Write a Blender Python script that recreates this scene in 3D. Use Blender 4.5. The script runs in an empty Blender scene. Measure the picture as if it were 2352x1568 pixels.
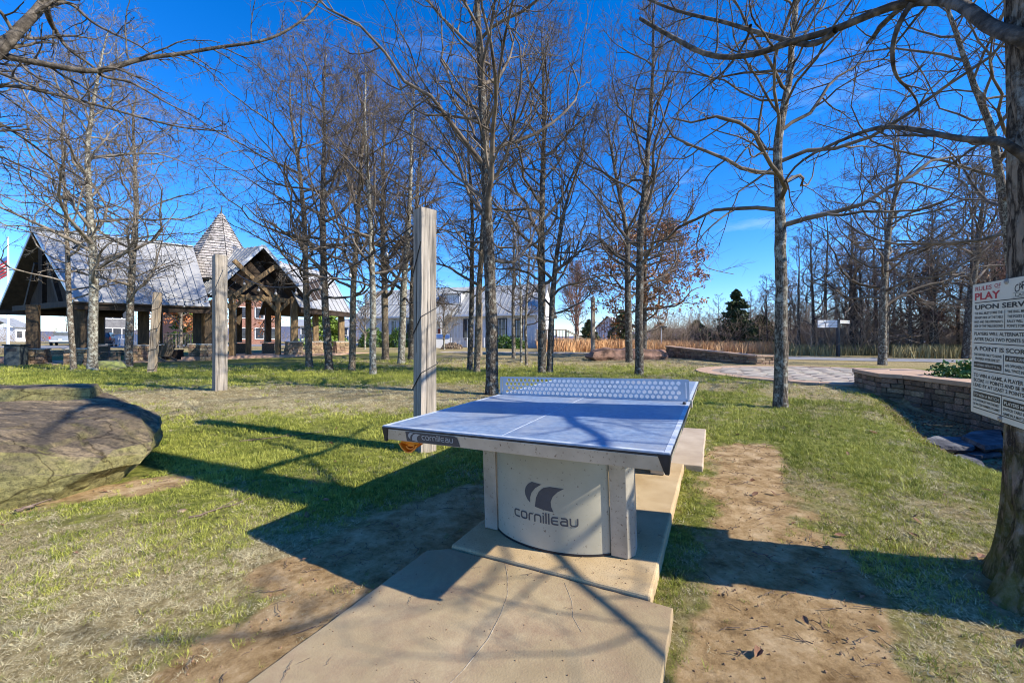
import bpy, bmesh, math, random
import numpy as np
from mathutils import Vector, Matrix, Euler
from mathutils import noise as mnoise
R = math.radians
scn = bpy.context.scene
COL = scn.collection

# ------------------------------------------------------------------ camera, sky, sun, exposure
CAM_H = 1.2
F = 1470.7 / 3840 * 2352            # focal length in units of a 2352 px wide picture
cam_d = bpy.data.cameras.new("camera"); cam = bpy.data.objects.new("camera", cam_d); COL.objects.link(cam)
cam_d.sensor_width = 36; cam_d.lens = 36 * 1470.7 / 3840
cam_d.clip_start = 0.05; cam_d.clip_end = 3000
cam.location = (0, 0, CAM_H); cam.rotation_euler = (R(90), 0, 0)
scn.camera = cam
SUN_AZ, SUN_EL = 109.5, 35.3        # azimuth clockwise from +y
world = bpy.data.worlds.new("World"); scn.world = world; world.use_nodes = True
wn, wl = world.node_tree.nodes, world.node_tree.links
wn.clear()
sky = wn.new('ShaderNodeTexSky'); sky.sky_type = 'NISHITA'; sky.sun_disc = False
sky.sun_elevation = R(SUN_EL); sky.sun_rotation = R(SUN_AZ); sky.air_density = 1.0; sky.dust_density = 0.0; sky.ozone_density = 5.0
hs = wn.new('ShaderNodeHueSaturation'); hs.inputs['Saturation'].default_value = 1.26; hs.inputs['Value'].default_value = 1.0
hs.inputs['Hue'].default_value = 0.505
bg = wn.new('ShaderNodeBackground'); bg.inputs['Strength'].default_value = 0.142
wo = wn.new('ShaderNodeOutputWorld')
tc = wn.new('ShaderNodeTexCoord'); mp = wn.new('ShaderNodeMapping'); mp.inputs['Scale'].default_value = (1.2, 3.0, 9.0)
mp.inputs['Rotation'].default_value = (0, R(8), 0)
nz = wn.new('ShaderNodeTexNoise'); nz.inputs['Scale'].default_value = 2.2; nz.inputs['Detail'].default_value = 7; nz.inputs['Roughness'].default_value = .62
cr = wn.new('ShaderNodeValToRGB'); cr.color_ramp.elements[0].position = .60; cr.color_ramp.elements[1].position = .86
cr.color_ramp.elements[1].color = (.2, .2, .2, 1)
mx = wn.new('ShaderNodeMix'); mx.data_type = 'RGBA'; mx.inputs[7].default_value = (6.2, 6.6, 7.4, 1)
wl.new(tc.outputs['Generated'], mp.inputs[0]); wl.new(mp.outputs[0], nz.inputs['Vector']); wl.new(nz.outputs[0], cr.inputs[0])
tint = wn.new('ShaderNodeMix'); tint.data_type = 'RGBA'; tint.blend_type = 'MULTIPLY'; tint.inputs[0].default_value = 1; tint.inputs[7].default_value = (.88, .92, 1.05, 1)
wl.new(sky.outputs[0], tint.inputs[6]); wl.new(tint.outputs[2], hs.inputs['Color']); wl.new(cr.outputs[0], mx.inputs[0]); wl.new(hs.outputs[0], mx.inputs[6])
wl.new(mx.outputs[2], bg.inputs[0]); wl.new(bg.outputs[0], wo.inputs[0])
sun_d = bpy.data.lights.new("sun", 'SUN'); sun_d.energy = 4.5; sun_d.angle = R(0.55); sun_d.color = (1.0, .92, .78)
sun = bpy.data.objects.new("sun", sun_d); COL.objects.link(sun)
SD = Vector((math.sin(R(SUN_AZ)) * math.cos(R(SUN_EL)), math.cos(R(SUN_AZ)) * math.cos(R(SUN_EL)), math.sin(R(SUN_EL))))
sun.rotation_euler = SD.to_track_quat('Z', 'Y').to_euler(); sun.location = SD * 60
scn.view_settings.view_transform = 'Standard'; scn.view_settings.look = 'None'
scn.cycles.filter_width = 1.05
scn.view_settings.exposure = 0.90; scn.view_settings.gamma = 1.0; scn.view_settings.use_curve_mapping = False

# ------------------------------------------------------------------ terrain height, pixel helpers
TC = (0.5941, 3.0903); TYAW = -0.4803; TA, TB = 0.0114, -0.0279   # table centre, heading and the slope it stands on
def sstep(a, b, x):
    t = np.clip((x - a) / (b - a), 0, 1); return t * t * (3 - 2 * t)
CY = [-40, 0, 2, 3.75, 4.9, 6.5, 7.6, 9, 10.4, 12]
CX = [9, 4.9, 4.4, 4.55, 5.0, 6.15, 7.05, 8.2, 9.1, 10.4]
WY = [-40, 0, 4, 5.9, 7.03, 8.9, 10.5, 12]
WX = [16, 7.0, 7.0, 7.72, 8.2, 8.42, 9.17, 10.5]
def H(x, y):
    x = np.asarray(x, float); y = np.asarray(y, float)
    dx, dy = x - TC[0], y - TC[1]
    c, s = math.cos(TYAW), math.sin(TYAW)
    lx, ly = c * dx + s * dy, -s * dx + c * dy
    r = np.hypot(dx, dy)
    z = np.exp(-(r / 3.4) ** 2) * (0.028 * lx + 0.0114 * ly - 0.075)
    sx = 1 - .62 * sstep(4, 26, x)
    z = z + .02 * np.clip(y - 18, 0, 57) * sx
    xc = np.interp(y, CY, CX); xw = np.interp(y, WY, WX)
    dep = np.interp(y, [-40, 6.3, 8.9, 10.3], [-.5, -.42, -.17, 0])
    t = sstep(0, 1.15, x - xc + .25) * (1 - sstep(.14, .26, x - xw))
    z = z + dep * t
    z = z + .012 * np.sin(x * 1.3 + y * .4) * np.cos(y * 1.1 - x * .3) * (r > 0)
    return z
def h1(x, y): return float(H(x, y))
def PV(x, y, t):                    # a point seen at (x, y) of a 2352x1568 picture, t metres ahead
    return Vector(((x - 1176) / F * t, t, CAM_H + (784 - y) / F * t))
def GV(x, y):                       # the ground point seen there
    z = 0.0
    for _ in range(40):
        t = (CAM_H - z) * F / max(y - 784, .5)
        t = min(t, 140)
        z = .5 * z + .5 * h1((x - 1176) / F * t, t)
    return Vector(((x - 1176) / F * t, t, h1((x - 1176) / F * t, t)))
def GT(x, t):                       # the ground at picture column x, t metres ahead
    X = (x - 1176) / F * t; return Vector((X, t, h1(X, t)))

# ------------------------------------------------------------------ object helpers
MW = {}
def tag(o, label=None, cat=None, group=None, kind=None):
    if label: o['label'] = label
    if cat: o['category'] = cat
    if group: o['group'] = group
    if kind: o['kind'] = kind
    return o
def thing(name, label, cat, loc=(0, 0, 0), rotz=0, group=None, matrix=None):
    o = bpy.data.objects.new(name, None); COL.objects.link(o); o.empty_display_size = .2
    m = matrix if matrix is not None else Matrix.Translation(Vector(loc)) @ Matrix.Rotation(rotz, 4, 'Z')
    o.matrix_world = m; o.location = m.to_translation(); o.rotation_euler = m.to_euler()
    MW[o.name] = m.copy()
    return tag(o, label, cat, group)
class MB:
    def __init__(s): s.v = []; s.f = []
    def add(s, vs, fs):
        n = len(s.v); s.v += [tuple(v) for v in vs]; s.f += [tuple(i + n for i in f) for f in fs]; return s
    def box(s, c, d, m=None):
        x, y, z = d[0] / 2, d[1] / 2, d[2] / 2
        vs = [Vector(p) for p in ((-x, -y, -z), (x, -y, -z), (x, y, -z), (-x, y, -z), (-x, -y, z), (x, -y, z), (x, y, z), (-x, y, z))]
        if m is not None: vs = [m @ v for v in vs]
        vs = [v + Vector(c) for v in vs]
        return s.add(vs, [(0, 3, 2, 1), (4, 5, 6, 7), (0, 1, 5, 4), (1, 2, 6, 5), (2, 3, 7, 6), (3, 0, 4, 7)])
    def beam(s, a, b, w, d, up=(0, 0, 1)):
        a, b = Vector(a), Vector(b); t = (b - a).normalized(); u = Vector(up)
        if abs(t.dot(u)) > .98: u = Vector((1, 0, 0))
        x = t.cross(u).normalized(); y = x.cross(t).normalized()
        vs = []
        for p in (a, b):
            for i, j in ((-1, -1), (1, -1), (1, 1), (-1, 1)): vs.append(p + x * (i * w / 2) + y * (j * d / 2))
        return s.add(vs, [(0, 1, 2, 3), (7, 6, 5, 4), (0, 4, 5, 1), (1, 5, 6, 2), (2, 6, 7, 3), (3, 7, 4, 0)])
    def prism(s, poly, z0, z1):      # poly: list of (x, y), counter-clockwise
        n = len(poly)
        vs = [(p[0], p[1], z0) for p in poly] + [(p[0], p[1], z1) for p in poly]
        return s.add(vs, [tuple(range(n - 1, -1, -1)), tuple(range(n, 2 * n))] + [(i, (i + 1) % n, n + (i + 1) % n, n + i) for i in range(n)])
    def plate(s, pts, th):           # flat polygon in space with a thickness behind it
        pts = [Vector(p) for p in pts]; n = len(pts)
        nn = Vector((0, 0, 0))
        for i in range(n):
            a, b = pts[i], pts[(i + 1) % n]
            nn += Vector(((a.y - b.y) * (a.z + b.z), (a.z - b.z) * (a.x + b.x), (a.x - b.x) * (a.y + b.y)))
        nn.normalize()
        return s.add(pts + [p - nn * th for p in pts], [tuple(range(n)), tuple(range(2 * n - 1, n - 1, -1))] + [((i + 1) % n, i, n + i, n + (i + 1) % n) for i in range(n)])
    def tube(s, pts, r, sides=6, cap=True):
        pts = [Vector(p) for p in pts]; n = len(pts); rr = r if hasattr(r, '__len__') else [r] * n
        base = len(s.v); up = Vector((0, 0, 1))
        if abs((pts[-1] - pts[0]).normalized().dot(up)) > .9: up = Vector((1, .2, 0))
        vs = []
        for i, p in enumerate(pts):
            t = (pts[min(i + 1, n - 1)] - pts[max(i - 1, 0)]).normalized()
            x = t.cross(up).normalized(); y = x.cross(t)
            for k in range(sides):
                a = 2 * math.pi * k / sides; vs.append(p + (x * math.cos(a) + y * math.sin(a)) * rr[i])
        fs = [(i * sides + k, i * sides + (k + 1) % sides, (i + 1) * sides + (k + 1) % sides, (i + 1) * sides + k) for i in range(n - 1) for k in range(sides)]
        if cap: fs += [tuple(range(sides - 1, -1, -1)), tuple((n - 1) * sides + k for k in range(sides))]
        return s.add(vs, fs)
    def lathe(s, prof, c=(0, 0, 0), sides=12):
        n = len(prof); vs = []
        for r, z in prof:
            for k in range(sides):
                a = 2 * math.pi * k / sides; vs.append((c[0] + r * math.cos(a), c[1] + r * math.sin(a), c[2] + z))
        fs = [(i * sides + k, i * sides + (k + 1) % sides, (i + 1) * sides + (k + 1) % sides, (i + 1) * sides + k) for i in range(n - 1) for k in range(sides)]
        fs += [tuple(range(sides - 1, -1, -1)), tuple((n - 1) * sides + k for k in range(sides))]
        return s.add(vs, fs)
    def xf(s, m): s.v = [tuple(m @ Vector(v)) for v in s.v]; return s
    def mesh(s, name):
        me = bpy.data.meshes.new(name); me.from_pydata(s.v, [], s.f); me.update(); return me
    def build(s, name, m, parent=None, local=False, bevel=0, smooth=False, kind=None, label=None):
        root = parent
        while root is not None and root.name not in MW: root = root.parent
        if root is not None and not local:
            inv = MW[root.name].inverted(); s.v = [tuple(inv @ Vector(v)) for v in s.v]
        me = s.mesh(name)
        return link(name, me, m, parent, bevel, smooth, kind, label)
def link(name, me, m, parent=None, bevel=0, smooth=False, kind=None, label=None):
    if m is not None and not me.materials: me.materials.append(m)
    if smooth: me.shade_smooth()
    o = bpy.data.objects.new(name, me); COL.objects.link(o)
    if parent is not None: o.parent = parent
    if bevel:
        b = o.modifiers.new("bevel", 'BEVEL'); b.width = bevel; b.segments = 2; b.limit_method = 'ANGLE'; b.angle_limit = R(35)
    if kind: o['kind'] = kind
    if label: o['label'] = label
    return o
def fastmesh(name, V, faces, smooth=True):
    V = np.asarray(V, np.float32); faces = np.asarray(faces, np.int32); k = faces.shape[1]; nf = len(faces)
    me = bpy.data.meshes.new(name)
    me.vertices.add(len(V)); me.vertices.foreach_set('co', V.ravel())
    me.loops.add(nf * k); me.loops.foreach_set('vertex_index', faces.ravel())
    me.polygons.add(nf); me.polygons.foreach_set('loop_start', np.arange(0, nf * k, k, dtype=np.int32))
    me.polygons.foreach_set('loop_total', np.full(nf, k, np.int32))
    if smooth: me.polygons.foreach_set('use_smooth', np.ones(nf, bool))
    me.update(calc_edges=True); return me
def copy_tree(o, parent=None, loc=None, rotz=None, scale=None):
    c = o.copy(); COL.objects.link(c)
    if parent is not None: c.parent = parent
    if loc is not None: c.location = loc
    if rotz is not None: c.rotation_euler = (0, 0, rotz)
    if scale is not None: c.scale = (scale,) * 3 if not hasattr(scale, '__len__') else scale
    for ch in [x for x in KIDS(o)]: copy_tree(ch, c)
    return c
def KIDS(o): return [x for x in bpy.data.objects if x.parent == o]

# ------------------------------------------------------------------ materials
def rgba(c): return (c[0], c[1], c[2], 1)
def mat(name, c1, c2=None, c3=None, scale=6, detail=6, rough=.8, bump=.0, bscale=None, metallic=0, coords='Object', stretch=(1, 1, 1),
        spots=None, spot_scale=30, spot_amt=.3, spot_soft=.04, rand=0, spec=.4, dist=.02, contrast=(.35, .65), bump2=0, b2scale=200):
    m = bpy.data.materials.new(name); m.use_nodes = True; n, l = m.node_tree.nodes, m.node_tree.links
    p = n['Principled BSDF']; p.inputs['Roughness'].default_value = rough; p.inputs['Metallic'].default_value = metallic
    p.inputs['Specular IOR Level'].default_value = spec
    t = n.new('ShaderNodeTexCoord'); mpn = n.new('ShaderNodeMapping'); mpn.inputs['Scale'].default_value = stretch
    l.new(t.outputs[coords], mpn.inputs[0])
    nzn = n.new('ShaderNodeTexNoise'); nzn.inputs['Scale'].default_value = scale; nzn.inputs['Detail'].default_value = detail; nzn.inputs['Roughness'].default_value = .62
    l.new(mpn.outputs[0], nzn.inputs['Vector'])
    ramp = n.new('ShaderNodeValToRGB'); e = ramp.color_ramp.elements
    e[0].position, e[1].position = contrast; e[0].color = rgba(c1); e[1].color = rgba(c2 or c1)
    if c3: x = e.new((contrast[0] + contrast[1]) / 2); x.color = rgba(c3)
    l.new(nzn.outputs[0], ramp.inputs[0]); col = ramp.outputs[0]
    if spots:
        n2 = n.new('ShaderNodeTexNoise'); n2.inputs['Scale'].default_value = spot_scale; n2.inputs['Detail'].default_value = 4
        l.new(mpn.outputs[0], n2.inputs['Vector'])
        r2 = n.new('ShaderNodeValToRGB'); r2.color_ramp.elements[0].position = 1 - spot_amt - .08; r2.color_ramp.elements[1].position = 1 - spot_amt + spot_soft
        n2.inputs['Detail'].default_value = 4 if spot_soft < .1 else 11
        if spot_soft >= .1: n2.inputs['Roughness'].default_value = .78
        l.new(n2.outputs[0], r2.inputs[0])
        mxn = n.new('ShaderNodeMix'); mxn.data_type = 'RGBA'; mxn.inputs[7].default_value = rgba(spots)
        l.new(r2.outputs[0], mxn.inputs[0]); l.new(col, mxn.inputs[6]); col = mxn.outputs[2]
    if rand:
        oi = n.new('ShaderNodeObjectInfo'); mr = n.new('ShaderNodeMapRange'); mr.inputs[3].default_value = 1 - rand; mr.inputs[4].default_value = 1 + rand
        l.new(oi.outputs['Random'], mr.inputs[0])
        h = n.new('ShaderNodeHueSaturation'); l.new(col, h.inputs['Color']); l.new(mr.outputs[0], h.inputs['Value'])
        mr2 = n.new('ShaderNodeMapRange'); mr2.inputs[3].default_value = .485; mr2.inputs[4].default_value = .515
        mlt = n.new('ShaderNodeMath'); mlt.operation = 'FRACT'; m2 = n.new('ShaderNodeMath'); m2.operation = 'MULTIPLY'; m2.inputs[1].default_value = 7.3
        l.new(oi.outputs['Random'], m2.inputs[0]); l.new(m2.outputs[0], mlt.inputs[0]); l.new(mlt.outputs[0], mr2.inputs[0]); l.new(mr2.outputs[0], h.inputs['Hue'])
        col = h.outputs[0]
    l.new(col, p.inputs['Base Color'])
    if bump:
        b = n.new('ShaderNodeBump'); b.inputs['Strength'].default_value = bump; b.inputs['Distance'].default_value = dist
        nb = n.new('ShaderNodeTexNoise'); nb.inputs['Scale'].default_value = bscale or scale * 3; nb.inputs['Detail'].default_value = 8
        l.new(mpn.outputs[0], nb.inputs['Vector']); l.new(nb.outputs[0], b.inputs['Height']); l.new(b.outputs[0], p.inputs['Normal'])
    m['ramp'] = 1
    return m
def bark(name, dark, mid, lichen, amt, sc=9, bump=1.0, moss=None):
    m = bpy.data.materials.new(name); m.use_nodes = True; n, l = m.node_tree.nodes, m.node_tree.links
    p = n['Principled BSDF']; p.inputs['Roughness'].default_value = .95; p.inputs['Specular IOR Level'].default_value = .15
    g = n.new('ShaderNodeTexCoord'); mpn = n.new('ShaderNodeMapping'); mpn.inputs['Scale'].default_value = (1, 1, .22)
    l.new(g.outputs['Object'], mpn.inputs[0])
    v = n.new('ShaderNodeTexVoronoi'); v.feature = 'DISTANCE_TO_EDGE'; v.inputs['Scale'].default_value = sc * 3.2
    w = n.new('ShaderNodeTexNoise'); w.inputs['Scale'].default_value = sc * 1.5; w.inputs['Detail'].default_value = 8; w.inputs['Roughness'].default_value = .7
    l.new(mpn.outputs[0], w.inputs['Vector'])
    ad = n.new('ShaderNodeMixRGB'); ad.blend_type = 'LINEAR_LIGHT'; ad.inputs[0].default_value = .08
    l.new(mpn.outputs[0], ad.inputs[1]); l.new(w.outputs[1], ad.inputs[2]); l.new(ad.outputs[0], v.inputs['Vector'])
    r = n.new('ShaderNodeValToRGB'); e = r.color_ramp.elements; e[0].position = .02; e[0].color = rgba(dark); e[1].position = .28; e[1].color = rgba(mid)
    l.new(v.outputs['Distance'], r.inputs[0])
    n2 = n.new('ShaderNodeTexNoise'); n2.inputs['Scale'].default_value = sc * .9; n2.inputs['Detail'].default_value = 9; n2.inputs['Roughness'].default_value = .75
    l.new(g.outputs['Object'], n2.inputs['Vector'])
    r2 = n.new('ShaderNodeValToRGB'); r2.color_ramp.elements[0].position = 1 - amt - .1; r2.color_ramp.elements[1].position = 1 - amt + .05
    l.new(n2.outputs[0], r2.inputs[0])
    mxn = n.new('ShaderNodeMix'); mxn.data_type = 'RGBA'; mxn.inputs[7].default_value = rgba(lichen)
    l.new(r2.outputs[0], mxn.inputs[0]); l.new(r.outputs[0], mxn.inputs[6]); col = mxn.outputs[2]
    if moss:
        sx = n.new('ShaderNodeSeparateXYZ'); l.new(g.outputs['Object'], sx.inputs[0])
        mr = n.new('ShaderNodeMapRange'); mr.inputs[1].default_value = .1; mr.inputs[2].default_value = 2.6; mr.inputs[3].default_value = .46; mr.inputs[4].default_value = -.05
        l.new(sx.outputs['Z'], mr.inputs[0])
        n3 = n.new('ShaderNodeTexNoise'); n3.inputs['Scale'].default_value = 5; n3.inputs['Detail'].default_value = 8; n3.inputs['Roughness'].default_value = .75
        l.new(g.outputs['Object'], n3.inputs['Vector'])
        a1 = n.new('ShaderNodeMath'); a1.operation = 'ADD'; l.new(n3.outputs[0], a1.inputs[0]); l.new(mr.outputs[0], a1.inputs[1])
        r3 = n.new('ShaderNodeValToRGB'); r3.color_ramp.elements[0].position = .80; r3.color_ramp.elements[1].position = 1.0; r3.color_ramp.elements[1].color = (.75, .75, .75, 1)
        l.new(a1.outputs[0], r3.inputs[0]); m3 = n.new('ShaderNodeMix'); m3.data_type = 'RGBA'; m3.inputs[7].default_value = rgba(moss)
        l.new(r3.outputs[0], m3.inputs[0]); l.new(col, m3.inputs[6]); col = m3.outputs[2]
    l.new(col, p.inputs['Base Color'])
    b = n.new('ShaderNodeBump'); b.inputs['Strength'].default_value = bump; b.inputs['Distance'].default_value = .015
    l.new(v.outputs['Distance'], b.inputs['Height']); l.new(b.outputs[0], p.inputs['Normal'])
    return m
M = {}
M['bark_a'] = bark('bark_grey', (.035, .027, .02), (.27, .22, .17), (.46, .46, .39), .40)
M['bark_b'] = bark('bark_dark', (.02, .016, .013), (.19, .155, .12), (.40, .40, .34), .38)
M['bark_c'] = bark('bark_brown', (.04, .03, .02), (.30, .235, .165), (.44, .42, .34), .37)
M['bark_d'] = bark('bark_silver', (.045, .04, .033), (.30, .26, .20), (.50, .50, .42), .43)
M['bark_near'] = bark('bark_mossy', (.045, .033, .023), (.30, .225, .155), (.36, .36, .31), .37, sc=6, bump=.6, moss=(.13, .12, .025))
M['limb'] = mat('limb_bark', (.035, .028, .022), (.19, .16, .13), (.09, .075, .06), scale=14, rough=.9, bump=.5, bscale=60, spec=.2)
M['twig'] = mat('twig_bark', (.06, .047, .036), (.22, .18, .145), scale=3, rough=.9, spec=.15)
M['twig_pale'] = mat('twig_pale', (.10, .082, .065), (.32, .275, .225), scale=3, rough=.9, spec=.15)
M['twig_dark'] = mat('twig_dark', (.045, .034, .026), (.17, .135, .11), scale=3, rough=.9, spec=.15)
M['twig_red'] = mat('twig_reddish', (.13, .075, .06), (.34, .21, .17), scale=3, rough=.9, spec=.15)
M['leaf_brown'] = mat('oak_leaf_brown', (.20, .075, .025), (.50, .26, .12), scale=7, rough=.7, spec=.3)
M['leaf_orange'] = mat('oak_leaf_orange', (.38, .12, .04), (.62, .27, .13), scale=7, rough=.7, spec=.3)
M['leaf_green'] = mat('pine_needles', (.08, .16, .02), (.25, .34, .06), scale=5, rough=.7)
M['cedar'] = mat('cedar_foliage', (.022, .042, .014), (.085, .12, .04), scale=3, rough=.8)
M['shrub'] = mat('shrub_leaf', (.03, .08, .012), (.12, .21, .035), scale=8, rough=.5)
M['litter'] = mat('dead_leaf', (.11, .045, .022), (.34, .19, .11), scale=9, rough=.8)
M['stick'] = mat('stick_wood', (.08, .05, .035), (.22, .16, .12), scale=20, rough=.9)
M['conc_tan'] = mat('slab_concrete', (.40, .28, .14), (.54, .41, .24), (.47, .345, .19), scale=3, rough=.85, bump=.25, bscale=240, dist=.004, spots=(.30, .21, .12), spot_scale=140, spot_amt=.38)
M['conc_grey'] = mat('walk_concrete', (.25, .185, .10), (.46, .36, .215), (.36, .275, .155), scale=1.7, detail=10, rough=.85, bump=.3, bscale=120, dist=.006, spots=(.27, .18, .11), spot_scale=3.2, spot_amt=.46, spot_soft=.16, contrast=(.3, .7))
M['wood_post'] = mat('weathered_timber', (.11, .095, .08), (.46, .40, .33), (.30, .26, .21), scale=5, detail=12, rough=.9, bump=.9, bscale=12, dist=.02, stretch=(5, 5, .22), contrast=(.34, .66))
M['wood_post2'] = mat('weathered_timber_tan', (.16, .12, .08), (.50, .40, .28), (.36, .285, .20), scale=5, detail=12, rough=.9, bump=.8, bscale=12, dist=.02, stretch=(5, 5, .22), contrast=(.34, .66))
M['timber_shaded'] = mat('shaded_brown_timber', (.045, .03, .018), (.13, .088, .048), (.08, .054, .03), scale=4, detail=9, rough=.8, stretch=(3, 3, .5))  # darker copy of the brown timber: roof shade put into the column colour
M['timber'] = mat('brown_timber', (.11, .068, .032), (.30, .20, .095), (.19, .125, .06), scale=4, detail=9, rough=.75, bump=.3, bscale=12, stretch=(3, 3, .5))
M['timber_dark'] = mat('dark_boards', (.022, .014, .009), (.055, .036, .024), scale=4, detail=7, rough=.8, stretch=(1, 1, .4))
M['metal_roof'] = mat('galvanised_roof', (.34, .345, .34), (.45, .455, .45), (.40, .40, .395), scale=.9, detail=6, rough=.5, metallic=.15, rand=.04, contrast=(.2, .8))
M['metal_roof2'] = mat('aged_metal_roof', (.27, .275, .265), (.43, .435, .42), (.35, .355, .345), scale=1.3, detail=8, rough=.5, metallic=.2, rand=.08, contrast=(.3, .7))
M['trim_metal'] = mat('roof_edge_metal', (.5, .52, .55), (.62, .64, .66), scale=3, rough=.45, metallic=.5)
M['shingle'] = mat('wood_shingle', (.30, .27, .25), (.48, .45, .42), (.39, .36, .34), scale=7, detail=8, rough=.9, rand=.2, bump=.4, bscale=30)
M['shingle_base'] = mat('shingle_underlay', (.10, .09, .085), (.15, .14, .13), scale=5)
M['stone'] = mat('sandstone_block', (.17, .10, .055), (.52, .39, .25), (.34, .23, .14), scale=7, detail=9, rough=.92, bump=.9, bscale=30, dist=.02, rand=.42, spots=(.18, .16, .12), spot_scale=9, spot_amt=.35)
M['stone_dk'] = mat('brown_wall_block', (.16, .095, .06), (.54, .38, .25), (.35, .235, .15), scale=7, detail=9, rough=.92, bump=1, bscale=26, dist=.025, rand=.42, spots=(.13, .115, .085), spot_scale=8, spot_amt=.4)
M['mortar'] = mat('mortar', (.10, .08, .06), (.2, .16, .12), scale=14, rough=.95)
M['coping'] = mat('terracotta_coping', (.40, .26, .17), (.52, .36, .245), (.46, .31, .205), scale=4, detail=8, rough=.85, bump=.2, bscale=80)
M['limestone'] = mat('cap_stone', (.40, .36, .30), (.56, .52, .45), scale=9, rough=.85, bump=.4)
M['flag'] = mat('flagstone_paver', (.36, .31, .25), (.44, .39, .32), (.40, .35, .28), scale=4, detail=7, rough=.85, bump=.3, rand=.06)
M['slate'] = mat('blue_slate', (.05, .052, .06), (.19, .195, .21), (.11, .112, .125), scale=4, detail=10, rough=.9, spec=.15, bump=1.0, bscale=16, dist=.03)
M['floor_red'] = mat('pavilion_floor', (.40, .25, .17), (.55, .37, .26), scale=2, rough=.85)
M['asphalt'] = mat('asphalt_road', (.17, .17, .18), (.27, .27, .28), scale=2, detail=9, rough=.9, bump=.2, bscale=120)
M['white_siding'] = mat('white_siding', (.66, .66, .68), (.78, .78, .79), scale=2, rough=.6)
M['white_trim'] = mat('white_trim', (.75, .75, .75), (.82, .82, .82), scale=3, rough=.55)
M['dark_metal'] = mat('black_metal', (.015, .015, .018), (.035, .035, .04), scale=8, rough=.5)
M['black'] = mat('black_plastic', (.012, .012, .014), (.025, .025, .03), scale=20, rough=.45)
M['grey_bin'] = mat('grey_bin', (.03, .04, .045), (.06, .075, .08), scale=8, rough=.6)
M['brick'] = mat('red_brick', (.22, .10, .07), (.38, .22, .17), (.30, .15, .11), scale=14, detail=8, rough=.9, contrast=(.4, .6))
M['grey_wall'] = mat('grey_cladding', (.12, .12, .13), (.2, .2, .21), scale=3, rough=.8)
M['blue_roof'] = mat('blue_grey_roof', (.16, .22, .42), (.25, .33, .55), scale=3, rough=.5)
M['alu'] = mat('brushed_aluminium', (.34, .31, .25), (.52, .48, .40), (.44, .40, .33), scale=4, detail=9, rough=.45, metallic=.35, bump=.08, bscale=120, dist=.003, spots=(.16, .12, .09), spot_scale=70, spot_amt=.30)
M['panel'] = mat('leg_panel_paint', (.36, .335, .25), (.48, .45, .345), (.42, .39, .30), scale=1.6, detail=7, rough=.5, metallic=.1, bump=.05, bscale=200, dist=.002, spots=(.11, .08, .06), spot_scale=60, spot_amt=.275)
M['ink'] = mat('dark_grey_print', (.05, .052, .06), (.075, .078, .085), scale=9, rough=.5)
M['sticker_white'] = mat('white_print', (.58, .58, .56), (.68, .68, .66), scale=9, rough=.5)
M['line_white'] = mat('white_line_paint', (.36, .42, .50), (.62, .66, .70), scale=12, rough=.5)
M['net'] = mat('grey_blue_steel', (.40, .42, .47), (.52, .54, .60), (.46, .48, .53), scale=3, rough=.5, metallic=.2)
M['orange'] = mat('orange_plastic', (.85, .22, .01), (.95, .32, .02), scale=3, rough=.4)
M['sign_face'] = mat('cream_sign_face', (.66, .62, .48), (.74, .70, .56), scale=3, rough=.5)
M['sign_red'] = mat('sign_red_print', (.45, .02, .03), (.5, .03, .04), scale=3, rough=.5)
M['sign_black'] = mat('sign_black_print', (.015, .015, .015), (.02, .02, .02), scale=3, rough=.5)
M['bolt'] = mat('steel_washer', (.28, .27, .25), (.5, .48, .44), scale=30, rough=.45, metallic=.7)
M['bulb_glass'] = mat('bulb_glass', (.12, .11, .10), (.38, .35, .30), scale=30, rough=.08, spec=1.0)
M['car_silver'] = mat('silver_car_paint', (.38, .40, .43), (.48, .50, .53), scale=2, rough=.3, metallic=.6)
M['car_dark'] = mat('black_car_paint', (.02, .02, .025), (.04, .04, .05), scale=2, rough=.25)
M['car_red'] = mat('dark_red_car_paint', (.25, .02, .02), (.32, .03, .03), scale=2, rough=.25)
M['glass'] = mat('dark_glass', (.03, .035, .045), (.07, .08, .1), scale=3, rough=.08, spec=.8)
M['tail'] = mat('red_lamp_glass', (.6, .02, .01), (.7, .03, .02), scale=3, rough=.2)
M['tyre'] = mat('tyre_rubber', (.02, .02, .02), (.03, .03, .03), scale=9, rough=.9)
M['chair'] = mat('chair_wood', (.10, .075, .05), (.26, .2, .14), scale=7, rough=.85, stretch=(1, 1, .3))
M['rock_red'] = mat('red_brown_rock', (.09, .055, .04), (.36, .21, .15), (.24, .14, .10), scale=2.2, detail=10, rough=.9, bump=.8, bscale=7, dist=.05)
M['rock_moss'] = mat('mossy_rock', (.14, .13, .09), (.27, .30, .08), (.2, .22, .09), scale=4, detail=8, rough=.95, bump=.7, bscale=12, dist=.04)
M['flag_red'] = mat('flag_red_cloth', (.5, .03, .04), (.55, .05, .06), scale=3)
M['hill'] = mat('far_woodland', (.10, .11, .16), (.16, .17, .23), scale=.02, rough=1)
M['blue_sheet'] = mat('blue_print', (.05, .12, .35), (.08, .18, .45), scale=3)
M['reddish'] = mat('rust_red_paint', (.22, .05, .04), (.28, .07, .05), scale=3)
M['broom'] = mat('broomsedge', (.50, .25, .10), (.72, .46, .24), (.62, .36, .17), scale=.8, rough=.9, rand=0, coords='Object')
M['brush'] = mat('brown_brush', (.17, .12, .085), (.38, .30, .22), scale=.6, rough=.95)
M['brush_green'] = mat('green_brush', (.16, .14, .05), (.42, .35, .17), scale=.6, rough=.95)

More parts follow.
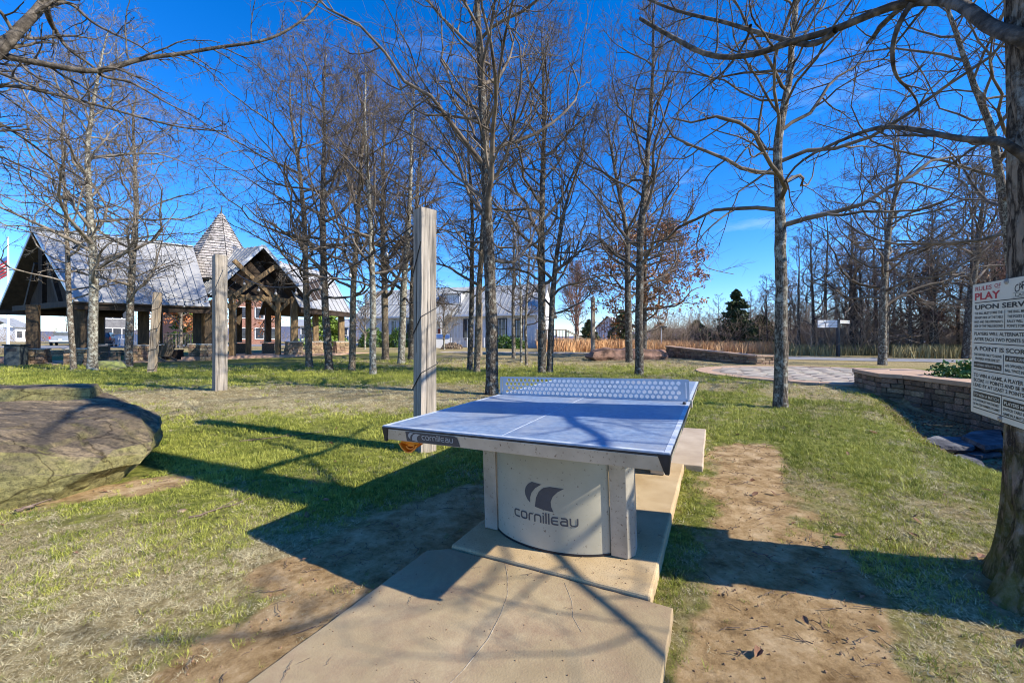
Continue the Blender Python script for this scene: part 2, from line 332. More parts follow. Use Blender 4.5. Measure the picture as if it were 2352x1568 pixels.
# ------------------------------------------------------------------ ground
def wob(x, y, s, o=0.0):            # cheap smooth noise
    return (np.sin(x * s + 1.3 + o) * np.cos(y * s * 1.13 - .7 + o) + .5 * np.sin(x * s * 2.3 - y * s * 1.7 + 2.1 + o) + .35 * np.cos(x * s * 4.1 + y * s * 3.7 + o) + .25 * np.sin(x * s * 8.3 - y * s * 7.1 + o * 2)) / 2.1
def seg_d(x, y, a, b):
    dx, dy = b[0] - a[0], b[1] - a[1]; L = dx * dx + dy * dy
    t = np.clip(((x - a[0]) * dx + (y - a[1]) * dy) / L, 0, 1)
    return np.hypot(x - a[0] - t * dx, y - a[1] - t * dy), t
def dirt_mask(x, y):
    d1, t1 = seg_d(x, y, (2.65, 4.35), (1.55, 2.55)); d2, t2 = seg_d(x, y, (1.55, 2.4), (1.02, 1.15))
    d3, _ = seg_d(x, y, (-.28, 3.1), (-.85, 2.3)); d4, _ = seg_d(x, y, (-.75, 2.1), (-1.35, 1.25)); d5, _ = seg_d(x, y, (-5.5, 2.2), (-3.2, 3.45))
    n = wob(x, y, 4.2) * .16 + wob(x, y, 11, 2) * .07
    m = 1 - sstep(.12, .50, d1 + n); m = np.maximum(m, 1 - sstep(.18, .58, d2 + n * 1.3))
    m = np.maximum(m, 1 - sstep(.30, .66, d3 + n)); m = np.maximum(m, .85 * (1 - sstep(.12, .42, d4 + n))); m = np.maximum(m, .8 * (1 - sstep(.1, .4, d5 + n)))
    xc = np.interp(y, CY, CX)
    creek = sstep(.55, 1.0, x - xc + .25 + n * .5) * (y < 10.2) * (x < np.interp(y, WY, WX) + .3)
    m = np.maximum(m, creek)
    dt = np.hypot(x - 2.58, y - 1.8); m = np.maximum(m, .6 * (1 - sstep(.3, .6, dt + n)))
    return m
def dry_mask(x, y):
    r = np.hypot(x, y); d = .40 + .32 * wob(x, y, .55, 5) + .26 * wob(x, y, 1.9, 1) + .12 * wob(x, y, 5.3, 3)
    d = d + .75 * np.exp(-((y - 9.2 - .12 * x) / 1.9) ** 2) * sstep(2, -2, x)          # pale belt across the left lawn
    d = d + .40 * sstep(3.3, 2.3, y) * sstep(-.3, -1.0, x)                              # dormant grass lower left
    d = d - .55 * np.exp(-(((x + 2.8) / 2.2) ** 2 + ((y - 5.2) / 1.3) ** 2))            # green by the boulder
    d = d - .30 * sstep(2.2, 3.2, x) * sstep(6.5, 5, y)
    d = d + .35 * np.exp(-((y - 10.5) / 1.5) ** 2) * sstep(3, 5, x) + .75 * sstep(17, 22, y) * sstep(-9, 1, x)
    d = d + .8 * sstep(30, 42, y)
    d = d - .32 * np.exp(-((y - 14) / 2.6) ** 2) * sstep(4, 0, x)
    return np.clip(d, 0, 1)
def axis(lo, hi, c0, c1, fine, grow):
    a = list(np.arange(c0, c1, fine)); s = fine; x = c1
    while x < hi: a.append(x); s *= grow; x += s
    a.append(hi); s = fine; x = c0 - fine; b = []
    while x > lo: b.append(x); s *= grow; x -= s
    b.append(lo); return np.array(b[::-1] + a)
gx = axis(-900, 900, -3.2, 9.6, .055, 1.055); gy = axis(-25, 1400, .7, 7.5, .055, 1.045)
X, Y = np.meshgrid(gx, gy); Z = H(X, Y)
DM = dirt_mask(X, Y)
Z = Z + (.006 * wob(X, Y, 7) + .004 * wob(X, Y, 23, 3)) * (np.hypot(X, Y) < 14) + DM * .007 * wob(X, Y, 11, 6) * (np.hypot(X, Y) < 8)
nx, ny = len(gx), len(gy)
I = np.arange(nx * ny).reshape(ny, nx)
Fc = np.stack([I[:-1, :-1], I[:-1, 1:], I[1:, 1:], I[1:, :-1]], -1).reshape(-1, 4)
gme = fastmesh('ground', np.stack([X, Y, Z], -1).reshape(-1, 3), Fc)
for nm, arr in (('dirt', DM), ('dry', dry_mask(X, Y))):
    a = gme.attributes.new(nm, 'FLOAT', 'POINT'); a.data.foreach_set('value', arr.ravel().astype(np.float32))
gm = bpy.data.materials.new('lawn_soil'); gm.use_nodes = True; n, l = gm.node_tree.nodes, gm.node_tree.links
p = n['Principled BSDF']; p.inputs['Roughness'].default_value = .95; p.inputs['Specular IOR Level'].default_value = .1
tcn = n.new('ShaderNodeTexCoord')
def NZ(sc, det=8, ro=.65):
    q = n.new('ShaderNodeTexNoise'); q.inputs['Scale'].default_value = sc; q.inputs['Detail'].default_value = det; q.inputs['Roughness'].default_value = ro
    l.new(tcn.outputs['Object'], q.inputs['Vector']); return q.outputs[0]
def RAMP(src, *st):
    q = n.new('ShaderNodeValToRGB'); e = q.color_ramp.elements
    e[0].position, e[0].color = st[0][0], rgba(st[0][1]); e[1].position, e[1].color = st[-1][0], rgba(st[-1][1])
    for s_ in st[1:-1]: k = e.new(s_[0]); k.color = rgba(s_[1])
    l.new(src, q.inputs[0]); return q.outputs[0]
def MIX(f, a, b):
    q = n.new('ShaderNodeMix'); q.data_type = 'RGBA'; l.new(f, q.inputs[0]); l.new(a, q.inputs[6]); l.new(b, q.inputs[7]); return q.outputs[2]
def MATH(op, a, b):
    q = n.new('ShaderNodeMath'); q.operation = op
    for i, s_ in enumerate((a, b)):
        if isinstance(s_, (int, float)): q.inputs[i].default_value = s_
        else: l.new(s_, q.inputs[i])
    return q.outputs[0]
ga = n.new('ShaderNodeAttribute'); ga.attribute_name = 'dry'; gd = n.new('ShaderNodeAttribute'); gd.attribute_name = 'dirt'
green = RAMP(NZ(14, 12, .8), (.34, (.035, .042, .010)), (.5, (.15, .165, .032)), (.66, (.36, .34, .085)))
straw = RAMP(NZ(16, 12, .8), (.34, (.085, .06, .028)), (.5, (.30, .235, .11)), (.66, (.58, .48, .27)))
dirt = RAMP(NZ(6, 12, .75), (.34, (.17, .10, .04)), (.5, (.42, .285, .14)), (.66, (.62, .46, .27)))
dn = MATH('ADD', ga.outputs['Fac'], MATH('MULTIPLY', MATH('SUBTRACT', NZ(2.3, 12, .75), .5), 1.6))
dryf = RAMP(dn, (.3, (0, 0, 0)), (.75, (1, 1, 1)))
dd = MATH('ADD', gd.outputs['Fac'], MATH('MULTIPLY', MATH('SUBTRACT', NZ(18, 10, .75), .5), .9))
dirtf = RAMP(dd, (.35, (0, 0, 0)), (.65, (1, 1, 1)))
l.new(MIX(dirtf, MIX(dryf, green, straw), dirt), p.inputs['Base Color'])
bp = n.new('ShaderNodeBump'); bp.inputs['Strength'].default_value = .9; bp.inputs['Distance'].default_value = .03
l.new(NZ(34, 12, .8), bp.inputs['Height']); l.new(bp.outputs[0], p.inputs['Normal'])
gme.materials.append(gm)
ground = bpy.data.objects.new('ground', gme); COL.objects.link(ground); ground['kind'] = 'structure'

# far hills: two ridges of real relief
def ridge(name, y0, hts, seed, x0=-900, x1=900, depth=120):
    rng = np.random.RandomState(seed); xs = np.linspace(x0, x1, 120); ph = rng.rand(6) * 6
    hh = sum(np.sin(xs * f_ + ph[i]) * a_ for i, (f_, a_) in enumerate(((.004, .4), (.009, .3), (.02, .15), (.05, .08), (.11, .04), (.19, .03)))) + .9
    V = []
    for j, fr in enumerate((0, .5, 1, .5, 0)):
        for i, x in enumerate(xs): V.append((x, y0 + (j - 2) * depth / 4, .6 + hts * max(hh[i], .15) * fr))
    nx_ = len(xs); fs = [(j * nx_ + i, j * nx_ + i + 1, (j + 1) * nx_ + i + 1, (j + 1) * nx_ + i) for j in range(4) for i in range(nx_ - 1)]
    o = link(name, fastmesh(name, V, fs), M['hill']); o['kind'] = 'structure'; return o
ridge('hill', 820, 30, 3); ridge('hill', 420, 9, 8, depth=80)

# ------------------------------------------------------------------ sheets: road, lot, patio
def sheet(name, poly_fn, m, dz=.012, kind='structure'):
    V, Fs = poly_fn; V = [(x, y, h1(x, y) + dz) for x, y in V]
    o = link(name, fastmesh(name, V, Fs), m); o['kind'] = kind; return o
def strip(line, w, n_=60, m_=6):
    line = [Vector((a, b)) for a, b in line]
    pts = []
    for i in range(len(line) - 1):
        for k in range(n_ // (len(line) - 1)): pts.append(line[i].lerp(line[i + 1], k / (n_ // (len(line) - 1))))
    pts.append(line[-1])
    sm = pts[:]
    for _ in range(12): sm = [sm[0]] + [(sm[i - 1] + sm[i] * 2 + sm[i + 1]) / 4 for i in range(1, len(sm) - 1)] + [sm[-1]]
    V = []
    for i, q in enumerate(sm):
        t = (sm[min(i + 1, len(sm) - 1)] - sm[max(i - 1, 0)]).normalized(); nn = Vector((-t.y, t.x))
        for j in range(m_ + 1): e = q + nn * w * (.5 - j / m_); V.append((e.x, e.y))
    k = m_ + 1
    return V, [(i * k + j, i * k + j + 1, (i + 1) * k + j + 1, (i + 1) * k + j) for i in range(len(sm) - 1) for j in range(m_)]
def pick(pts): return [tuple(GV(*q)[:2]) for q in pts]
sheet('road', strip([(15.5, 27.5), (22, 24.8), (30, 22), (42, 17.5), (60, 12)], 4.2), M['asphalt'], .02)
sheet('path', strip([(-6, 33.0), (3, 31.5), (9, 31), (15.5, 29.5)], 2.2), mat('gravel_path', (.42, .34, .24), (.58, .48, .36), scale=6, rough=.95), .02)
lot = strip([(-66, 40), (-52, 47), (-38, 52), (-20, 60)], 12.0)
sheet('parking_lot', lot, M['asphalt'], .02)
# round patio
PC, PR = Vector((11.75, 14.1)), 4.65
def disc(c, r0, r1, n_=64, m_=3, a0=0, a1=2 * math.pi):
    V = []
    for i in range(n_ + 1):
        a = a0 + (a1 - a0) * i / n_
        for j in range(m_ + 1): rr = r0 + (r1 - r0) * j / m_; V.append((c.x + rr * math.cos(a), c.y + rr * math.sin(a)))
    k = m_ + 1
    return V, [(i * k + j, i * k + j + 1, (i + 1) * k + j + 1, (i + 1) * k + j) for i in range(n_) for j in range(m_)]
pat = thing('round_patio', 'round flagstone patio with terracotta rim between the two low stone walls', 'patio', (PC.x, PC.y, 0))
NSEG = 40
for i in range(NSEG):
    a0, a1 = 2 * math.pi * (i + .015) / NSEG, 2 * math.pi * (i + .985) / NSEG
    poly = [(PC.x + r_ * math.cos(a), PC.y + r_ * math.sin(a)) for r_, a in ((PR - .55, a0), (PR, a0), (PR, (a0 + a1) / 2), (PR, a1), (PR - .55, a1), (PR - .55, (a0 + a1) / 2))]
    MB().prism(poly, -.08, .055).build('edging_stone', M['coping'], pat)
MB().prism([(PC.x + (PR - .57) * math.cos(a * math.pi / 32), PC.y + (PR - .57) * math.sin(a * math.pi / 32)) for a in range(64)], -.1, .034).build('bedding', mat('sand_joint', (.24, .19, .15), (.32, .26, .2), scale=6), pat)
rng = random.Random(5)
cells = []
st = .78
for i in range(-6, 7):
    for j in range(-6, 7):
        cx, cy = PC.x + (i + .5 * (j % 2)) * st, PC.y + j * st * .9
        if math.hypot(cx - PC.x, cy - PC.y) < PR - .95: cells.append((cx + rng.uniform(-.07, .07), cy + rng.uniform(-.07, .07)))
for cx, cy in cells:
    k = rng.choice((5, 6, 6, 7)); a0 = rng.uniform(0, 1)
    poly = [(cx + st * .47 * rng.uniform(.88, 1.12) * math.cos(a0 + 2 * math.pi * q / k), cy + st * .43 * rng.uniform(.88, 1.12) * math.sin(a0 + 2 * math.pi * q / k)) for q in range(k)]
    MB().prism(poly, -.03, .043 + rng.uniform(0, .008)).build('flagstone', M['flag'], pat)

# ------------------------------------------------------------------ table pad, walks (in the sloping frame the table stands on)
TM = Matrix.Translation(Vector((TC[0], TC[1], 0))) @ Matrix.Rotation(TYAW, 4, 'Z') @ Matrix.Rotation(TB, 4, 'Y') @ Matrix.Rotation(TA, 4, 'X') @ Matrix.Translation(Vector((-.7625, -1.37, 0)))
def rough_prism(poly, z0, z1, jit, seed, step=.08):
    rg = random.Random(seed); out = []
    for i in range(len(poly)):
        a, b = Vector(poly[i]), Vector(poly[(i + 1) % len(poly)]); L = (b - a).length; k = max(1, int(L / step))
        nn = Vector(((b - a).y, -(b - a).x)).normalized()
        for q in range(k): out.append(a.lerp(b, q / k) + nn * (rg.uniform(-jit, jit) if q else 0))
    return MB().prism([(v.x, v.y) for v in out], z0, z1)
pad = thing('concrete_pad', 'tan concrete pad under the ping-pong table', 'concrete pad', matrix=TM)
rough_prism([(.24, .285), (1.39, .285), (1.39, 2.455), (.24, 2.455)], -.16, 0, .0015, 1).build('slab', M['conc_tan'], pad, local=True, bevel=.012)
wk = thing('concrete_walk', 'grey-tan concrete slab in the foreground, cracked and leading up to the table', 'concrete slab', matrix=TM)
W1 = [(.115, -2.6), (1.485, -2.6), (1.49, .27), (.9, .275), (.24, .268), (.13, .2)]
rough_prism(W1, -.2, -.014, .0025, 2, .05).build('slab', M['conc_grey'], wk, local=True, bevel=.005)
cm = mat('crack_filler', (.16, .12, .08), (.42, .36, .27), scale=30, rough=.95)
crack = [(.62, .27), (.69, .17), (.765, .03), (.80, -.10), (.825, -.25), (.82, -.42), (.79, -.62), (.74, -.85), (.69, -1.15)]
MB().tube([(x_, y_, -.0142) for x_, y_ in crack], [.0015, .0025, .002, .0022, .003, .0022, .002, .0018, .0015], 5).build('crack', cm, wk, local=True)
crack2 = [(.98, .24), (1.06, .12), (1.10, .02), (1.16, -.05)]
MB().tube([(x_, y_, -.0142) for x_, y_ in crack2], .0016, 5).build('crack', cm, wk, local=True)
fw = thing('concrete_walk', 'pale tan concrete slab at the far end of the table pad', 'concrete slab', matrix=TM)
rough_prism([(.115, 2.47), (1.55, 2.47), (1.54, 4.15), (.12, 4.15)], -.2, -.01, .005, 3).build('slab', mat('far_walk_concrete', (.38, .29, .20), (.52, .42, .30), scale=2, rough=.85, bump=.2, bscale=120, dist=.004), fw, local=True, bevel=.01)

# ------------------------------------------------------------------ flat shapes from outlines (holes allowed)
def flat_shape(outlines, th, res=None):
    cu = bpy.data.curves.new('outline', 'CURVE'); cu.dimensions = '2D'; cu.fill_mode = 'BOTH'; cu.extrude = th / 2
    for o_ in outlines:
        s_ = cu.splines.new('POLY'); s_.points.add(len(o_) - 1); s_.use_cyclic_u = True
        for i, q in enumerate(o_): s_.points[i].co = (q[0], q[1], 0, 1)
    ob = bpy.data.objects.new('outline', cu); me = bpy.data.meshes.new_from_object(ob)
    bpy.data.objects.remove(ob); bpy.data.curves.remove(cu); return me
def text_mesh(s_, w, h, bold=.0):
    cu = bpy.data.curves.new('text', 'FONT'); cu.body = s_; cu.offset = bold; cu.resolution_u = 3; cu.extrude = 0
    ob = bpy.data.objects.new('text', cu); me = bpy.data.meshes.new_from_object(ob); bpy.data.objects.remove(ob); bpy.data.curves.remove(cu)
    co = np.zeros(len(me.vertices) * 3); me.vertices.foreach_get('co', co); co = co.reshape(-1, 3)
    mn, mxx = co.min(0), co.max(0); co[:, 0] = (co[:, 0] - mn[0]) / (mxx[0] - mn[0]) * w
    lo = 0 if ',' in s_ or 'Q' in s_ else mn[1]
    co[:, 1] = (co[:, 1] - lo) / (mxx[1] - lo) * h; co[:, 2] = 0
    me.vertices.foreach_set('co', co.ravel()); me.update(); return me
def ribbon(path, w, closed=False):
    P_ = [Vector(q) for q in path]; n_ = len(P_); Lf, Rt = [], []
    for i in range(n_):
        if closed: a, b = P_[i - 1], P_[(i + 1) % n_]
        else: a, b = P_[max(i - 1, 0)], P_[min(i + 1, n_ - 1)]
        d0 = (P_[i] - a).normalized() if (P_[i] - a).length > 0 else None; d1 = (b - P_[i]).normalized() if (b - P_[i]).length > 0 else None
        if d0 is None: d0 = d1
        if d1 is None: d1 = d0
        t = (d0 + d1).normalized(); nn = Vector((-t.y, t.x)); k = 1 / max(.5, nn.dot(Vector((-d0.y, d0.x))))
        Lf.append(P_[i] + nn * w / 2 * k); Rt.append(P_[i] - nn * w / 2 * k)
    if closed: return [Lf, Rt]
    return [Lf + Rt[::-1]]
def arc(cx, cy, r, a0, a1, n_=4): return [(cx + r * math.cos(R(a0 + (a1 - a0) * i / n_)), cy + r * math.sin(R(a0 + (a1 - a0) * i / n_))) for i in range(n_ + 1)]
def word_outlines(x0, y0, h, w=.19):
    r = .26; out = []; x = 0
    def add(path, closed=False, ww=w):
        for o_ in ribbon(path, ww, closed): out.append([(x0 + (x + q[0]) * h, y0 + q[1] * h) for q in o_])
    H1 = 1 - w / 2; L0 = w / 2
    for ch in 'cornilleau':
        if ch == 'c': W = .88; add([(W, H1)] + arc(L0 + r, H1 - r, r, 90, 180) + arc(L0 + r, L0 + r, r, 180, 270) + [(W, L0)])
        elif ch == 'o': W = 1.0; add(arc(L0 + r, H1 - r, r, 90, 180) + arc(L0 + r, L0 + r, r, 180, 270) + arc(W - L0 - r, L0 + r, r, 270, 360) + arc(W - L0 - r, H1 - r, r, 0, 90), True)
        elif ch == 'r': W = .62; add([(L0, 0)] + arc(L0 + r, H1 - r, r, 180, 90) + [(W, H1)])
        elif ch == 'n': W = 1.0; add([(L0, 0)] + arc(L0 + r, H1 - r, r, 180, 90) + arc(W - L0 - r, H1 - r, r, 90, 0) + [(W - L0, 0)])
        elif ch == 'i': W = w; add([(L0, 0), (L0, .98)]); add([(L0, 1.12), (L0, 1.3)])
        elif ch == 'l': W = w; add([(L0, 0), (L0, 1.3)])
        elif ch == 'e': W = .92; add([(W, H1)] + arc(L0 + r, H1 - r, r, 90, 180) + arc(L0 + r, L0 + r, r, 180, 270) + [(W, L0)]); add([(w * 1.02, .5), (W - .05, .5)], ww=w * .9)
        elif ch == 'a': W = 1.0; add([(.16, H1)] + arc(W - L0 - r, H1 - r, r, 90, 0) + [(W - L0, L0)] + arc(L0 + r, L0 + r * .9, r * .9, 270, 90, 6) + [(W - w * 1.02, .56)])
        elif ch == 'u': W = 1.0; add([(L0, 1)] + arc(L0 + r, L0 + r, r, 180, 270) + arc(W - L0 - r, L0 + r, r, 270, 360) + [(W - L0, 1)])
        x += W + .16
    return out, (x - .16) * h
def emblem(x0, y0, s_, sc=1.0):
    A_ = [(1130, 830), (1060, 822), (1030, 840), (1010, 866), (1002, 895), (1006, 920), (1020, 945), (1042, 965), (1043, 930), (1056, 895), (1085, 860)]
    B_ = [(1283, 842), (1190, 838), (1145, 850), (1110, 880), (1088, 925), (1078, 985), (1140, 996), (1210, 1002), (1194, 968), (1192, 935), (1208, 900), (1240, 868)]
    return [[(x0 + (q[0] - 1142) * s_, y0 + (1002 - q[1]) * s_ * sc) for q in P_] for P_ in (A_, B_)]
def xf_mesh(me, f_):
    co = np.zeros(len(me.vertices) * 3); me.vertices.foreach_get('co', co); co = co.reshape(-1, 3)
    me.vertices.foreach_set('co', np.array(f_(co), float).ravel()); me.update(); return me
def cut_x(me, step):
    bm = bmesh.new(); bm.from_mesh(me); xs = [v.co.x for v in bm.verts]; x = min(xs) + step
    while x < max(xs):
        bmesh.ops.bisect_plane(bm, geom=bm.verts[:] + bm.edges[:] + bm.faces[:], plane_co=(x, 0, 0), plane_no=(1, 0, 0)); x += step
    bm.to_mesh(me); bm.free(); return me

# ------------------------------------------------------------------ ping-pong table
LT, WT, ZT = 2.74, 1.525, .76
tab = thing('ping_pong_table', 'outdoor blue ping-pong table with curved grey leg panel and perforated steel net', 'ping-pong table', matrix=TM)
top_m = bpy.data.materials.new('blue_table_laminate'); top_m.use_nodes = True; n, l = top_m.node_tree.nodes, top_m.node_tree.links
p = n['Principled BSDF']; p.inputs['Roughness'].default_value = .34; p.inputs['Specular IOR Level'].default_value = .6
tcn = n.new('ShaderNodeTexCoord')
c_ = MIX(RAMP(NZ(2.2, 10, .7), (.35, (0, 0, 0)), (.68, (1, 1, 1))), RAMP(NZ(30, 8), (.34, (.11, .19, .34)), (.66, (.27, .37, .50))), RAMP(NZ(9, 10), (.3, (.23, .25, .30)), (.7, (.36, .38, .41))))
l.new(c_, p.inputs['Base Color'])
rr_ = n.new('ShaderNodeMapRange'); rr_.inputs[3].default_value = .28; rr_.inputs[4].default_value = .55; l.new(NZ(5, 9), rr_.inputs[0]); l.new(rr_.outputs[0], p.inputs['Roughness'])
M['table_top'] = top_m
for k, (ya, yb) in enumerate(((0, LT / 2 - .001), (LT / 2 + .001, LT))):
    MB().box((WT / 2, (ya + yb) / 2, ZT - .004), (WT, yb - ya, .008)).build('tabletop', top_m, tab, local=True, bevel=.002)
    MB().box((WT / 2, (ya + yb) / 2, ZT - .0125), (WT + .006, yb - ya - .001, .008)).build('edge_strip', M['black'], tab, local=True)
lz = ZT + .0006
for c, d in (((.012, LT / 2, lz), (.02, LT - .004, .001)), ((WT - .012, LT / 2, lz), (.02, LT - .004, .001)), ((WT / 2, .012, lz + .0002), (WT - .05, .02, .001)),
             ((WT / 2, LT - .012, lz + .0002), (WT - .05, .02, .001)), ((WT / 2, LT / 2, lz), (.003, LT - .05, .001))):
    MB().box(c, d).build('painted_line', M['line_white'], tab, local=True)
# aprons: a side rail leaning in slightly at the foot
def rail(a, b, nin, h=.062, lean=.012):
    a, b, nin = Vector(a), Vector(b), Vector(nin)
    z1, z0 = ZT - .0165, ZT - .0165 - h
    P_ = [a + Vector((0, 0, z1)), b + Vector((0, 0, z1)), b + nin * lean + Vector((0, 0, z0)), a + nin * lean + Vector((0, 0, z0))]
    Q_ = [a + nin * .03 + Vector((0, 0, z1)), b + nin * .03 + Vector((0, 0, z1)), b + nin * .04 + Vector((0, 0, z0)), a + nin * .04 + Vector((0, 0, z0))]
    MB().add(P_ + Q_, [(0, 3, 2, 1), (4, 5, 6, 7), (3, 7, 6, 2), (0, 1, 5, 4), (0, 4, 7, 3), (1, 2, 6, 5)]).build('apron', M['alu'], tab, local=True, bevel=.002)
e_ = .028
rail((e_, 0, 0), (WT - e_, 0, 0), (0, 1, 0)); rail((WT - e_, LT, 0), (e_, LT, 0), (0, -1, 0))
rail((WT, e_, 0), (WT, LT / 2 - .01, 0), (-1, 0, 0)); rail((WT, LT / 2 + .01, 0), (WT, LT - e_, 0), (-1, 0, 0))
rail((0, LT / 2 - .01, 0), (0, e_, 0), (1, 0, 0)); rail((0, LT - e_, 0), (0, LT / 2 + .01, 0), (1, 0, 0))
for cx, cy, sx_, sy_ in ((0, 0, 1, 1), (WT, 0, -1, 1), (0, LT, 1, -1), (WT, LT, -1, -1)):
    z1, z0 = ZT - .006, ZT - .09
    o3 = .003
    tp = [(-o3, -o3), (.05, -o3), (.05, .01), (.01, .05), (-o3, .05)]; bt = [(.006, .006), (.022, .006), (.022, .018), (.018, .022), (.006, .022)]
    vs = [(cx + sx_ * q[0], cy + sy_ * q[1], z1) for q in tp] + [(cx + sx_ * q[0], cy + sy_ * q[1], z0) for q in bt]
    fs = [(0, 1, 2, 3, 4), (9, 8, 7, 6, 5)] + [(i, 5 + i, 5 + (i + 1) % 5, (i + 1) % 5) for i in range(5)]
    MB().add(vs, fs).build('corner_cap', M['black'], tab, local=True, bevel=.004)
# sticker on the near apron
sk = MB(); yk = -.002
sx0, sx1 = .172, .528; zc1, zc0 = ZT - .0195, ZT - .0745
def apy(z_): return .012 * (ZT - .0165 - z_) / .062 - .0015
poly = [(sx0, zc0), (sx1, zc0), (sx1 - .012, zc1 - .008), (sx1 - .03, zc1), (sx0, zc1)]
stk = MB().add([(q[0], apy(q[1]) - .0006, q[1]) for q in poly], [(0, 1, 2, 3, 4)]).build('sticker', M['ink'], tab, local=True)
ol, wd = word_outlines(0, 0, 1)
sc_ = .205 / wd
me = flat_shape(word_outlines(.283, 0, sc_)[0], .0008); xf_mesh(me, lambda c: np.stack([c[:, 0], apy(zc0 + .017 + c[:, 1]) - .0016 + c[:, 2] * 0, zc0 + .017 + c[:, 1]], -1)); link('lettering', me, M['sticker_white'], stk)
me = flat_shape(emblem(.232, 0, .00031, .84), .0008); xf_mesh(me, lambda c: np.stack([c[:, 0], apy(zc0 + .004 + c[:, 1]) - .0016, zc0 + .004 + c[:, 1]], -1)); link('emblem', me, M['sticker_white'], stk)
# legs: two units, each a bulged panel between two columns
def leg_unit(yc, sgn, detailed):
    for side in (-1, 1):
        xo = .7775 + side * .458; xi = .7775 + side * .365
        # irregular column: outer face slanted
        y0, y1 = yc, yc + sgn * .16
        prof = [(xi, y0), (xo, y0 + sgn * .002), (xo + side * .03, y0 + sgn * .06), (xo + side * .022, y1), (xi, y1)]
        if side * sgn < 0: prof = prof[::-1]
        MB().prism(prof, .004, ZT - .07).build('leg', M['alu'], tab, local=True, bevel=.004)
        MB().box((xi, y0 + sgn * .02, ZT - .12), (.02, .012, .02)).build('rivet', M['black'], tab, local=True)
    n_ = 24; vs = []; hw = .36
    for i in range(n_ + 1):
        u = -1 + 2 * i / n_; x = .7775 + u * hw; b = math.sqrt(max(0, 1 - (u * .8) ** 2)) - .6
        y_ = yc + sgn * (.012 - .30 * b)
        vs += [(x, y_, .014), (x, y_, ZT - .07), (x, y_ + sgn * .006, .014), (x, y_ + sgn * .006, ZT - .07)]
    fs = []
    for i in range(n_):
        a, b = i * 4, i * 4 + 4
        q = [(a, b, b + 1, a + 1), (a + 2, a + 3, b + 3, b + 2), (a + 1, b + 1, b + 3, a + 3), (a, a + 2, b + 2, b)]
        fs += q if sgn > 0 else [f_[::-1] for f_ in q]
    pn = MB().add(vs, fs).build('leg_panel', M['panel'], tab, local=True, smooth=False)
    pn.data.shade_smooth(); pn.data.set_sharp_from_angle(angle=R(30))
    bl = MB()
    for i in range(n_):
        u0 = -1 + 2 * i / n_; u1 = -1 + 2 * (i + 1) / n_
        q0, q1 = [(.7775 + u * hw, yc + sgn * (.016 - .30 * (math.sqrt(max(0, 1 - (u * .8) ** 2)) - .6))) for u in (u0, u1)]
        bl.beam((q0[0], q0[1], .008), (q1[0], q1[1], .008), .012, .012)
    bl.build('foot_gasket', M['black'], tab, local=True)
    if detailed:
        def on(x, z): u = (x - .7775) / hw; return yc + (.012 - .30 * (math.sqrt(max(0, 1 - (u * .8) ** 2)) - .6))
        def bend(c, off): return np.stack([c[:, 0], np.array([on(a, 0) for a in c[:, 0]]) - off, c[:, 1]], -1)
        s2 = .40 / wd
        me = cut_x(flat_shape(word_outlines(.585, .165, s2)[0], 0), .015); xf_mesh(me, lambda c: bend(c, .0018)); link('lettering', me, M['ink'], pn)
        me = cut_x(flat_shape(emblem(.79, .238, .00087, 1.0), 0), .015); xf_mesh(me, lambda c: bend(c, .0018)); link('emblem', me, M['ink'], pn)
leg_unit(.55, 1, True); leg_unit(LT - .55, -1, False)
MB().box((.7775, LT / 2, ZT - .10), (.10, 1.5, .06)).build('centre_beam', M['alu'], tab, local=True)
MB().box((1.30, .66, ZT - .115), (.09, .02, .07)).box((1.345, .70, ZT - .125), (.006, .09, .05)).build('bat_holder', M['alu'], tab, local=True, bevel=.003)
MB().box((1.36, 1.45, ZT - .11), (.16, .5, .05)).build('side_bracket', M['dark_metal'], tab, local=True, bevel=.003)
# orange ball holder: open folded scoop under the left corner
ob_ = MB(); cx, cy, cz = .175, .06, ZT - .082
ob_.plate([(cx - .062, cy - .02, cz + .005), (cx + .062, cy - .02, cz + .005), (cx + .062, cy - .035, cz - .012), (cx - .062, cy - .035, cz - .012)], .003)
segs = [(-.062, -.012), (-.05, -.032), (-.022, -.052), (.0, -.056), (.022, -.052), (.05, -.032), (.062, -.012)]
for i in range(6):
    a, b = segs[i], segs[i + 1]
    ob_.add([(cx + a[0], cy - .045, cz + a[1]), (cx + b[0], cy - .045, cz + b[1]), (cx + b[0], cy + .05, cz + b[1] + .02), (cx + a[0], cy + .05, cz + a[1] + .02)], [(0, 1, 2, 3), (3, 2, 1, 0)])
ob_.tube([(cx + s_[0], cy - .047, cz + s_[1]) for s_ in segs], .004, 6)
ob_.tube([(cx + .03 * math.cos(a), cy - .03, cz - .022 + .02 * math.sin(a)) for a in [i * math.pi / 8 for i in range(17)]], .005, 6)
ob_.box((cx, cy + .01, cz - .02), (.05, .07, .018))
ob_.build('ball_holder', M['orange'], tab, local=True)
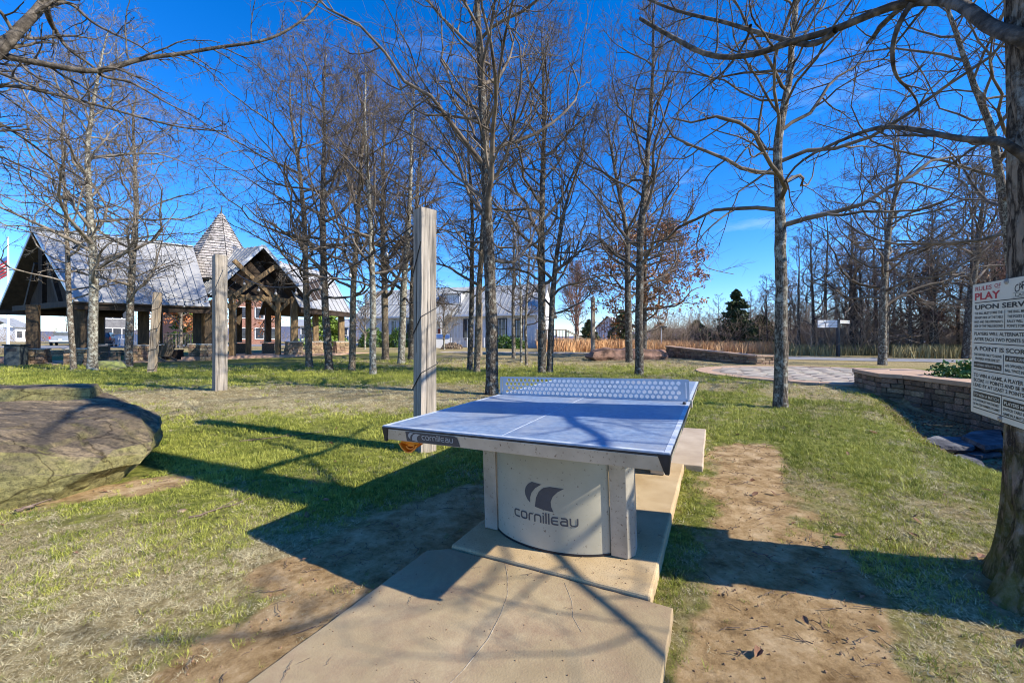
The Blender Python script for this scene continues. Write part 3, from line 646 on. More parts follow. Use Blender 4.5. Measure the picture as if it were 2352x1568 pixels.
# net with real hexagonal holes
nw, nh, px_ = WT - .01, .1525, .0388
outs = [[(.012, 0), (nw, 0), (nw, nh - .012)] + arc(nw - .012, nh - .012, .012, 0, 90, 3) + arc(.012, nh - .012, .012, 90, 180, 3) + [(0, 0)]]
row = px_ * math.sqrt(3) / 2; hr = .0151
for j in range(4):
    yy = .024 + j * row; k = 36
    x0 = (nw - (k - .5) * px_) / 2 + (.5 * px_ if j % 2 else 0) * 1.0
    for i in range(k):
        xx = x0 + i * px_
        if xx > nw - .045 or xx < .045: continue
        outs.append([(xx + hr * math.sin(R(60 * a)), yy + hr * math.cos(R(60 * a))) for a in range(6)])
for xx in (.018, nw - .024): outs.append([(xx, .018), (xx + .006, .018), (xx + .006, nh - .02), (xx, nh - .02)])
me = flat_shape(outs, .004); xf_mesh(me, lambda c: np.stack([c[:, 0] + .005, LT / 2 - c[:, 2], ZT + .001 + c[:, 1]], -1)); link('net', me, M['net'], tab)
MB().box((.006, LT / 2, ZT - .015), (.03, .05, .05)).box((WT - .002, LT / 2, ZT - .015), (.03, .05, .05)).build('net_bracket', M['alu'], tab, local=True, bevel=.003)
MB().lathe([(.012, 0), (.012, .008), (.008, .014)], (WT - .03, LT / 2 - .13, ZT + .001), 10).build('bumper', M['black'], tab, local=True)

# ------------------------------------------------------------------ timber posts and string lights
def post(pt, w, ztop, yaw, label, lean=(0, 0), m='wood_post', coil=None, notch=True, grp='square timber posts for the string lights'):
    t = thing('timber_post', label, 'post', (pt.x, pt.y, pt.z), group=grp)
    rg = random.Random(int(abs(pt.x) * 100)); hh = ztop - pt.z; n_ = 12; vs = []
    for i in range(n_ + 1):
        z = -.1 + (hh + .1) * i / n_; c = Vector((lean[0] * z / hh, lean[1] * z / hh))
        for k in range(4):
            sx_, sy_ = ((-1, -1), (1, -1), (1, 1), (-1, 1))[k]; j = .003
            q = Vector((sx_ * w / 2 + rg.uniform(-j, j), sy_ * w / 2 + rg.uniform(-j, j))); q.rotate(Matrix.Rotation(yaw, 2)) if False else None
            x = q.x * math.cos(yaw) - q.y * math.sin(yaw); y = q.x * math.sin(yaw) + q.y * math.cos(yaw)
            vs.append((x + c.x, y + c.y, z + (rg.uniform(-.004, .004) if i == n_ else 0)))
    fs = [(i * 4 + k, i * 4 + (k + 1) % 4, i * 4 + 4 + (k + 1) % 4, i * 4 + 4 + k) for i in range(n_) for k in range(4)] + [(3, 2, 1, 0), tuple(n_ * 4 + k for k in range(4))]
    MB().add(vs, fs).build('timber', M[m], t, local=True, bevel=.008)
    cr_ = MB()                       # drying cracks and knots set into the faces
    for k in range(4):
        ax = yaw + k * math.pi / 2; nx_, ny_ = math.cos(ax), math.sin(ax); tx_, ty_ = -ny_, nx_
        for q in range(3):
            u = rg.uniform(-.32, .32) * w; z0 = rg.uniform(.0, .5) * hh; z1 = z0 + rg.uniform(.25, .5) * hh
            pts = []
            for s_ in range(9):
                z = z0 + (z1 - z0) * s_ / 8; uu = u + rg.uniform(-.004, .004); d = w / 2 + .0005
                pts.append((nx_ * d + tx_ * uu + lean[0] * z / hh, ny_ * d + ty_ * uu + lean[1] * z / hh, z))
            cr_.tube(pts, [.0008 + .0022 * math.sin(math.pi * (s_ + .5) / 9) for s_ in range(9)], 4)
    cr_.build('crack', M['timber_dark'], t, local=True)
    return t
def sag(a, b, d, n_=24):
    return [a.lerp(b, i / n_) - Vector((0, 0, 4 * d * (i / n_) * (1 - i / n_))) for i in range(n_ + 1)]
bulb_me = MB().lathe([(.006, 0), (.014, -.008), (.014, -.05), (.017, -.055), (.032, -.085), (.034, -.105), (.024, -.13), (.006, -.14)], sides=10).mesh('bulb'); 
sock_me = MB().lathe([(.008, .02), (.016, .012), (.0175, -.052), (.014, -.054)], sides=10).mesh('socket')
bulb_me.shade_smooth()
def string_light(pts, label, spacing, r=.006, first=.3, drop=.05, bsc=1.0):
    t = thing('string_light_cable', label, 'string lights', pts[0])
    MB().tube(pts, r, 6).build('cable', M['black'], t)
    d = -first; o = pts[0]; nb = 0
    for i in range(1, len(pts)):
        L = (pts[i] - pts[i - 1]).length
        while d + L >= spacing * nb and L > 0:
            k = (spacing * nb - d) / L; q = pts[i - 1].lerp(pts[i], max(0, min(1, k))); nb += 1
            b = link('bulb', bulb_me, M['bulb_glass'], t); s_ = link('socket', sock_me, M['black'], b)
            b.location = q - pts[0] - Vector((0, 0, drop)); b.scale = (bsc * .5,) * 3
            if nb > 40: break
        d += L
    return t
def wrap(base, w, yaw, zs, n_per=4, r=.0055, gap=.008, start=0, lean=(0, 0), hh=2):
    pts = []; c = [(-1, -1), (1, -1), (1, 1), (-1, 1)]; K = len(zs)
    for i, z in enumerate(zs):
        k = (start + i) % 4; q = Vector(c[k]) * (w / 2 + gap)
        x = q.x * math.cos(yaw) - q.y * math.sin(yaw); y = q.x * math.sin(yaw) + q.y * math.cos(yaw)
        pts.append(Vector((base.x + x + lean[0] * z / hh, base.y + y + lean[1] * z / hh, base.z + z)))
    return pts
gA = GV(976, 1034); gB = GV(505, 896); gC = GV(349, 857)
yA = R(45 + 2)
post(gA, .198, 2.74, R(40), 'tall weathered grey timber post right behind the left corner of the table', m='wood_post')
post(gB, .25, 3.30, R(52), 'weathered square timber post standing alone in front of the pavilion porch', m='wood_post')
post(gC, .215, 3.05, R(20), 'leaning tan timber post wrapped in string lights near the pavilion left wing', lean=(.22, .0), m='wood_post2')
pD = GT(1103, 27.5); post(pD, .26, 3.95, R(20), 'timber post beyond the central tree trunk before the white house', m='wood_post2')
pE = GT(1362, 31); post(pE, .26, 4.7, R(15), 'dark timber post beside the long red-brown boulder', m='wood_post')
# cables
za = [.30, .42, .62, .72, .92, 1.02, 1.22, 1.35, 1.56, 1.68, 1.90, 2.05, 2.42]
wA = wrap(gA, .198, R(40), za, start=0)
string_light(wA, 'black cable wound round the tall grey post behind the table', 99, r=.006, first=0)
zc_ = [.12, .16, .45, .52, .85, .92, 1.25, 1.32, 1.62, 1.70, 2.0, 2.06, 2.35, 2.45, 2.75]
wC = wrap(gC, .215, R(20), zc_, start=0, lean=(.22, 0), hh=3.05)
string_light(wC, 'string of bulbs wound round the leaning tan post', .85, r=.012, first=.2, drop=.02, bsc=1.3)
zb_ = [2.75, 2.9, 3.0]
tA = PV(1003, 520, gA.y - .02); tA2 = PV(947, 520, gA.y)
tB = PV(521, 610, gB.y - .1); tB2 = PV(492, 668, gB.y)
string_light(sag(tB, tA2, .62), 'bulb string sagging from the lone post to the tall post behind the table', .95, r=.008, first=.45, bsc=1.5)
string_light(sag(tB2, PV(366, 668, gC.y), .35), 'bulb string running from the lone post back to the leaning tan post', 1.3, r=.01, first=.9, bsc=1.6)
string_light(sag(PV(366, 665, gC.y), PV(545, 640, 24), .8), 'bulb string running from the leaning tan post to the pavilion porch', 1.5, r=.01, first=.8, bsc=1.6)

# ------------------------------------------------------------------ trees
def unit(v): return v / np.maximum(np.linalg.norm(v, axis=-1, keepdims=True), 1e-9)
def tubes_np(P, Rr, sides):          # P (B, n, 3), Rr (B, n) -> verts, quads
    B, n_, _ = P.shape
    T = np.empty_like(P); T[:, 1:-1] = P[:, 2:] - P[:, :-2]; T[:, 0] = P[:, 1] - P[:, 0]; T[:, -1] = P[:, -1] - P[:, -2]; T = unit(T)
    ax = unit(P[:, -1] - P[:, 0]); ref = np.where(np.abs(ax[:, 2:3]) > .8, np.array([[1., .1, 0]]), np.array([[0, 0, 1.]]))[:, None, :].repeat(n_, 1)
    U = unit(np.cross(T, ref)); Vv = np.cross(U, T)
    a = np.arange(sides) * 2 * np.pi / sides
    Q = P[:, :, None, :] + Rr[:, :, None, None] * (U[:, :, None, :] * np.cos(a)[None, None, :, None] + Vv[:, :, None, :] * np.sin(a)[None, None, :, None])
    idx = np.arange(B * n_ * sides).reshape(B, n_, sides); nxt = np.roll(idx, -1, 2)
    Fq = np.stack([idx[:, :-1], nxt[:, :-1], nxt[:, 1:], idx[:, 1:]], -1).reshape(-1, 4)
    return Q.reshape(-1, 3), Fq
def grow(rg, P0, D0, L, n_, wig, up, droop=0):
    B = len(P0); P = np.empty((B, n_ + 1, 3)); P[:, 0] = P0; d = unit(D0)
    for i in range(n_):
        d = unit(d + rg.normal(0, wig, (B, 3)) + np.array([0, 0, up]))
        P[:, i + 1] = P[:, i] + d * (L / n_)[:, None]
    return P
def spawn(rg, P, Rr, k, s0, s1, ang, lenf, n_, wig, up, rmin, rf=.6, sidebias=0):
    B, m_, _ = P.shape; s = s0 + (s1 - s0) * (np.arange(k)[None] + rg.rand(B, k)) / k
    f = s * (m_ - 1); i0 = np.minimum(f.astype(int), m_ - 2); fr = (f - i0)[..., None]; b = np.arange(B)[:, None]
    A0, A1 = P[b, i0], P[b, i0 + 1]; pos = A0 + (A1 - A0) * fr; tan = unit(A1 - A0)
    rad = Rr[b, i0] * (1 - fr[..., 0]) + Rr[b, i0 + 1] * fr[..., 0]
    Lp = np.linalg.norm(np.diff(P, axis=1), axis=2).sum(1)[:, None]
    q = unit(np.cross(tan, rg.normal(0, 1, tan.shape))); an = np.radians(rg.uniform(ang[0], ang[1], (B, k)))[..., None]
    D = tan * np.cos(an) + q * np.sin(an)
    L = Lp * lenf * (1.15 - .6 * s) * rg.uniform(.6, 1.25, (B, k))
    r0 = np.maximum(rad * rf, rmin)
    Pn = grow(rg, pos.reshape(-1, 3), D.reshape(-1, 3), L.reshape(-1), n_, wig, up)
    tp = np.linspace(1, .35, n_ + 1)[None]
    return Pn, r0.reshape(-1)[:, None] * tp
def polyline(pts, n_):
    pts = np.array([list(q) for q in pts], float); d = np.r_[0, np.cumsum(np.linalg.norm(np.diff(pts, axis=0), axis=1))]; s = np.linspace(0, d[-1], n_)
    out = np.stack([np.interp(s, d, pts[:, i]) for i in range(3)], -1)
    for _ in range(2): out[1:-1] = (out[:-2] + 2 * out[1:-1] + out[2:]) / 4
    return out
def leaves_np(rg, tips, k, size, spread, flat=.4):
    B = len(tips); c = np.repeat(tips, k, 0) + rg.normal(0, spread, (B * k, 3)); N_ = len(c)
    a = unit(rg.normal(0, 1, (N_, 3))); b = unit(np.cross(a, rg.normal(0, 1, (N_, 3)))); s = (size * rg.uniform(.6, 1.3, N_))[:, None]
    Q = np.stack([c - a * s, c - b * s * flat + a * s * .1, c + a * s, c + b * s * flat + a * s * .1], 1).reshape(-1, 3)
    return Q, np.arange(N_ * 4).reshape(-1, 4)
def build_parts(t, loc, trunkP, trunkR, sides, levels, bm_, tm_, leaf=None, leafm=None, flare=.55):
    loc = np.array(list(loc))
    r_ = trunkR.copy(); h = trunkP[:, 2] - trunkP[0, 2]; r_ *= 1 + flare * np.exp(-np.maximum(h, 0) / .22)
    V_, F_ = tubes_np(trunkP[None], r_[None], sides)
    rg = np.random.RandomState(int(abs(loc[0]) * 77) % 9999)
    ang = np.tile(np.arange(sides) * 2 * np.pi / sides, len(trunkP)); hh = np.repeat(h, sides)
    cen = np.repeat(trunkP, sides, 0); k_ = 1 + (.16 * np.sin(ang * 3 + 1 + loc[0]) + .14 * np.sin(ang * 5 + loc[1])) * np.exp(-hh / .25) + .03 * np.sin(ang * 2 + hh * 3) + .02 * np.sin(hh * 9 + ang * 4)
    V_ = cen + (V_ - cen) * k_[:, None]
    link('trunk', fastmesh('trunk', V_ - loc, F_), bm_, t)
    Vs, Fs, o_ = [], [], 0
    for P, Rr, sd in levels:
        v, f = tubes_np(P, Rr, sd); Vs.append(v); Fs.append(f + o_); o_ += len(v)
    link('crown', fastmesh('crown', np.concatenate(Vs) - loc, np.concatenate(Fs)), tm_, t)
    if leaf is not None:
        v, f = leaf; link('foliage', fastmesh('foliage', v - loc, f, smooth=False), leafm, t)
def make_tree(label, pts, r0, seed, top=None, crown=3.6, hb=.24, n1=32, k=(7, 6, 3), bm_='bark_a', tm_='twig', lo_el=(5, 30), hi_el=(35, 65), leaf=None, name='bare_tree', group='bare lawn trees', cat='tree', t_dist=16, up=.05, sides=14):
    rg = np.random.RandomState(seed); base = pts[0]; crown *= 1.12
    if sides == 14 and n1 < 32: n1 = int(n1 * 1.22)
    t = thing(name, label, cat, base, group=group)
    tp = list(pts); n_ = 44
    P = polyline([base - Vector((0, 0, .25))] + tp[1:], n_); hgt = P[-1, 2] - P[0, 2]
    s = np.linspace(0, 1, n_); P[4:-1, :2] += np.cumsum(rg.normal(0, .010, (n_ - 5, 2)), 0) * .6
    Rr = r0 * (1 - .12 * s) * (1 - s ** 1.6 * .86); Rr = np.maximum(Rr, .012)
    rmin = max(.0024, .00038 * t_dist)
    # primary limbs
    u = hb + (1 - hb) * ((np.arange(n1) + rg.rand(n1) * .8) / n1) ** .92; u = np.minimum(u, .995)
    f = u * (n_ - 1); i0 = np.minimum(f.astype(int), n_ - 2); pos = P[i0] + (P[i0 + 1] - P[i0]) * (f - i0)[:, None]; rad = Rr[i0]
    az = np.arange(n1) * 2.4 + rg.normal(0, .5, n1); w = (u - hb) / (1 - hb)
    el = np.radians((lo_el[0] + (lo_el[1] - lo_el[0]) * rg.rand(n1)) * (1 - w) + (hi_el[0] + (hi_el[1] - hi_el[0]) * rg.rand(n1)) * w)
    D = np.stack([np.cos(el) * np.cos(az), np.cos(el) * np.sin(az), np.sin(el)], -1)
    L = crown * (.55 + .75 * np.sin(np.pi * np.clip(w * .8 + .18, 0, 1))) * rg.uniform(.65, 1.15, n1) * (1 - .35 * w)
    r1 = np.clip(rad * rg.uniform(.34, .62, n1), rmin * 2.5, .11)
    P1 = grow(rg, pos, D, L, 9, .235, up * 1.8); R1 = r1[:, None] * np.linspace(1, .22, 10)[None]
    P2, R2 = spawn(rg, P1, R1, k[0], .18, 1, (30, 62), .48, 6, .27, up, rmin * 1.6)
    P3, R3 = spawn(rg, P2, R2, k[1], .12, 1, (28, 65), .52, 3, .26, up * .8, rmin * 1.15)
    lv = [(P1, R1, 6), (P2, R2, 4), (P3, R3, 3)]; tips = P3[:, -1]
    if k[2]:
        P4, R4 = spawn(rg, P3, R3, k[2], .15, 1, (30, 65), .62, 1, .22, up * .5, rmin * .85, rf=.8); lv.append((P4, R4, 3)); tips = P4[:, -1]
    lf = None; lm_ = None
    if leaf:
        frac, cnt, size, zmax, mname = leaf; sel = tips[(rg.rand(len(tips)) < frac) & (tips[:, 2] < zmax)]
        lf = leaves_np(rg, sel, cnt, size, size * 1.1); lm_ = M[mname]
    build_parts(t, base, P, Rr, sides, lv, M[bm_], M[tm_], lf, lm_)
    return t
def lawn_tree(label, px, w, seed, top, t=None, **kw):
    b = GV(*px[0]) if t is None else GT(px[0][0], t); d = b.y
    th = abs(math.atan2(b.x, b.y)); r0 = .5 * w / F * d * math.cos(th)
    pts = [b] + [PV(x, y, d + i * .03) for i, (x, y) in enumerate(px[1:])]
    last = pts[-1]; prev = pts[-2]; dirn = (last - prev).normalized(); 
    if top > last.z: pts.append(Vector((last.x + dirn.x * (top - last.z) * .6, last.y + .3, top)))
    return make_tree(label, pts, r0, seed, t_dist=d, **kw)
lawn_tree('slim grey tree leftmost of the three trunks before the pavilion left wing', [(170, 850), (158, 650), (150, 450), (142, 300)], 16, 11, 12.5, bm_='bark_a', crown=3.6, tm_='twig_pale')
lawn_tree('thick pale lichen-covered tree in the middle of the trio before the pavilion', [(212, 850), (216, 650), (208, 450), (203, 340), (222, 200)], 26, 12, 14.5, bm_='bark_d', crown=4.2, n1=30, tm_='twig_pale')
lawn_tree('dark-barked tree with flared base beside the small mossy rock', [(295, 843), (299, 650), (312, 480), (307, 380), (302, 250)], 22, 13, 13.0, bm_='bark_a', crown=3.8, tm_='twig_pale')
lawn_tree('tree with a long left-reaching limb just right of the pavilion porch', [(711, 843), (703, 650), (700, 500), (690, 400), (668, 250)], 17, 14, 14.0, bm_='bark_c', crown=4.4, n1=28)
lawn_tree('dark trunk with two root flares beside the porch, right of the limb-bearing tree', [(757, 850), (745, 650), (742, 500), (746, 300), (744, 200)], 19, 15, 13.5, bm_='bark_b', crown=3.6)
lawn_tree('tree curving right near its base, third from the porch', [(808, 851), (814, 650), (824, 500), (832, 350)], 16, 16, 12.5, bm_='bark_c', crown=3.2)
lawn_tree('straight grey-brown tree standing nearest the camera in the group left of the tall post', [(857, 860), (855, 650), (850, 500), (838, 300)], 16, 17, 11.5, bm_='bark_d', crown=2.8)
lawn_tree('broad-footed tree with a wide root plate behind the others left of the tall post', [(886, 826), (882, 650), (876, 500), (880, 350)], 17, 18, 15.5, bm_='bark_c', crown=3.8, leaf=(.05, 2, .06, 5, 'leaf_orange'))
lawn_tree('flared pale tree immediately left of the tall grey post', [(921, 835), (928, 650), (938, 500), (944, 350)], 17, 19, 14.5, bm_='bark_d', crown=3.6, leaf=(.04, 2, .055, 5, 'leaf_orange'))
lawn_tree('tree half hidden behind the tall grey post', [(945, 827), (948, 650), (955, 500), (962, 380)], 16, 20, 14.0, bm_='bark_b', crown=3.2)
lawn_tree('left stem of the leaning pair just left of the large central trunk', [(1079, 849), (1083, 650), (1085, 500), (1075, 350)], 13, 21, 12.0, bm_='bark_b', crown=2.8, n1=20)
lawn_tree('right stem of the pair just left of the large central trunk', [(1095, 854), (1100, 650), (1108, 500), (1118, 350)], 15, 22, 13.0, bm_='bark_c', crown=3.0, leaf=(.05, 2, .05, 5.5, 'leaf_brown'))
lawn_tree('large central tree with white lichen on its trunk just beyond the table net', [(1131, 905), (1128, 700), (1122, 500), (1113, 300), (1104, 120), (1096, 0)], 29, 23, 12.5, bm_='bark_b', crown=3.9, n1=36, hb=.26, k=(8, 6, 3), up=.07, hi_el=(40, 70))
lawn_tree('slender young tree far behind, before the right end of the white house', [(1180, 813), (1178, 700), (1180, 560), (1176, 460)], 9, 24, 9.5, t=25, bm_='bark_a', crown=2.6, n1=18, k=(6, 5, 2))
lawn_tree('thin straight sapling with smooth pale bark between the central tree and the dark pair', [(1209, 838), (1208, 700), (1216, 560)], 7, 25, 9.0, bm_='bark_a', crown=2.0, n1=16, k=(5, 5, 2))
lawn_tree('very thin sapling beside the smooth pale one', [(1197, 832), (1196, 680), (1190, 560)], 6, 26, 8.0, bm_='bark_d', crown=1.8, n1=14, k=(5, 5, 2))
lawn_tree('dark straight stem of the close pair behind the net', [(1245, 857), (1243, 650), (1242, 500), (1246, 300), (1244, 180)], 19, 27, 13.5, bm_='bark_b', crown=3.8, n1=30)
lawn_tree('right-leaning stem of the close pair behind the net', [(1262, 857), (1268, 700), (1277, 600), (1298, 480), (1330, 380)], 15, 28, 9.5, bm_='bark_b', crown=2.8, n1=22)
lawn_tree('dark tree behind the long boulder, its trunk bending left above', [(1446, 832), (1440, 650), (1438, 540), (1420, 440), (1400, 330)], 17, 29, 14.0, bm_='bark_b', crown=4.0, n1=26, lo_el=(20, 40))
lawn_tree('tall straight tree left of the mid stone wall, nearest in front of the long boulder', [(1468, 862), (1470, 700), (1472, 560), (1486, 400), (1496, 250), (1502, 130)], 20, 30, 13.5, bm_='bark_b', crown=3.6, n1=34, lo_el=(20, 45), up=.08)
lawn_tree('bare tree with a forked top standing alone on the right lawn', [(1792, 937), (1796, 700), (1795, 560), (1793, 450), (1784, 350), (1790, 300), (1812, 210)], 33, 31, 9.2, bm_='bark_a', crown=3.0, n1=26, hb=.36, k=(7, 6, 3), up=.03, lo_el=(-5, 15))
lawn_tree('tree at the roadside behind the terracotta-topped wall', [(2026, 838), (2030, 650), (2040, 520), (2060, 420)], 22, 32, 12.0, bm_='bark_a', crown=4.2, n1=26, lo_el=(0, 20))
lawn_tree('stout dark tree at the wood edge beside the rules sign', [(2219, 812), (2228, 700), (2240, 620), (2262, 450)], 25, 33, 13, t=26, bm_='bark_b', crown=4.4, n1=24, leaf=(.22, 2, .075, 9, 'leaf_brown'))
lawn_tree('leaning forked tree rising behind the large right-hand trunk', [(2345, 860), (2330, 650), (2305, 430), (2285, 300), (2235, 170), (2195, 50)], 34, 34, 11.5, t=9.5, bm_='bark_a', crown=4.3, n1=26, hb=.3, lo_el=(0, 20))
# the oak that keeps its brown leaves, small orange oaks behind the pavilion
lawn_tree('young oak holding layered brown leaves behind the two dark trunks', [(1478, 805), (1480, 700), (1482, 560)], 15, 41, 10.0, t=27, bm_='bark_b', crown=3.9, n1=26, hb=.18, k=(7, 5, 2), lo_el=(-5, 12), hi_el=(20, 40), leaf=(.75, 7, .115, 9.2, 'leaf_brown'), name='oak_tree', group=None, cat='oak tree')
lawn_tree('oak with dense orange leaves seen through the pavilion beside the leaning post', [(415, 785), (416, 740), (418, 700)], 9, 42, 9.0, t=42, bm_='bark_a', crown=4.2, n1=22, hb=.2, k=(6, 5, 2), leaf=(.9, 4, .22, 99, 'leaf_orange'), name='oak_tree', group=None, cat='oak tree', lo_el=(0, 20))
lawn_tree('orange-leaved oak seen through the porch posts', [(610, 790), (611, 740), (612, 700)], 10, 43, 8.0, t=40, bm_='bark_b', crown=3.0, n1=20, hb=.35, k=(6, 5, 2), leaf=(.35, 3, .16, 99, 'leaf_orange'), name='oak_tree', group=None, cat='oak tree')
lawn_tree('vase-shaped pinkish ornamental tree by the deck of the white house', [(1325, 796), (1325, 770)], 9, 44, 8.6, t=42, bm_='bark_d', tm_='twig_red', crown=3.4, n1=34, hb=.16, k=(7, 5, 2), lo_el=(45, 60), hi_el=(65, 82), up=.12, name='ornamental_tree', group=None, cat='ornamental tree')
lawn_tree('tiny bare sapling before the white house porch', [(1262 - 268 + 26, 800), (1020, 770)], 5, 45, 5.4, t=38, bm_='bark_d', tm_='twig_pale', crown=1.7, n1=22, hb=.2, k=(6, 4, 0), lo_el=(35, 50), hi_el=(55, 75), name='ornamental_tree', group=None, cat='sapling')
lawn_tree('bare sapling before the left end of the white house', [(838, 797), (838, 770)], 5, 46, 5.8, t=40, bm_='bark_d', tm_='twig_pale', crown=1.9, n1=22, hb=.2, k=(6, 4, 0), lo_el=(35, 50), hi_el=(55, 75), name='ornamental_tree', group=None, cat='sapling')
lawn_tree('reddish bare tree far left behind the parked pickup', [(236, 772), (236, 740)], 9, 47, 9.5, t=75, bm_='bark_d', tm_='twig_red', crown=4.2, n1=26, hb=.2, k=(7, 4, 0), lo_el=(30, 50), hi_el=(55, 75), name='ornamental_tree', group=None, cat='ornamental tree')

# --- limbs drawn by hand: near oak on the right and the one whose limbs enter at upper left
def limb(P, r0, r1, n_=26):
    q = polyline(P, n_); r0 *= 1.22; r1 *= 1.1; return q, r0 + (r1 - r0) * np.linspace(0, 1, n_) ** .8
def near_tree(label, base, trunkP, trunkR, limbs, seed, bm_, leaf=None, top_n=0, extra=None, sub=(9, 6, 4), tsides=40, fine=True, L2=.32):
    rg = np.random.RandomState(seed); t = thing('oak_tree', label, 'tree', base); loc = np.array(list(base))
    n_ = len(trunkP); h = trunkP[:, 2] - trunkP[0, 2]
    V_, F_ = tubes_np(trunkP[None], (trunkR * (1 + .62 * np.exp(-np.maximum(h, 0) / .22)))[None], tsides)
    ang = np.tile(np.arange(tsides) * 2 * np.pi / tsides, n_); hh = np.repeat(h, tsides); cen = np.repeat(trunkP, tsides, 0)
    k_ = 1 + (.13 * np.sin(ang * 3 + .4) + .12 * np.sin(ang * 5 + 2) + .06 * np.sin(ang * 9)) * np.exp(-hh / .35) + .02 * np.sin(ang * 2 + hh * 2.2)
    if fine:                          # furrowed bark as relief
        rad = np.repeat(trunkR, tsides)
        fur = np.array([abs(mnoise.noise(Vector((math.cos(a) * 7, math.sin(a) * 7, z * 3.0)))) + .55 * abs(mnoise.noise(Vector((math.cos(a) * 15, math.sin(a) * 15, z * 7 + 9)))) for a, z in zip(ang, hh)])
        k_ = k_ + (np.clip(fur, 0, .4) - .2) * .075 / np.maximum(rad, .12)
    V_ = cen + (V_ - cen) * k_[:, None]
    link('trunk', fastmesh('trunk', V_ - loc, F_), M[bm_], t)
    for P, Rr in limbs:
        v, f = tubes_np(P[None], Rr[None], 10); Vs = [v]; Fs = [f]; o_ = len(v)
        Lb = np.linalg.norm(np.diff(P, axis=0), axis=1).sum()
        P2, R2 = spawn(rg, P[None], Rr[None], max(4, int(sub[0] * Lb / 3)), .12, 1, (35, 75), L2 * min(1, 2.6 / Lb), 8, .17, .03, .006, rf=.42)
        P3, R3 = spawn(rg, P2, R2, sub[1], .15, 1, (30, 70), .42, 5, .2, .03, .0034, rf=.6)
        P4, R4 = spawn(rg, P3, R3, sub[2], .2, 1, (30, 70), .5, 3, .28, .02, .0018, rf=.7)
        for a, b, sd in ((P2, R2, 6), (P3, R3, 4), (P4, R4, 3)):
            v, f = tubes_np(a, b, sd); Vs.append(v); Fs.append(f + o_); o_ += len(v)
        link('limb', fastmesh('limb', np.concatenate(Vs) - loc, np.concatenate(Fs)), M['limb'], t)
    return t
# right oak
rb = Vector((2.65, 1.775, h1(2.65, 1.775)))
def rtrunk(): 
    pts = [Vector((2.64, 1.775, rb.z - .15)), Vector((2.645, 1.77, .6)), Vector((2.65, 1.77, 1.2)), Vector((2.64, 1.785, 2.2)), Vector((2.61, 1.80, 3.4)), Vector((2.63, 1.86, 5.0)), Vector((2.8, 2.0, 8))]
    P = polyline(pts, 170); return P, np.interp(P[:, 2], [0, 1.2, 2.2, 3.4, 6, 8], [.258, .243, .232, .215, .12, .05])
TP, TR = rtrunk()
def cp(pts, d0, d1, ox=2400, sc=.6377):      # limb points from an enlarged crop
    out = []
    for i, (x, y) in enumerate(pts):
        d = d0 + (d1 - d0) * i / (len(pts) - 1); out.append(PV((ox + x * sc) / 1.63265, y * sc / 1.63265, d))
    return out
LR = []
LR.append(limb([Vector((2.62, 1.8, 2.42))] + cp([(2258, 220), (2140, 190), (2050, 160), (1930, 50), (1850, 10), (1750, 0), (1600, 5), (1450, 40), (1300, 110), (1150, 180), (1000, 215), (870, 250), (700, 320), (480, 345), (330, 300), (230, 240), (100, 170), (0, 110)], 1.8, 3.6), .029, .014, 44))
LR.append(limb(cp([(1150, 180), (1100, 245), (1000, 275), (930, 255), (850, 235), (650, 180), (500, 130), (330, 95), (200, 60), (50, 0), (-60, -60)], 2.65, 3.6), .018, .008))
LR.append(limb([Vector((2.60, 1.8, 1.87))] + cp([(2110, 812), (2080, 830), (1850, 820), (1700, 775), (1500, 740), (1370, 745), (1250, 800), (1100, 860), (980, 920), (890, 990), (850, 1070)], 1.85, 2.9), .019, .006))
LR.append(limb(cp([(1600, 20), (1560, 60), (1500, 190), (1480, 290), (1485, 380), (1505, 460), (1580, 520), (1640, 600), (1645, 710)], 2.15, 2.4), .013, .003, 18))
LR.append(limb(cp([(650, 150), (655, 180), (590, 300), (500, 420), (330, 560), (200, 680)], 3.1, 3.5), .010, .003, 16))
# crown of the right oak above the frame
TPh = TP[TP[:, 2] > 2.6]
rg0 = np.random.RandomState(77)
TPm = TP[(TP[:, 2] > 2.05) & (TP[:, 2] < 3.4)]
for z_, a_, e_, L_ in ((2.15, -52, 10, 3.0), (2.4, -70, 18, 2.8), (2.3, -14, 27, 2.8), (2.7, -30, 28, 3.0)):
    i = int(np.argmin(abs(TPm[:, 2] - z_))); a, e = R(a_), R(e_)      # limbs on the sunny side, out of the picture to the right; their shade falls on the table and the slab
    P_ = grow(rg0, TPm[i][None], np.array([[math.cos(a) * math.cos(e), math.sin(a) * math.cos(e), math.sin(e)]]), np.array([L_]), 14, .13, .0)[0]
    LR.append((P_, np.linspace(.028, .007, 15)))
for q in range(7):
    i = rg0.randint(8, len(TPh) - 2); a = R(-110 + q * 27); e = R(rg0.uniform(15, 55)); L = rg0.uniform(2.2, 4.0) * (1.1 - .5 * i / len(TPh))
    P_ = grow(rg0, TPh[i][None], np.array([[math.cos(a) * math.cos(e), math.sin(a) * math.cos(e), math.sin(e)]]), np.array([L]), 14, .13, .02)[0]
    if P_[:, 1].min() < 6: LR.append((P_, np.linspace(.055, .012, 15)))
near_tree('large furrowed oak trunk at the right edge carrying the rules sign', rb, TP, TR, LR, 5, 'bark_near', sub=(8, 5, 3), tsides=150)
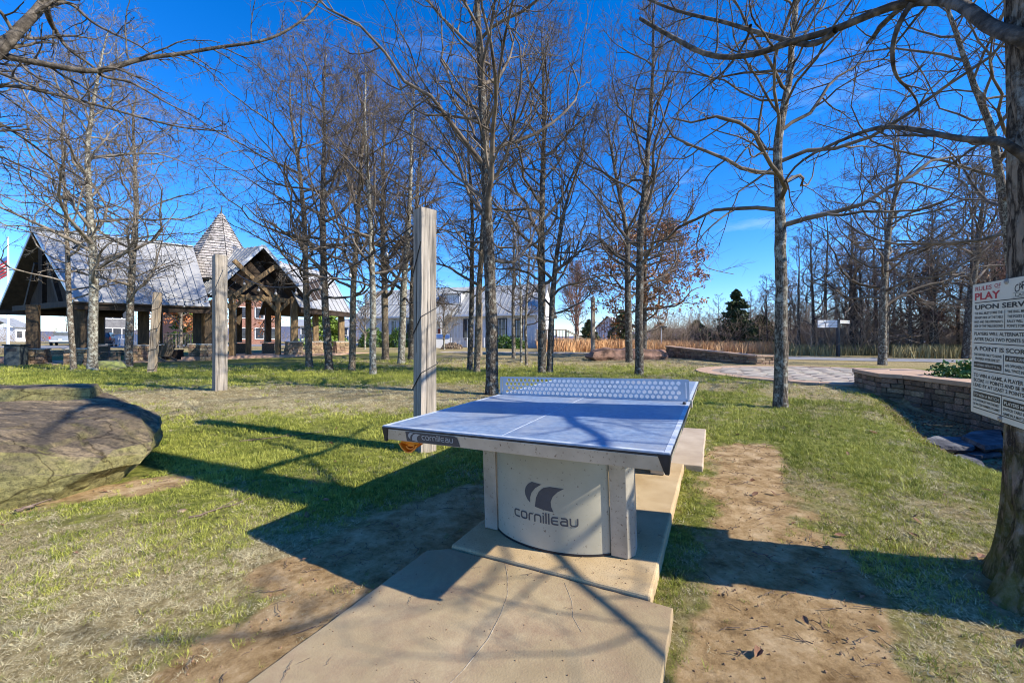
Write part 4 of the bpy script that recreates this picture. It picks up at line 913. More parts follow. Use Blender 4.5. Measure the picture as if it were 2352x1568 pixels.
# left oak (trunk just outside the frame, limbs inside)
def lp(pts, d0, d1): return cp(pts, d0, d1, ox=0, sc=.57396)
lb = Vector((-7.6, 4.0, h1(-7.6, 4.0)))
P_ = polyline([lb - Vector((0, 0, .2)), Vector((-7.55, 4, 1.5)), Vector((-7.3, 4, 3.2)), Vector((-7.1, 4.05, 5)), Vector((-6.8, 4.1, 8)), Vector((-6.7, 4.1, 10))], 60)
LL = []
LL.append(limb([Vector((-7.4, 4, 2.9))] + lp([(0, 370), (60, 250), (150, 160), (240, 90), (300, 20), (330, -60)], 4.0, 4.3), .06, .035, 20))
LL.append(limb([Vector((-7.35, 4, 3.1))] + lp([(-200, 330), (0, 350), (60, 380), (200, 400), (370, 435), (500, 460), (640, 485), (700, 450), (790, 430), (900, 380), (980, 370), (1120, 365), (1280, 335), (1450, 305), (1680, 280), (1790, 250), (1900, 190), (1980, 130), (2040, 80), (2090, 0)], 4.0, 5.4), .042, .009, 44))
LL.append(limb([Vector((-7.4, 4, 2.6))] + lp([(0, 530), (130, 570), (330, 605), (520, 660), (700, 700), (850, 750), (1000, 790), (1200, 840), (1480, 860)], 4.4, 5.8), .030, .007, 34))
LL.append(limb([Vector((-7.5, 4, 2.0))] + lp([(-60, 740), (20, 820), (170, 910), (280, 990), (350, 1060), (480, 1120), (610, 1220)], 4.5, 5.6), .030, .008, 26))
LL.append(limb(lp([(300, 50), (440, 0), (530, 80), (600, 150), (760, 230), (900, 290), (980, 350), (1100, 430)], 4.3, 5.2), .018, .005, 24))
LL.append(limb(lp([(300, 50), (330, 150), (380, 230), (440, 320), (560, 400), (660, 480)], 4.3, 4.9), .026, .010, 18))
LL.append(limb(lp([(650, 485), (700, 510), (850, 530), (950, 590), (1100, 680), (1250, 750), (1420, 860)], 4.8, 5.6), .015, .004, 24))
LL.append(limb([Vector((-7.5, 4, 1.6))] + lp([(-100, 1000), (0, 1010), (200, 1120), (420, 1200), (600, 1260)], 4.8, 6.2), .022, .005, 22))
near_tree('oak just left of the frame whose long dark limbs reach across the upper left sky', lb, P_, np.interp(P_[:, 2], [0, 3, 6, 10], [.26, .2, .13, .05]), LL, 9, 'bark_b', fine=False, sub=(15, 6, 3), L2=.4)

# wood on the right: several shapes, copied
PROTO = []
def proto(seed, hgt, crown, leaf=None, tm='twig_dark', bm_='bark_b'):
    t = make_tree('x', [Vector((0, 0, 0)), Vector((.1, 0, hgt * .4)), Vector((-.1 + .3 * (seed % 3 - 1), .1, hgt * .8)), Vector((.1, 0, hgt))], .15, seed, crown=crown, hb=.2, n1=17, k=(6, 5, 2), bm_=bm_, tm_=tm, leaf=leaf, name='woodland_tree', group='bare trees of the wood behind the road', t_dist=32, sides=8)
    PROTO.append(t); return t
proto(101, 11.5, 3.0); proto(102, 10.0, 3.4, tm='twig_red'); proto(103, 12.5, 3.0, tm='twig'); proto(104, 9.0, 2.8); proto(105, 8.0, 2.4, tm='twig_red', leaf=(.06, 2, .1, 9, 'leaf_brown'))
rg = random.Random(8); first = set(); spots = []
for i in range(78):
    if i < 34: d = rg.uniform(33, 40); px = rg.uniform(1790, 2500)
    elif i < 66: d = rg.uniform(40, 54); px = rg.uniform(1700, 2450)
    else: d = rg.uniform(52, 72); px = rg.uniform(1600, 1860)
    spots.append((px, d))
for i, (px, d) in enumerate(spots):
    if px > 2000: d = d * .86
    g = GT(px, d); k = i % 5; s_ = rg.uniform(.72, 1.08) * (.78 if px < 1850 else 1) * (.8 if d > 51 else 1)
    if k not in first: o = PROTO[k]; first.add(k); o.location = g; o.rotation_euler = (0, 0, rg.uniform(0, 6)); o.scale = (s_,) * 3
    else: o = copy_tree(PROTO[k], None, g, rg.uniform(0, 6), s_)
    o['label'] = 'bare dark-branched tree of the wood behind the road on the right'
# fallen-in background trees along the left horizon
for i in range(16):
    px = rg.uniform(-60, 480) if i < 9 else rg.uniform(1180, 1640); d = rg.uniform(85, 120)
    o = copy_tree(PROTO[(1, 4, 2)[i % 3]], None, GT(px, d), rg.uniform(0, 6), rg.uniform(.45, .62)); o['group'] = 'small bare trees on the far horizon'
    o['label'] = 'small bare tree far off on the horizon'

# foliage masses made of leaf faces
def leafmass(cen, rad, n_, size, seed, shape='ball', flat=.55):
    rg = np.random.RandomState(seed)
    if shape == 'cone':
        nc = max(60, n_ // 45); hc = rg.rand(nc) ** .9; ac = rg.rand(nc) * 6.283; rc = (1 - hc) ** .62 * rg.uniform(.35, 1.12, nc)
        cc = np.stack([np.cos(ac) * rc * rad[0], np.sin(ac) * rc * rad[1], hc * rad[2]], -1); w_ = rg.randint(0, nc, n_)
        c = cc[w_] + rg.normal(0, 1, (n_, 3)) * np.array([.16, .16, .10]) * rad[0] * (1.1 - hc[w_])[:, None]
        c[:, 2] = np.abs(c[:, 2])
    elif shape == 'old':
        h = rg.rand(n_) ** .8; a = rg.rand(n_) * 6.283; rr = (1 - h) ** .8 * (.45 + .55 * rg.rand(n_) ** .4) * (1 + .25 * np.sin(a * 5 + h * 21)); c = np.stack([np.cos(a) * rr * rad[0], np.sin(a) * rr * rad[1], h * rad[2]], -1)
    else:
        v = unit(rg.normal(0, 1, (n_, 3))); r = (.55 + .45 * rg.rand(n_) ** .5) * (1 + .18 * np.sin(v[:, 0] * 7 + seed) * np.cos(v[:, 1] * 6 + v[:, 2] * 5)); c = v * r[:, None] * np.array(rad); c[:, 2] = np.abs(c[:, 2]) if shape == 'dome' else c[:, 2]
    c = c + np.array(list(cen))
    a = unit(rg.normal(0, 1, (n_, 3)) + np.array([0, 0, .3])); b = unit(np.cross(a, rg.normal(0, 1, (n_, 3)))); s = (size * rg.uniform(.6, 1.4, n_))[:, None]
    return np.stack([c - a * s, c - b * s * flat, c + a * s, c + b * s * flat], 1).reshape(-1, 3), np.arange(n_ * 4).reshape(-1, 4)
def evergreen(label, px, d, w, h, seed, m='cedar', n_=5000, size=.16, name='cedar_tree', cat='evergreen tree', group=None):
    g = GT(px, d); t = thing(name, label, cat, g, group=group)
    MB().tube([g, g + Vector((0, 0, h * .5)), g + Vector((0, 0, h * .92))], [.13, .09, .03], 7).build('trunk', M['bark_b'], t)
    v, f = leafmass((0, 0, .25), (w / 2, w / 2, h - .2), n_, size, seed, 'cone'); link('foliage', fastmesh('foliage', v, f, False), M[m], t); return t
evergreen('tall dark cedar rising above the brush at the edge of the wood', 1691, 44, 4.2, 6.7, 1, n_=8000)
evergreen('squat dark cedar in the brush left of the tall one', 1600, 48, 4.2, 3.4, 2)
evergreen('dark cedar left of the roadside lamp, behind the brown-leaved oak', 1428, 48, 3.4, 4.6, 3)
evergreen('low dark cedar beside the small white outbuilding', 1362 + 185 - 200 + 5, 52, 2.6, 3.4, 4)
evergreen('broad dark cedar standing between the tall cedar and the wood', 1748, 46, 4.6, 4.0, 5, n_=6000)
evergreen('small dark cedar low in the brush near the lamp pole', 1515, 52, 3.6, 3.2, 6)
evergreen('bright green pine seen through the pavilion right wing', 745, 40, 4.0, 5.6, 7, m='leaf_green', name='pine_tree')
evergreen('green pine behind the orange oak left of the porch', 428, 46, 3.8, 5.6, 8, m='leaf_green', name='pine_tree')
def bush(label, g, rad, seed, m='shrub', n_=2200, size=.06, group=None):
    t = thing('shrub', label, 'shrub', g, group=group)
    v, f = leafmass((0, 0, 0), rad, n_, size, seed, 'dome'); link('foliage', fastmesh('foliage', v, f, False), M[m], t)
    MB().tube([g, g + Vector((.05, 0, rad[2] * .6))], .02, 5).tube([g, g + Vector((-.15, .05, rad[2] * .6))], .015, 5).build('stem', M['twig_dark'], t); return t
bush('glossy green shrub on the terracotta-topped wall beside the sign', Vector((9.7, 7.95, .08)), (.95, 1.0, .72), 11, n_=5200, size=.045)
bush('green shrub low by the pavilion-side end of the white house', GT(845 + 10, 45), (1.6, .8, 2.2), 12, n_=2600, size=.1)
bush('clipped green shrub left of the tall post at the house wall', GT(915, 44.5), (1.3, .8, 2.1), 13, n_=2200, size=.1)
bush('green shrub under the right window of the white house', GT(1160, 41.0), (1.5, .8, 1.35), 14, n_=2200, size=.09)
bush('green shrub in front of the right end window of the white house', GT(1187, 40.4), (1.1, .8, 1.1), 15, n_=1800, size=.09)
# brush band at the foot of the wood, tall orange field grass
def blades_mass(name, pts, hgt, w, seed, m, nseg=1, kind='stuff'):
    rg = np.random.RandomState(seed); P = np.array(pts); N_ = len(P); a = rg.rand(N_) * 6.283; h = hgt * rg.uniform(.55, 1.2, N_); ln = rg.normal(0, .22, (N_, 2)) * h[:, None]
    z = H(P[:, 0], P[:, 1]); d = np.stack([np.cos(a), np.sin(a)], -1) * w * .5
    b0 = np.stack([P[:, 0] - d[:, 0], P[:, 1] - d[:, 1], z - .02], -1); b1 = np.stack([P[:, 0] + d[:, 0], P[:, 1] + d[:, 1], z - .02], -1)
    m1 = np.stack([P[:, 0] + ln[:, 0] * .35 + d[:, 0] * .8, P[:, 1] + ln[:, 1] * .35 + d[:, 1] * .8, z + h * .6], -1); m0 = np.stack([P[:, 0] + ln[:, 0] * .35 - d[:, 0] * .8, P[:, 1] + ln[:, 1] * .35 - d[:, 1] * .8, z + h * .6], -1)
    tp = np.stack([P[:, 0] + ln[:, 0], P[:, 1] + ln[:, 1], z + h], -1)
    V = np.stack([b0, b1, m1, m0, tp], 1).reshape(-1, 3); i = np.arange(N_) * 5
    Fq = np.concatenate([np.stack([i, i + 1, i + 2], -1), np.stack([i, i + 2, i + 3], -1), np.stack([i + 3, i + 2, i + 4], -1)])
    o = link(name, fastmesh(name, V, Fq, False), m); o['kind'] = kind; return o
rg = np.random.RandomState(4)
def scat(n_, d0, d1, p0, p1, cond=None):
    d = rg.uniform(d0, d1, n_); px = rg.uniform(p0, p1, n_); x = (px - 1176) / F * d
    P = np.stack([x, d], -1); return P if cond is None else P[cond(P[:, 0], P[:, 1])]
rd = [(15.5, 27.5), (22, 24.8), (30, 22), (42, 17.5)]
def offroad(x, y):
    dmin = np.min([seg_d(x, y, rd[i], rd[i + 1])[0] for i in range(3)], 0); return (dmin > 3.4) & (y > np.interp(x, [10, 22, 30, 42, 60], [28, 25, 22, 18, 10]))
o = blades_mass('field_grass', np.concatenate([scat(9000, 33, 46, 1235, 1820, offroad), scat(7000, 44, 62, 1235, 1800)]), 1.0, .055, 5, M['broom']); tag(o, 'tall orange-brown field grass beyond the mid stone wall', 'field grass')
o = blades_mass('undergrowth', np.concatenate([scat(9000, 30, 40, 1780, 2500, offroad), scat(6000, 26, 34, 2050, 2600, offroad)]), .85, .05, 6, M['brush_green']); tag(o, 'green-brown undergrowth along the foot of the wood', 'undergrowth')
def twigmass(name, n_, d0, d1, p0, p1, hgt, m, label, seed):
    r = np.random.RandomState(seed); d = r.uniform(d0, d1, n_); px = r.uniform(p0, p1, n_); x = (px - 1176) / F * d
    P0 = np.stack([x, d, H(x, d)], -1); D = unit(r.normal(0, .45, (n_, 3)) + np.array([0, 0, 1]))
    P1 = grow(r, P0, D, hgt * r.uniform(.5, 1.2, n_), 5, .18, .02); R1 = np.full((n_, 1), .026) * np.linspace(1, .3, 6)[None]
    P2, R2 = spawn(r, P1, R1, 7, .1, 1, (25, 65), .5, 2, .25, .02, .016)
    Vs, Fs, o_ = [], [], 0
    for a, b in ((P1, R1), (P2, R2)):
        v, f = tubes_np(a, b, 3); Vs.append(v); Fs.append(f + o_); o_ += len(v)
    o = link(name, fastmesh(name, np.concatenate(Vs), np.concatenate(Fs)), m); tag(o, label, 'brush', kind='stuff'); return o
twigmass('brushwood', 1100, 41, 60, 1480, 1900, 4.4, M['brush'], 'brown leafless thicket beyond the field grass', 3)
twigmass('brushwood', 1300, 31, 46, 1840, 2500, 4.6, M['brush'], 'reddish leafless thicket among the trunks of the right-hand wood', 4)
twigmass('brushwood', 600, 70, 110, -80, 900, 3.0, M['brush'], 'brown hedge line low on the horizon behind the pavilion', 5)

# ------------------------------------------------------------------ rocks
def rock(name, label, cat, base, outline_levels, m, seed, amp=.03, sub=2, freq=2.2, kind=None, group=None, terrace=0):
    # outline_levels: list of (z, [(x, y)...]) with equal counts, bottom to top
    t = thing(name, label, cat, base, group=group)
    k = len(outline_levels[0][1]); vs = []; 
    for z, ol_ in outline_levels: vs += [(q[0], q[1], z if not hasattr(z, '__len__') else z[i]) for i, q in enumerate(ol_)]
    n_ = len(outline_levels); fs = [(i * k + j, i * k + (j + 1) % k, (i + 1) * k + (j + 1) % k, (i + 1) * k + j) for i in range(n_ - 1) for j in range(k)]
    fs += [tuple(range(k - 1, -1, -1)), tuple((n_ - 1) * k + j for j in range(k))]
    me = bpy.data.meshes.new(name); me.from_pydata(vs, [], fs); bm = bmesh.new(); bm.from_mesh(me)
    bmesh.ops.triangulate(bm, faces=[f for f in bm.faces if len(f.verts) > 4])
    bmesh.ops.subdivide_edges(bm, edges=bm.edges[:], cuts=sub, use_grid_fill=True)
    for _ in range(1): bmesh.ops.subdivide_edges(bm, edges=bm.edges[:], cuts=1, use_grid_fill=True)
    bm.normal_update()
    for v in bm.verts:
        q = v.co * freq + Vector((seed, 0, 0)); d = mnoise.noise(q) * amp * 2 + mnoise.noise(q * 3.1) * amp * .8 + mnoise.noise(q * 9) * amp * .35
        if terrace:
            side = max(0.0, 1 - abs(v.normal.z)); q2 = Vector((v.co.x * .7, v.co.y * .7, v.co.z * 7 + mnoise.noise(v.co * 1.1) * 1.6))
            d += terrace * (3.2 * side * mnoise.noise(q2) + 1.6 * side * (abs(mnoise.noise(q2 * 2.3)) - .25))
            cr_ = abs(mnoise.noise(Vector((v.co.x * 1.1 + 4, v.co.y * 3.2, v.co.z * 2)))); d -= terrace * 3.0 * max(0, .055 - cr_) / .055 * (.4 + .6 * max(0, v.normal.z))
            fl_ = mnoise.noise(Vector((v.co.x * .9, v.co.y * 1.7, 8.8))); d += terrace * 1.7 * (1 if fl_ > .08 else -.5) * max(0, v.normal.z)
        v.co += v.normal * d
    bm.to_mesh(me); bm.free()
    inv = MW[t.name].inverted(); me.transform(inv); me.materials.append(m)
    o = bpy.data.objects.new('stone_body', me); COL.objects.link(o); o.parent = t; me.shade_smooth(); me.set_sharp_from_angle(angle=R(38))
    sm_ = o.modifiers.new('edge', 'EDGE_SPLIT') if False else None
    return t
bo = bpy.data.materials.new('boulder_sandstone'); bo.use_nodes = True; n, l = bo.node_tree.nodes, bo.node_tree.links
p = n['Principled BSDF']; p.inputs['Roughness'].default_value = .85; p.inputs['Specular IOR Level'].default_value = .3; tcn = n.new('ShaderNodeTexCoord')
mpb = n.new('ShaderNodeMapping'); mpb.inputs['Scale'].default_value = (.55, 2.2, 2.2); mpb.inputs['Rotation'].default_value = (0, 0, R(20)); l.new(tcn.outputs['Object'], mpb.inputs[0])
def NB(sc, det=10, ro=.7, mapped=True):
    q = n.new('ShaderNodeTexNoise'); q.inputs['Scale'].default_value = sc; q.inputs['Detail'].default_value = det; q.inputs['Roughness'].default_value = ro
    l.new((mpb if mapped else tcn).outputs[0 if mapped else 'Object'], q.inputs['Vector']); return q.outputs[0]
geo = n.new('ShaderNodeNewGeometry'); sp = n.new('ShaderNodeSeparateXYZ'); l.new(geo.outputs['Normal'], sp.inputs[0])
topc = RAMP(NB(1.7), (.32, (.08, .062, .045)), (.43, (.23, .175, .11)), (.5, (.14, .11, .078)), (.57, (.40, .30, .18)), (.62, (.24, .19, .13)), (.70, (.48, .40, .27)))
sidec = RAMP(NB(1.3, mapped=False), (.32, (.09, .075, .045)), (.45, (.20, .17, .10)), (.56, (.30, .27, .10)), (.68, (.40, .36, .16)))
facs = n.new('ShaderNodeMapRange'); facs.inputs[1].default_value = .35; facs.inputs[2].default_value = .93; l.new(sp.outputs['Z'], facs.inputs[0])
base_ = MIX(facs.outputs[0], sidec, topc)
spk = RAMP(NB(26, 10, .8, mapped=False), (.36, (.35, .35, .35)), (.5, (1, 1, 1)), (.64, (1.45, 1.42, 1.3)))
mm_ = n.new('ShaderNodeMix'); mm_.data_type = 'RGBA'; mm_.blend_type = 'MULTIPLY'; mm_.inputs[0].default_value = 1; l.new(base_, mm_.inputs[6]); l.new(spk, mm_.inputs[7])
vc_ = n.new('ShaderNodeTexVoronoi'); vc_.feature = 'DISTANCE_TO_EDGE'; vc_.inputs['Scale'].default_value = .8
wv_ = n.new('ShaderNodeMixRGB'); wv_.blend_type = 'LINEAR_LIGHT'; wv_.inputs[0].default_value = .22; l.new(mpb.outputs[0], wv_.inputs[1]); wn_ = n.new('ShaderNodeTexNoise'); wn_.inputs['Scale'].default_value = 2.5; wn_.inputs['Detail'].default_value = 8; l.new(mpb.outputs[0], wn_.inputs['Vector']); l.new(wn_.outputs[1], wv_.inputs[2]); l.new(wv_.outputs[0], vc_.inputs['Vector'])
ck_ = RAMP(vc_.outputs['Distance'], (.0, (.22, .18, .14)), (.012, (1, 1, 1)))
mk_ = n.new('ShaderNodeMix'); mk_.data_type = 'RGBA'; mk_.blend_type = 'MULTIPLY'; mk_.inputs[0].default_value = .85; l.new(mm_.outputs[2], mk_.inputs[6]); l.new(ck_, mk_.inputs[7])
l.new(mk_.outputs[2], p.inputs['Base Color'])
bpn = n.new('ShaderNodeBump'); bpn.inputs['Strength'].default_value = 1; bpn.inputs['Distance'].default_value = .06; l.new(MATH('ADD', NB(11, 14, .8, mapped=False), MATH('MULTIPLY', NB(4, 8, .7), .8)), bpn.inputs['Height']); l.new(bpn.outputs[0], p.inputs['Normal'])
M['boulder'] = bo
bz = -.03
rock('boulder', 'large flat mossy boulder at the left edge of the lawn', 'boulder', (-4.5, 3.8, bz), [
    (-.12, [(-3.76, 2.88), (-3.60, 3.10), (-3.50, 3.52), (-3.85, 3.95), (-4.8, 4.6), (-6.8, 4.7), (-8.2, 3.2), (-6.2, 1.7)]),
    (.04, [(-3.72, 2.84), (-3.50, 3.06), (-3.40, 3.50), (-3.75, 4.02), (-4.8, 4.7), (-6.8, 4.8), (-8.2, 3.2), (-6.2, 1.65)]),
    ([.20, .15, .11, .15, .2, .2, .2, .2], [(-3.74, 2.84), (-3.38, 3.12), (-3.31, 3.54), (-3.70, 4.14), (-4.8, 4.8), (-6.8, 4.9), (-8.2, 3.2), (-6.2, 1.65)]),
    ([.37, .25, .17, .22, .3, .3, .3, .36], [(-3.82, 2.90), (-3.36, 3.24), (-3.32, 3.62), (-3.74, 4.24), (-4.9, 4.95), (-7.0, 5.0), (-8.2, 3.1), (-6.2, 1.72)]),
    ([.405, .29, .27, .38, .44, .44, .4, .40], [(-3.90, 2.98), (-3.39, 3.34), (-3.40, 3.74), (-3.86, 4.32), (-4.95, 5.02), (-7.0, 5.02), (-8.2, 3.1), (-6.2, 1.85)]),
    ([.475, .47, .43, .455, .53, .58, .58, .48], [(-4.30, 3.27), (-3.83, 3.66), (-3.68, 3.90), (-4.08, 4.28), (-5.02, 4.95), (-7.0, 4.95), (-8.0, 3.3), (-6.3, 2.3)])],
    M['boulder'], 3, amp=.024, sub=11, freq=1.6, terrace=.009)
# second layer slab at the back of the boulder
rock('boulder', 'thin dark ledge of rock lying on the back of the large left boulder', 'rock ledge', (-6, 4.7, .5), [
    (.50, [(-4.9, 4.55), (-5.15, 4.95), (-8.4, 4.8), (-8.4, 4.2)]), (.66, [(-4.95, 4.6), (-5.2, 4.92), (-8.4, 4.75), (-8.4, 4.25)])], M['boulder'], 7, amp=.012, sub=6, terrace=.005)
gl = GV(1362, 829); gr = GV(1532, 826)
d = Vector((gr.x - gl.x, gr.y - gl.y)); nn = Vector((-d.y, d.x)).normalized()
def along(s_, o_): q = Vector((gl.x, gl.y)) + d * s_ + nn * o_; return (q.x, q.y)
zz = gl.z
rock('boulder', 'long red-brown boulder with a dark undercut left end, left of the mid stone wall', 'boulder', (gl.x, gl.y, zz), [
    (zz - .1, [along(s_, 0) for s_ in (.10, .3, .55, .8, 1.0)] + [along(s_, .9) for s_ in (1.0, .8, .5, .3, .1)]),
    (zz + .22, [along(s_, -.15) for s_ in (-.02, .2, .5, .8, 1.02)] + [along(s_, 1.0) for s_ in (1.02, .8, .5, .25, 0)]),
    ([zz + v_ for v_ in (.50, .62, .58, .56, .50, .5, .6, .6, .6, .5)], [along(s_, -.12) for s_ in (.0, .2, .5, .8, 1.0)] + [along(s_, .8) for s_ in (1.0, .8, .5, .25, .05)]),
    ([zz + v_ for v_ in (.58, .72, .66, .66, .56, .56, .66, .7, .7, .6)], [along(s_, .05) for s_ in (.05, .22, .5, .78, .96)] + [along(s_, .7) for s_ in (.96, .78, .5, .25, .08)])],
    M['rock_red'], 12, amp=.07, sub=2, freq=1.2)
def blob(label, g, rad, m, seed, name='rock', cat='rock', group=None):
    t = thing(name, label, cat, g, group=group); bm = bmesh.new(); bmesh.ops.create_icosphere(bm, subdivisions=3, radius=1)
    for v in bm.verts:
        q = v.co * 1.3 + Vector((seed * 3.1, 0, 0)); v.co = v.co * (1 + .32 * mnoise.noise(q) + .1 * mnoise.noise(q * 3)); v.co.z = min(v.co.z, .62)
        v.co = Vector((v.co.x * rad[0], v.co.y * rad[1], v.co.z * rad[2]))
    me = bpy.data.meshes.new(name); bm.to_mesh(me); bm.free(); link('stone_body', me, m, t, smooth=True); return t
blob('small round mossy rock between the trio of trees', GV(416, 850) if False else GV(254 - 0, 846), (.62, .45, .55), M['rock_moss'], 2)
blob('red-brown rock low behind the long boulder', GT(1450, 25.4), (.9, .6, .95), M['rock_red'], 3)
blob('rounded rock right behind the long boulder near the mid wall', GT(1490 + 15, 26.4), (1.0, .6, .85), M['rock_red'], 4)
blob('brown rock at the far left beside the bin', GT(12, 21), (.85, .6, .55), M['rock_red'], 5)
blob('small tan stone on the lawn below the boulder', GV(418, 1174), (.035, .028, .022), M['stone'], 6)
blob('small stone at the foot of the lone post', GV(478, 890), (.22, .13, .09), M['rock_moss'], 8)
def slabrock(label, pxs, th, z, seed, m='slate'):
    pts = []
    for x, y in pxs: t_ = (CAM_H - z) * F / (y - 784); pts.append(((x - 1176) / F * t_, t_))
    cx, cy = sum(q[0] for q in pts) / len(pts), sum(q[1] for q in pts) / len(pts)
    inner = [(cx + (q[0] - cx) * .88, cy + (q[1] - cy) * .88) for q in pts]
    lv_ = [(z - th, inner), (z - th * .5, pts), (z, [(cx + (q[0] - cx) * .95, cy + (q[1] - cy) * .95) for q in pts])]
    if sum(pts[i][0] * pts[(i + 1) % len(pts)][1] - pts[(i + 1) % len(pts)][0] * pts[i][1] for i in range(len(pts))) < 0: lv_ = [(a, b[::-1]) for a, b in lv_]
    return rock('slate_slab', label, 'rock slab', (cx, cy, z - th), lv_, M[m], seed, amp=.008, sub=2, freq=3)
slabrock('long flat blue-grey slab at the left of the creek stones', [(2110, 1010), (2150, 1001), (2215, 1003), (2253, 1018), (2235, 1027), (2160, 1024)], .09, -.27, 1)
slabrock('wide flat blue-grey slab below the stone wall, right of the creek stones', [(2206, 1000), (2250, 986), (2300, 984), (2310, 1020), (2262, 1024)], .10, -.22, 2)
slabrock('tilted dark slab nearest the lawn among the creek stones', [(2185, 1046), (2215, 1038), (2255, 1058), (2278, 1085), (2262, 1092), (2215, 1068)], .07, -.36, 3)
slabrock('narrow dark slab between the two large flat creek slabs', [(2200, 1030), (2270, 1028), (2300, 1040), (2240, 1048)], .07, -.34, 4)
slabrock('small brown rock propped among the creek slabs', [(2135, 1026), (2168, 1024), (2180, 1048), (2150, 1052)], .14, -.30, 5, m='rock_red')

# ------------------------------------------------------------------ stone walls
STN = []
rgs = random.Random(3)
for k in range(6):
    bm = bmesh.new(); bmesh.ops.create_cube(bm, size=1)
    for v in bm.verts: v.co += Vector((rgs.uniform(-.045, .045), rgs.uniform(-.05, .05), rgs.uniform(-.07, .07)))
    bmesh.ops.bevel(bm, geom=bm.edges[:], offset=.06, segments=1, affect='EDGES')
    me = bpy.data.meshes.new('stone'); bm.to_mesh(me); bm.free(); STN.append(me)
STN_D = [m_.copy() for m_ in STN]
for m_ in STN: m_.materials.append(M['stone'])
for m_ in STN_D: m_.materials.append(M['stone_dk'])
def course_face(parent, a, b, z0f, z1f, ch, wmin, wmax, depth, seed, meshes, batter=0, outn=None, limit=999, rel=None, name='stone'):
    """stones over the vertical face a->b (world xy); outn: outward normal"""
    rg = random.Random(seed); a, b = Vector(a), Vector(b); L = (b - a).length; t = (b - a) / L
    nn = Vector(outn) if outn else Vector((t.y, -t.x)); yaw = math.atan2(t.y, t.x); zlo = min(z0f(0), z0f(1)); ztop = max(z1f(0), z1f(1)); z = zlo; rowi = 0
    while z < ztop - .02:
        h = ch * rg.uniform(.75, 1.25)
        if ztop - (z + h) < ch * .5: h = ztop - z
        x = -rg.uniform(0, .1) * (rowi % 2)
        while x < L - .02:
            w = rg.uniform(wmin, wmax)
            if L - (x + w) < wmin * .6: w = L - x
            xc = max(0, x) + (w + min(x, 0)) / 2; s_ = xc / L
            if z + h > z0f(s_) + .01 and z < z1f(s_) - .03:
                pr = rg.uniform(-.012, .018); bt = batter * (1 - (z + h / 2 - zlo) / max(ztop - zlo, .01))
                q = a + t * xc + nn * (pr + bt - depth / 2 + .01)
                o = bpy.data.objects.new(name, rg.choice(meshes)); COL.objects.link(o); o.parent = parent
                off = rel or Vector((0, 0, 0))
                o.location = Vector((q.x, q.y, z + h / 2)) - off; o.rotation_euler = (rg.uniform(-.02, .02), rg.uniform(-.02, .02), yaw + rg.uniform(-.02, .02) + (math.pi if rg.random() < .5 else 0))
                o.scale = ((w + min(x, 0) if x < 0 else w) - .012, depth, h - .012)
            x += w
        z += h; rowi += 1
def cap_blocks(parent, line, w, z0, z1, m, name='coping', seg=1.2, outn=1, over=.05):
    """coping blocks following a polyline (left side = outside when outn=1)"""
    P_ = [Vector(q) for q in line]; N_ = []
    for i in range(len(P_)):
        ts = []
        if i > 0: ts.append((P_[i] - P_[i - 1]).normalized())
        if i < len(P_) - 1: ts.append((P_[i + 1] - P_[i]).normalized())
        t = sum(ts, Vector((0, 0))).normalized(); nv = Vector((-t.y, t.x)) * outn; k = 1 / max(.6, nv.dot(Vector((-ts[0].y, ts[0].x)) * outn)); N_.append(nv * k)
    for i in range(len(P_) - 1):
        L = (P_[i + 1] - P_[i]).length; k = max(1, round(L / seg))
        for j in range(k):
            f0, f1 = j / k, (j + 1) / k - .006 / L
            a, b = P_[i].lerp(P_[i + 1], f0), P_[i].lerp(P_[i + 1], f1); na, nb = N_[i].lerp(N_[i + 1], f0), N_[i].lerp(N_[i + 1], f1)
            poly = [a + na * over, b + nb * over, b - nb * w, a - na * w]
            ar = sum(poly[q].x * poly[(q + 1) % 4].y - poly[(q + 1) % 4].x * poly[q].y for q in range(4))
            if ar < 0: poly = poly[::-1]
            za = z0 if not callable(z0) else z0(a.x, a.y)
            MB().prism([tuple(q) for q in poly], za, za + (z1 - z0 if not callable(z0) else z1)).build(name, m, parent, bevel=.012)
# right wall
w2 = thing('stone_wall', 'brown stone retaining wall with terracotta coping behind the rules sign', 'stone wall', (8.3, 8, -.3))
L2 = [(9.17, 10.5), (8.42, 8.95), (8.62, 8.62), (8.22, 7.03), (7.7, 5.9), (7.0, 4.0), (6.6, 2.2)]
o2 = MW[w2.name].to_translation()
for i in range(len(L2) - 1):
    a, b = Vector(L2[i]), Vector(L2[i + 1]); t = (b - a).normalized(); nn = Vector((t.y, -t.x))   # heading -y: outward is -x
    nn = -Vector((-t.y, t.x)) if (-Vector((-t.y, t.x))).x < 0 else Vector((-t.y, t.x))
    z0 = lambda s_, a=a, b=b, nn=nn: h1(a.x + (b.x - a.x) * s_ + nn.x * .15, a.y + (b.y - a.y) * s_ + nn.y * .15) - .08
    course_face(w2, a, b, z0, lambda s_: .375, .115, .16, .40, .2, 40 + i, STN_D, outn=tuple(nn), rel=o2)
    core = [a - nn * .05, b - nn * .05, b - nn * .42, a - nn * .42]
    if sum(core[q].x * core[(q + 1) % 4].y - core[(q + 1) % 4].x * core[q].y for q in range(4)) < 0: core = core[::-1]
    MB().prism([tuple(q) for q in core], -.7, .372).build('core', M['mortar'], w2)
course_face(w2, Vector((9.17, 10.5)), Vector((9.65, 10.85)), lambda s_: -.02, lambda s_: .375, .115, .16, .35, .2, 55, STN_D, outn=(-.6, .8), rel=o2)
cap_blocks(w2, [(9.65, 10.85), (9.17, 10.5), (8.42, 8.95), (8.62, 8.6), (8.22, 7.03), (7.7, 5.9), (7.0, 4.0), (6.6, 2.2)], .62, .378, .47, M['coping'], outn=-1, seg=1.3)
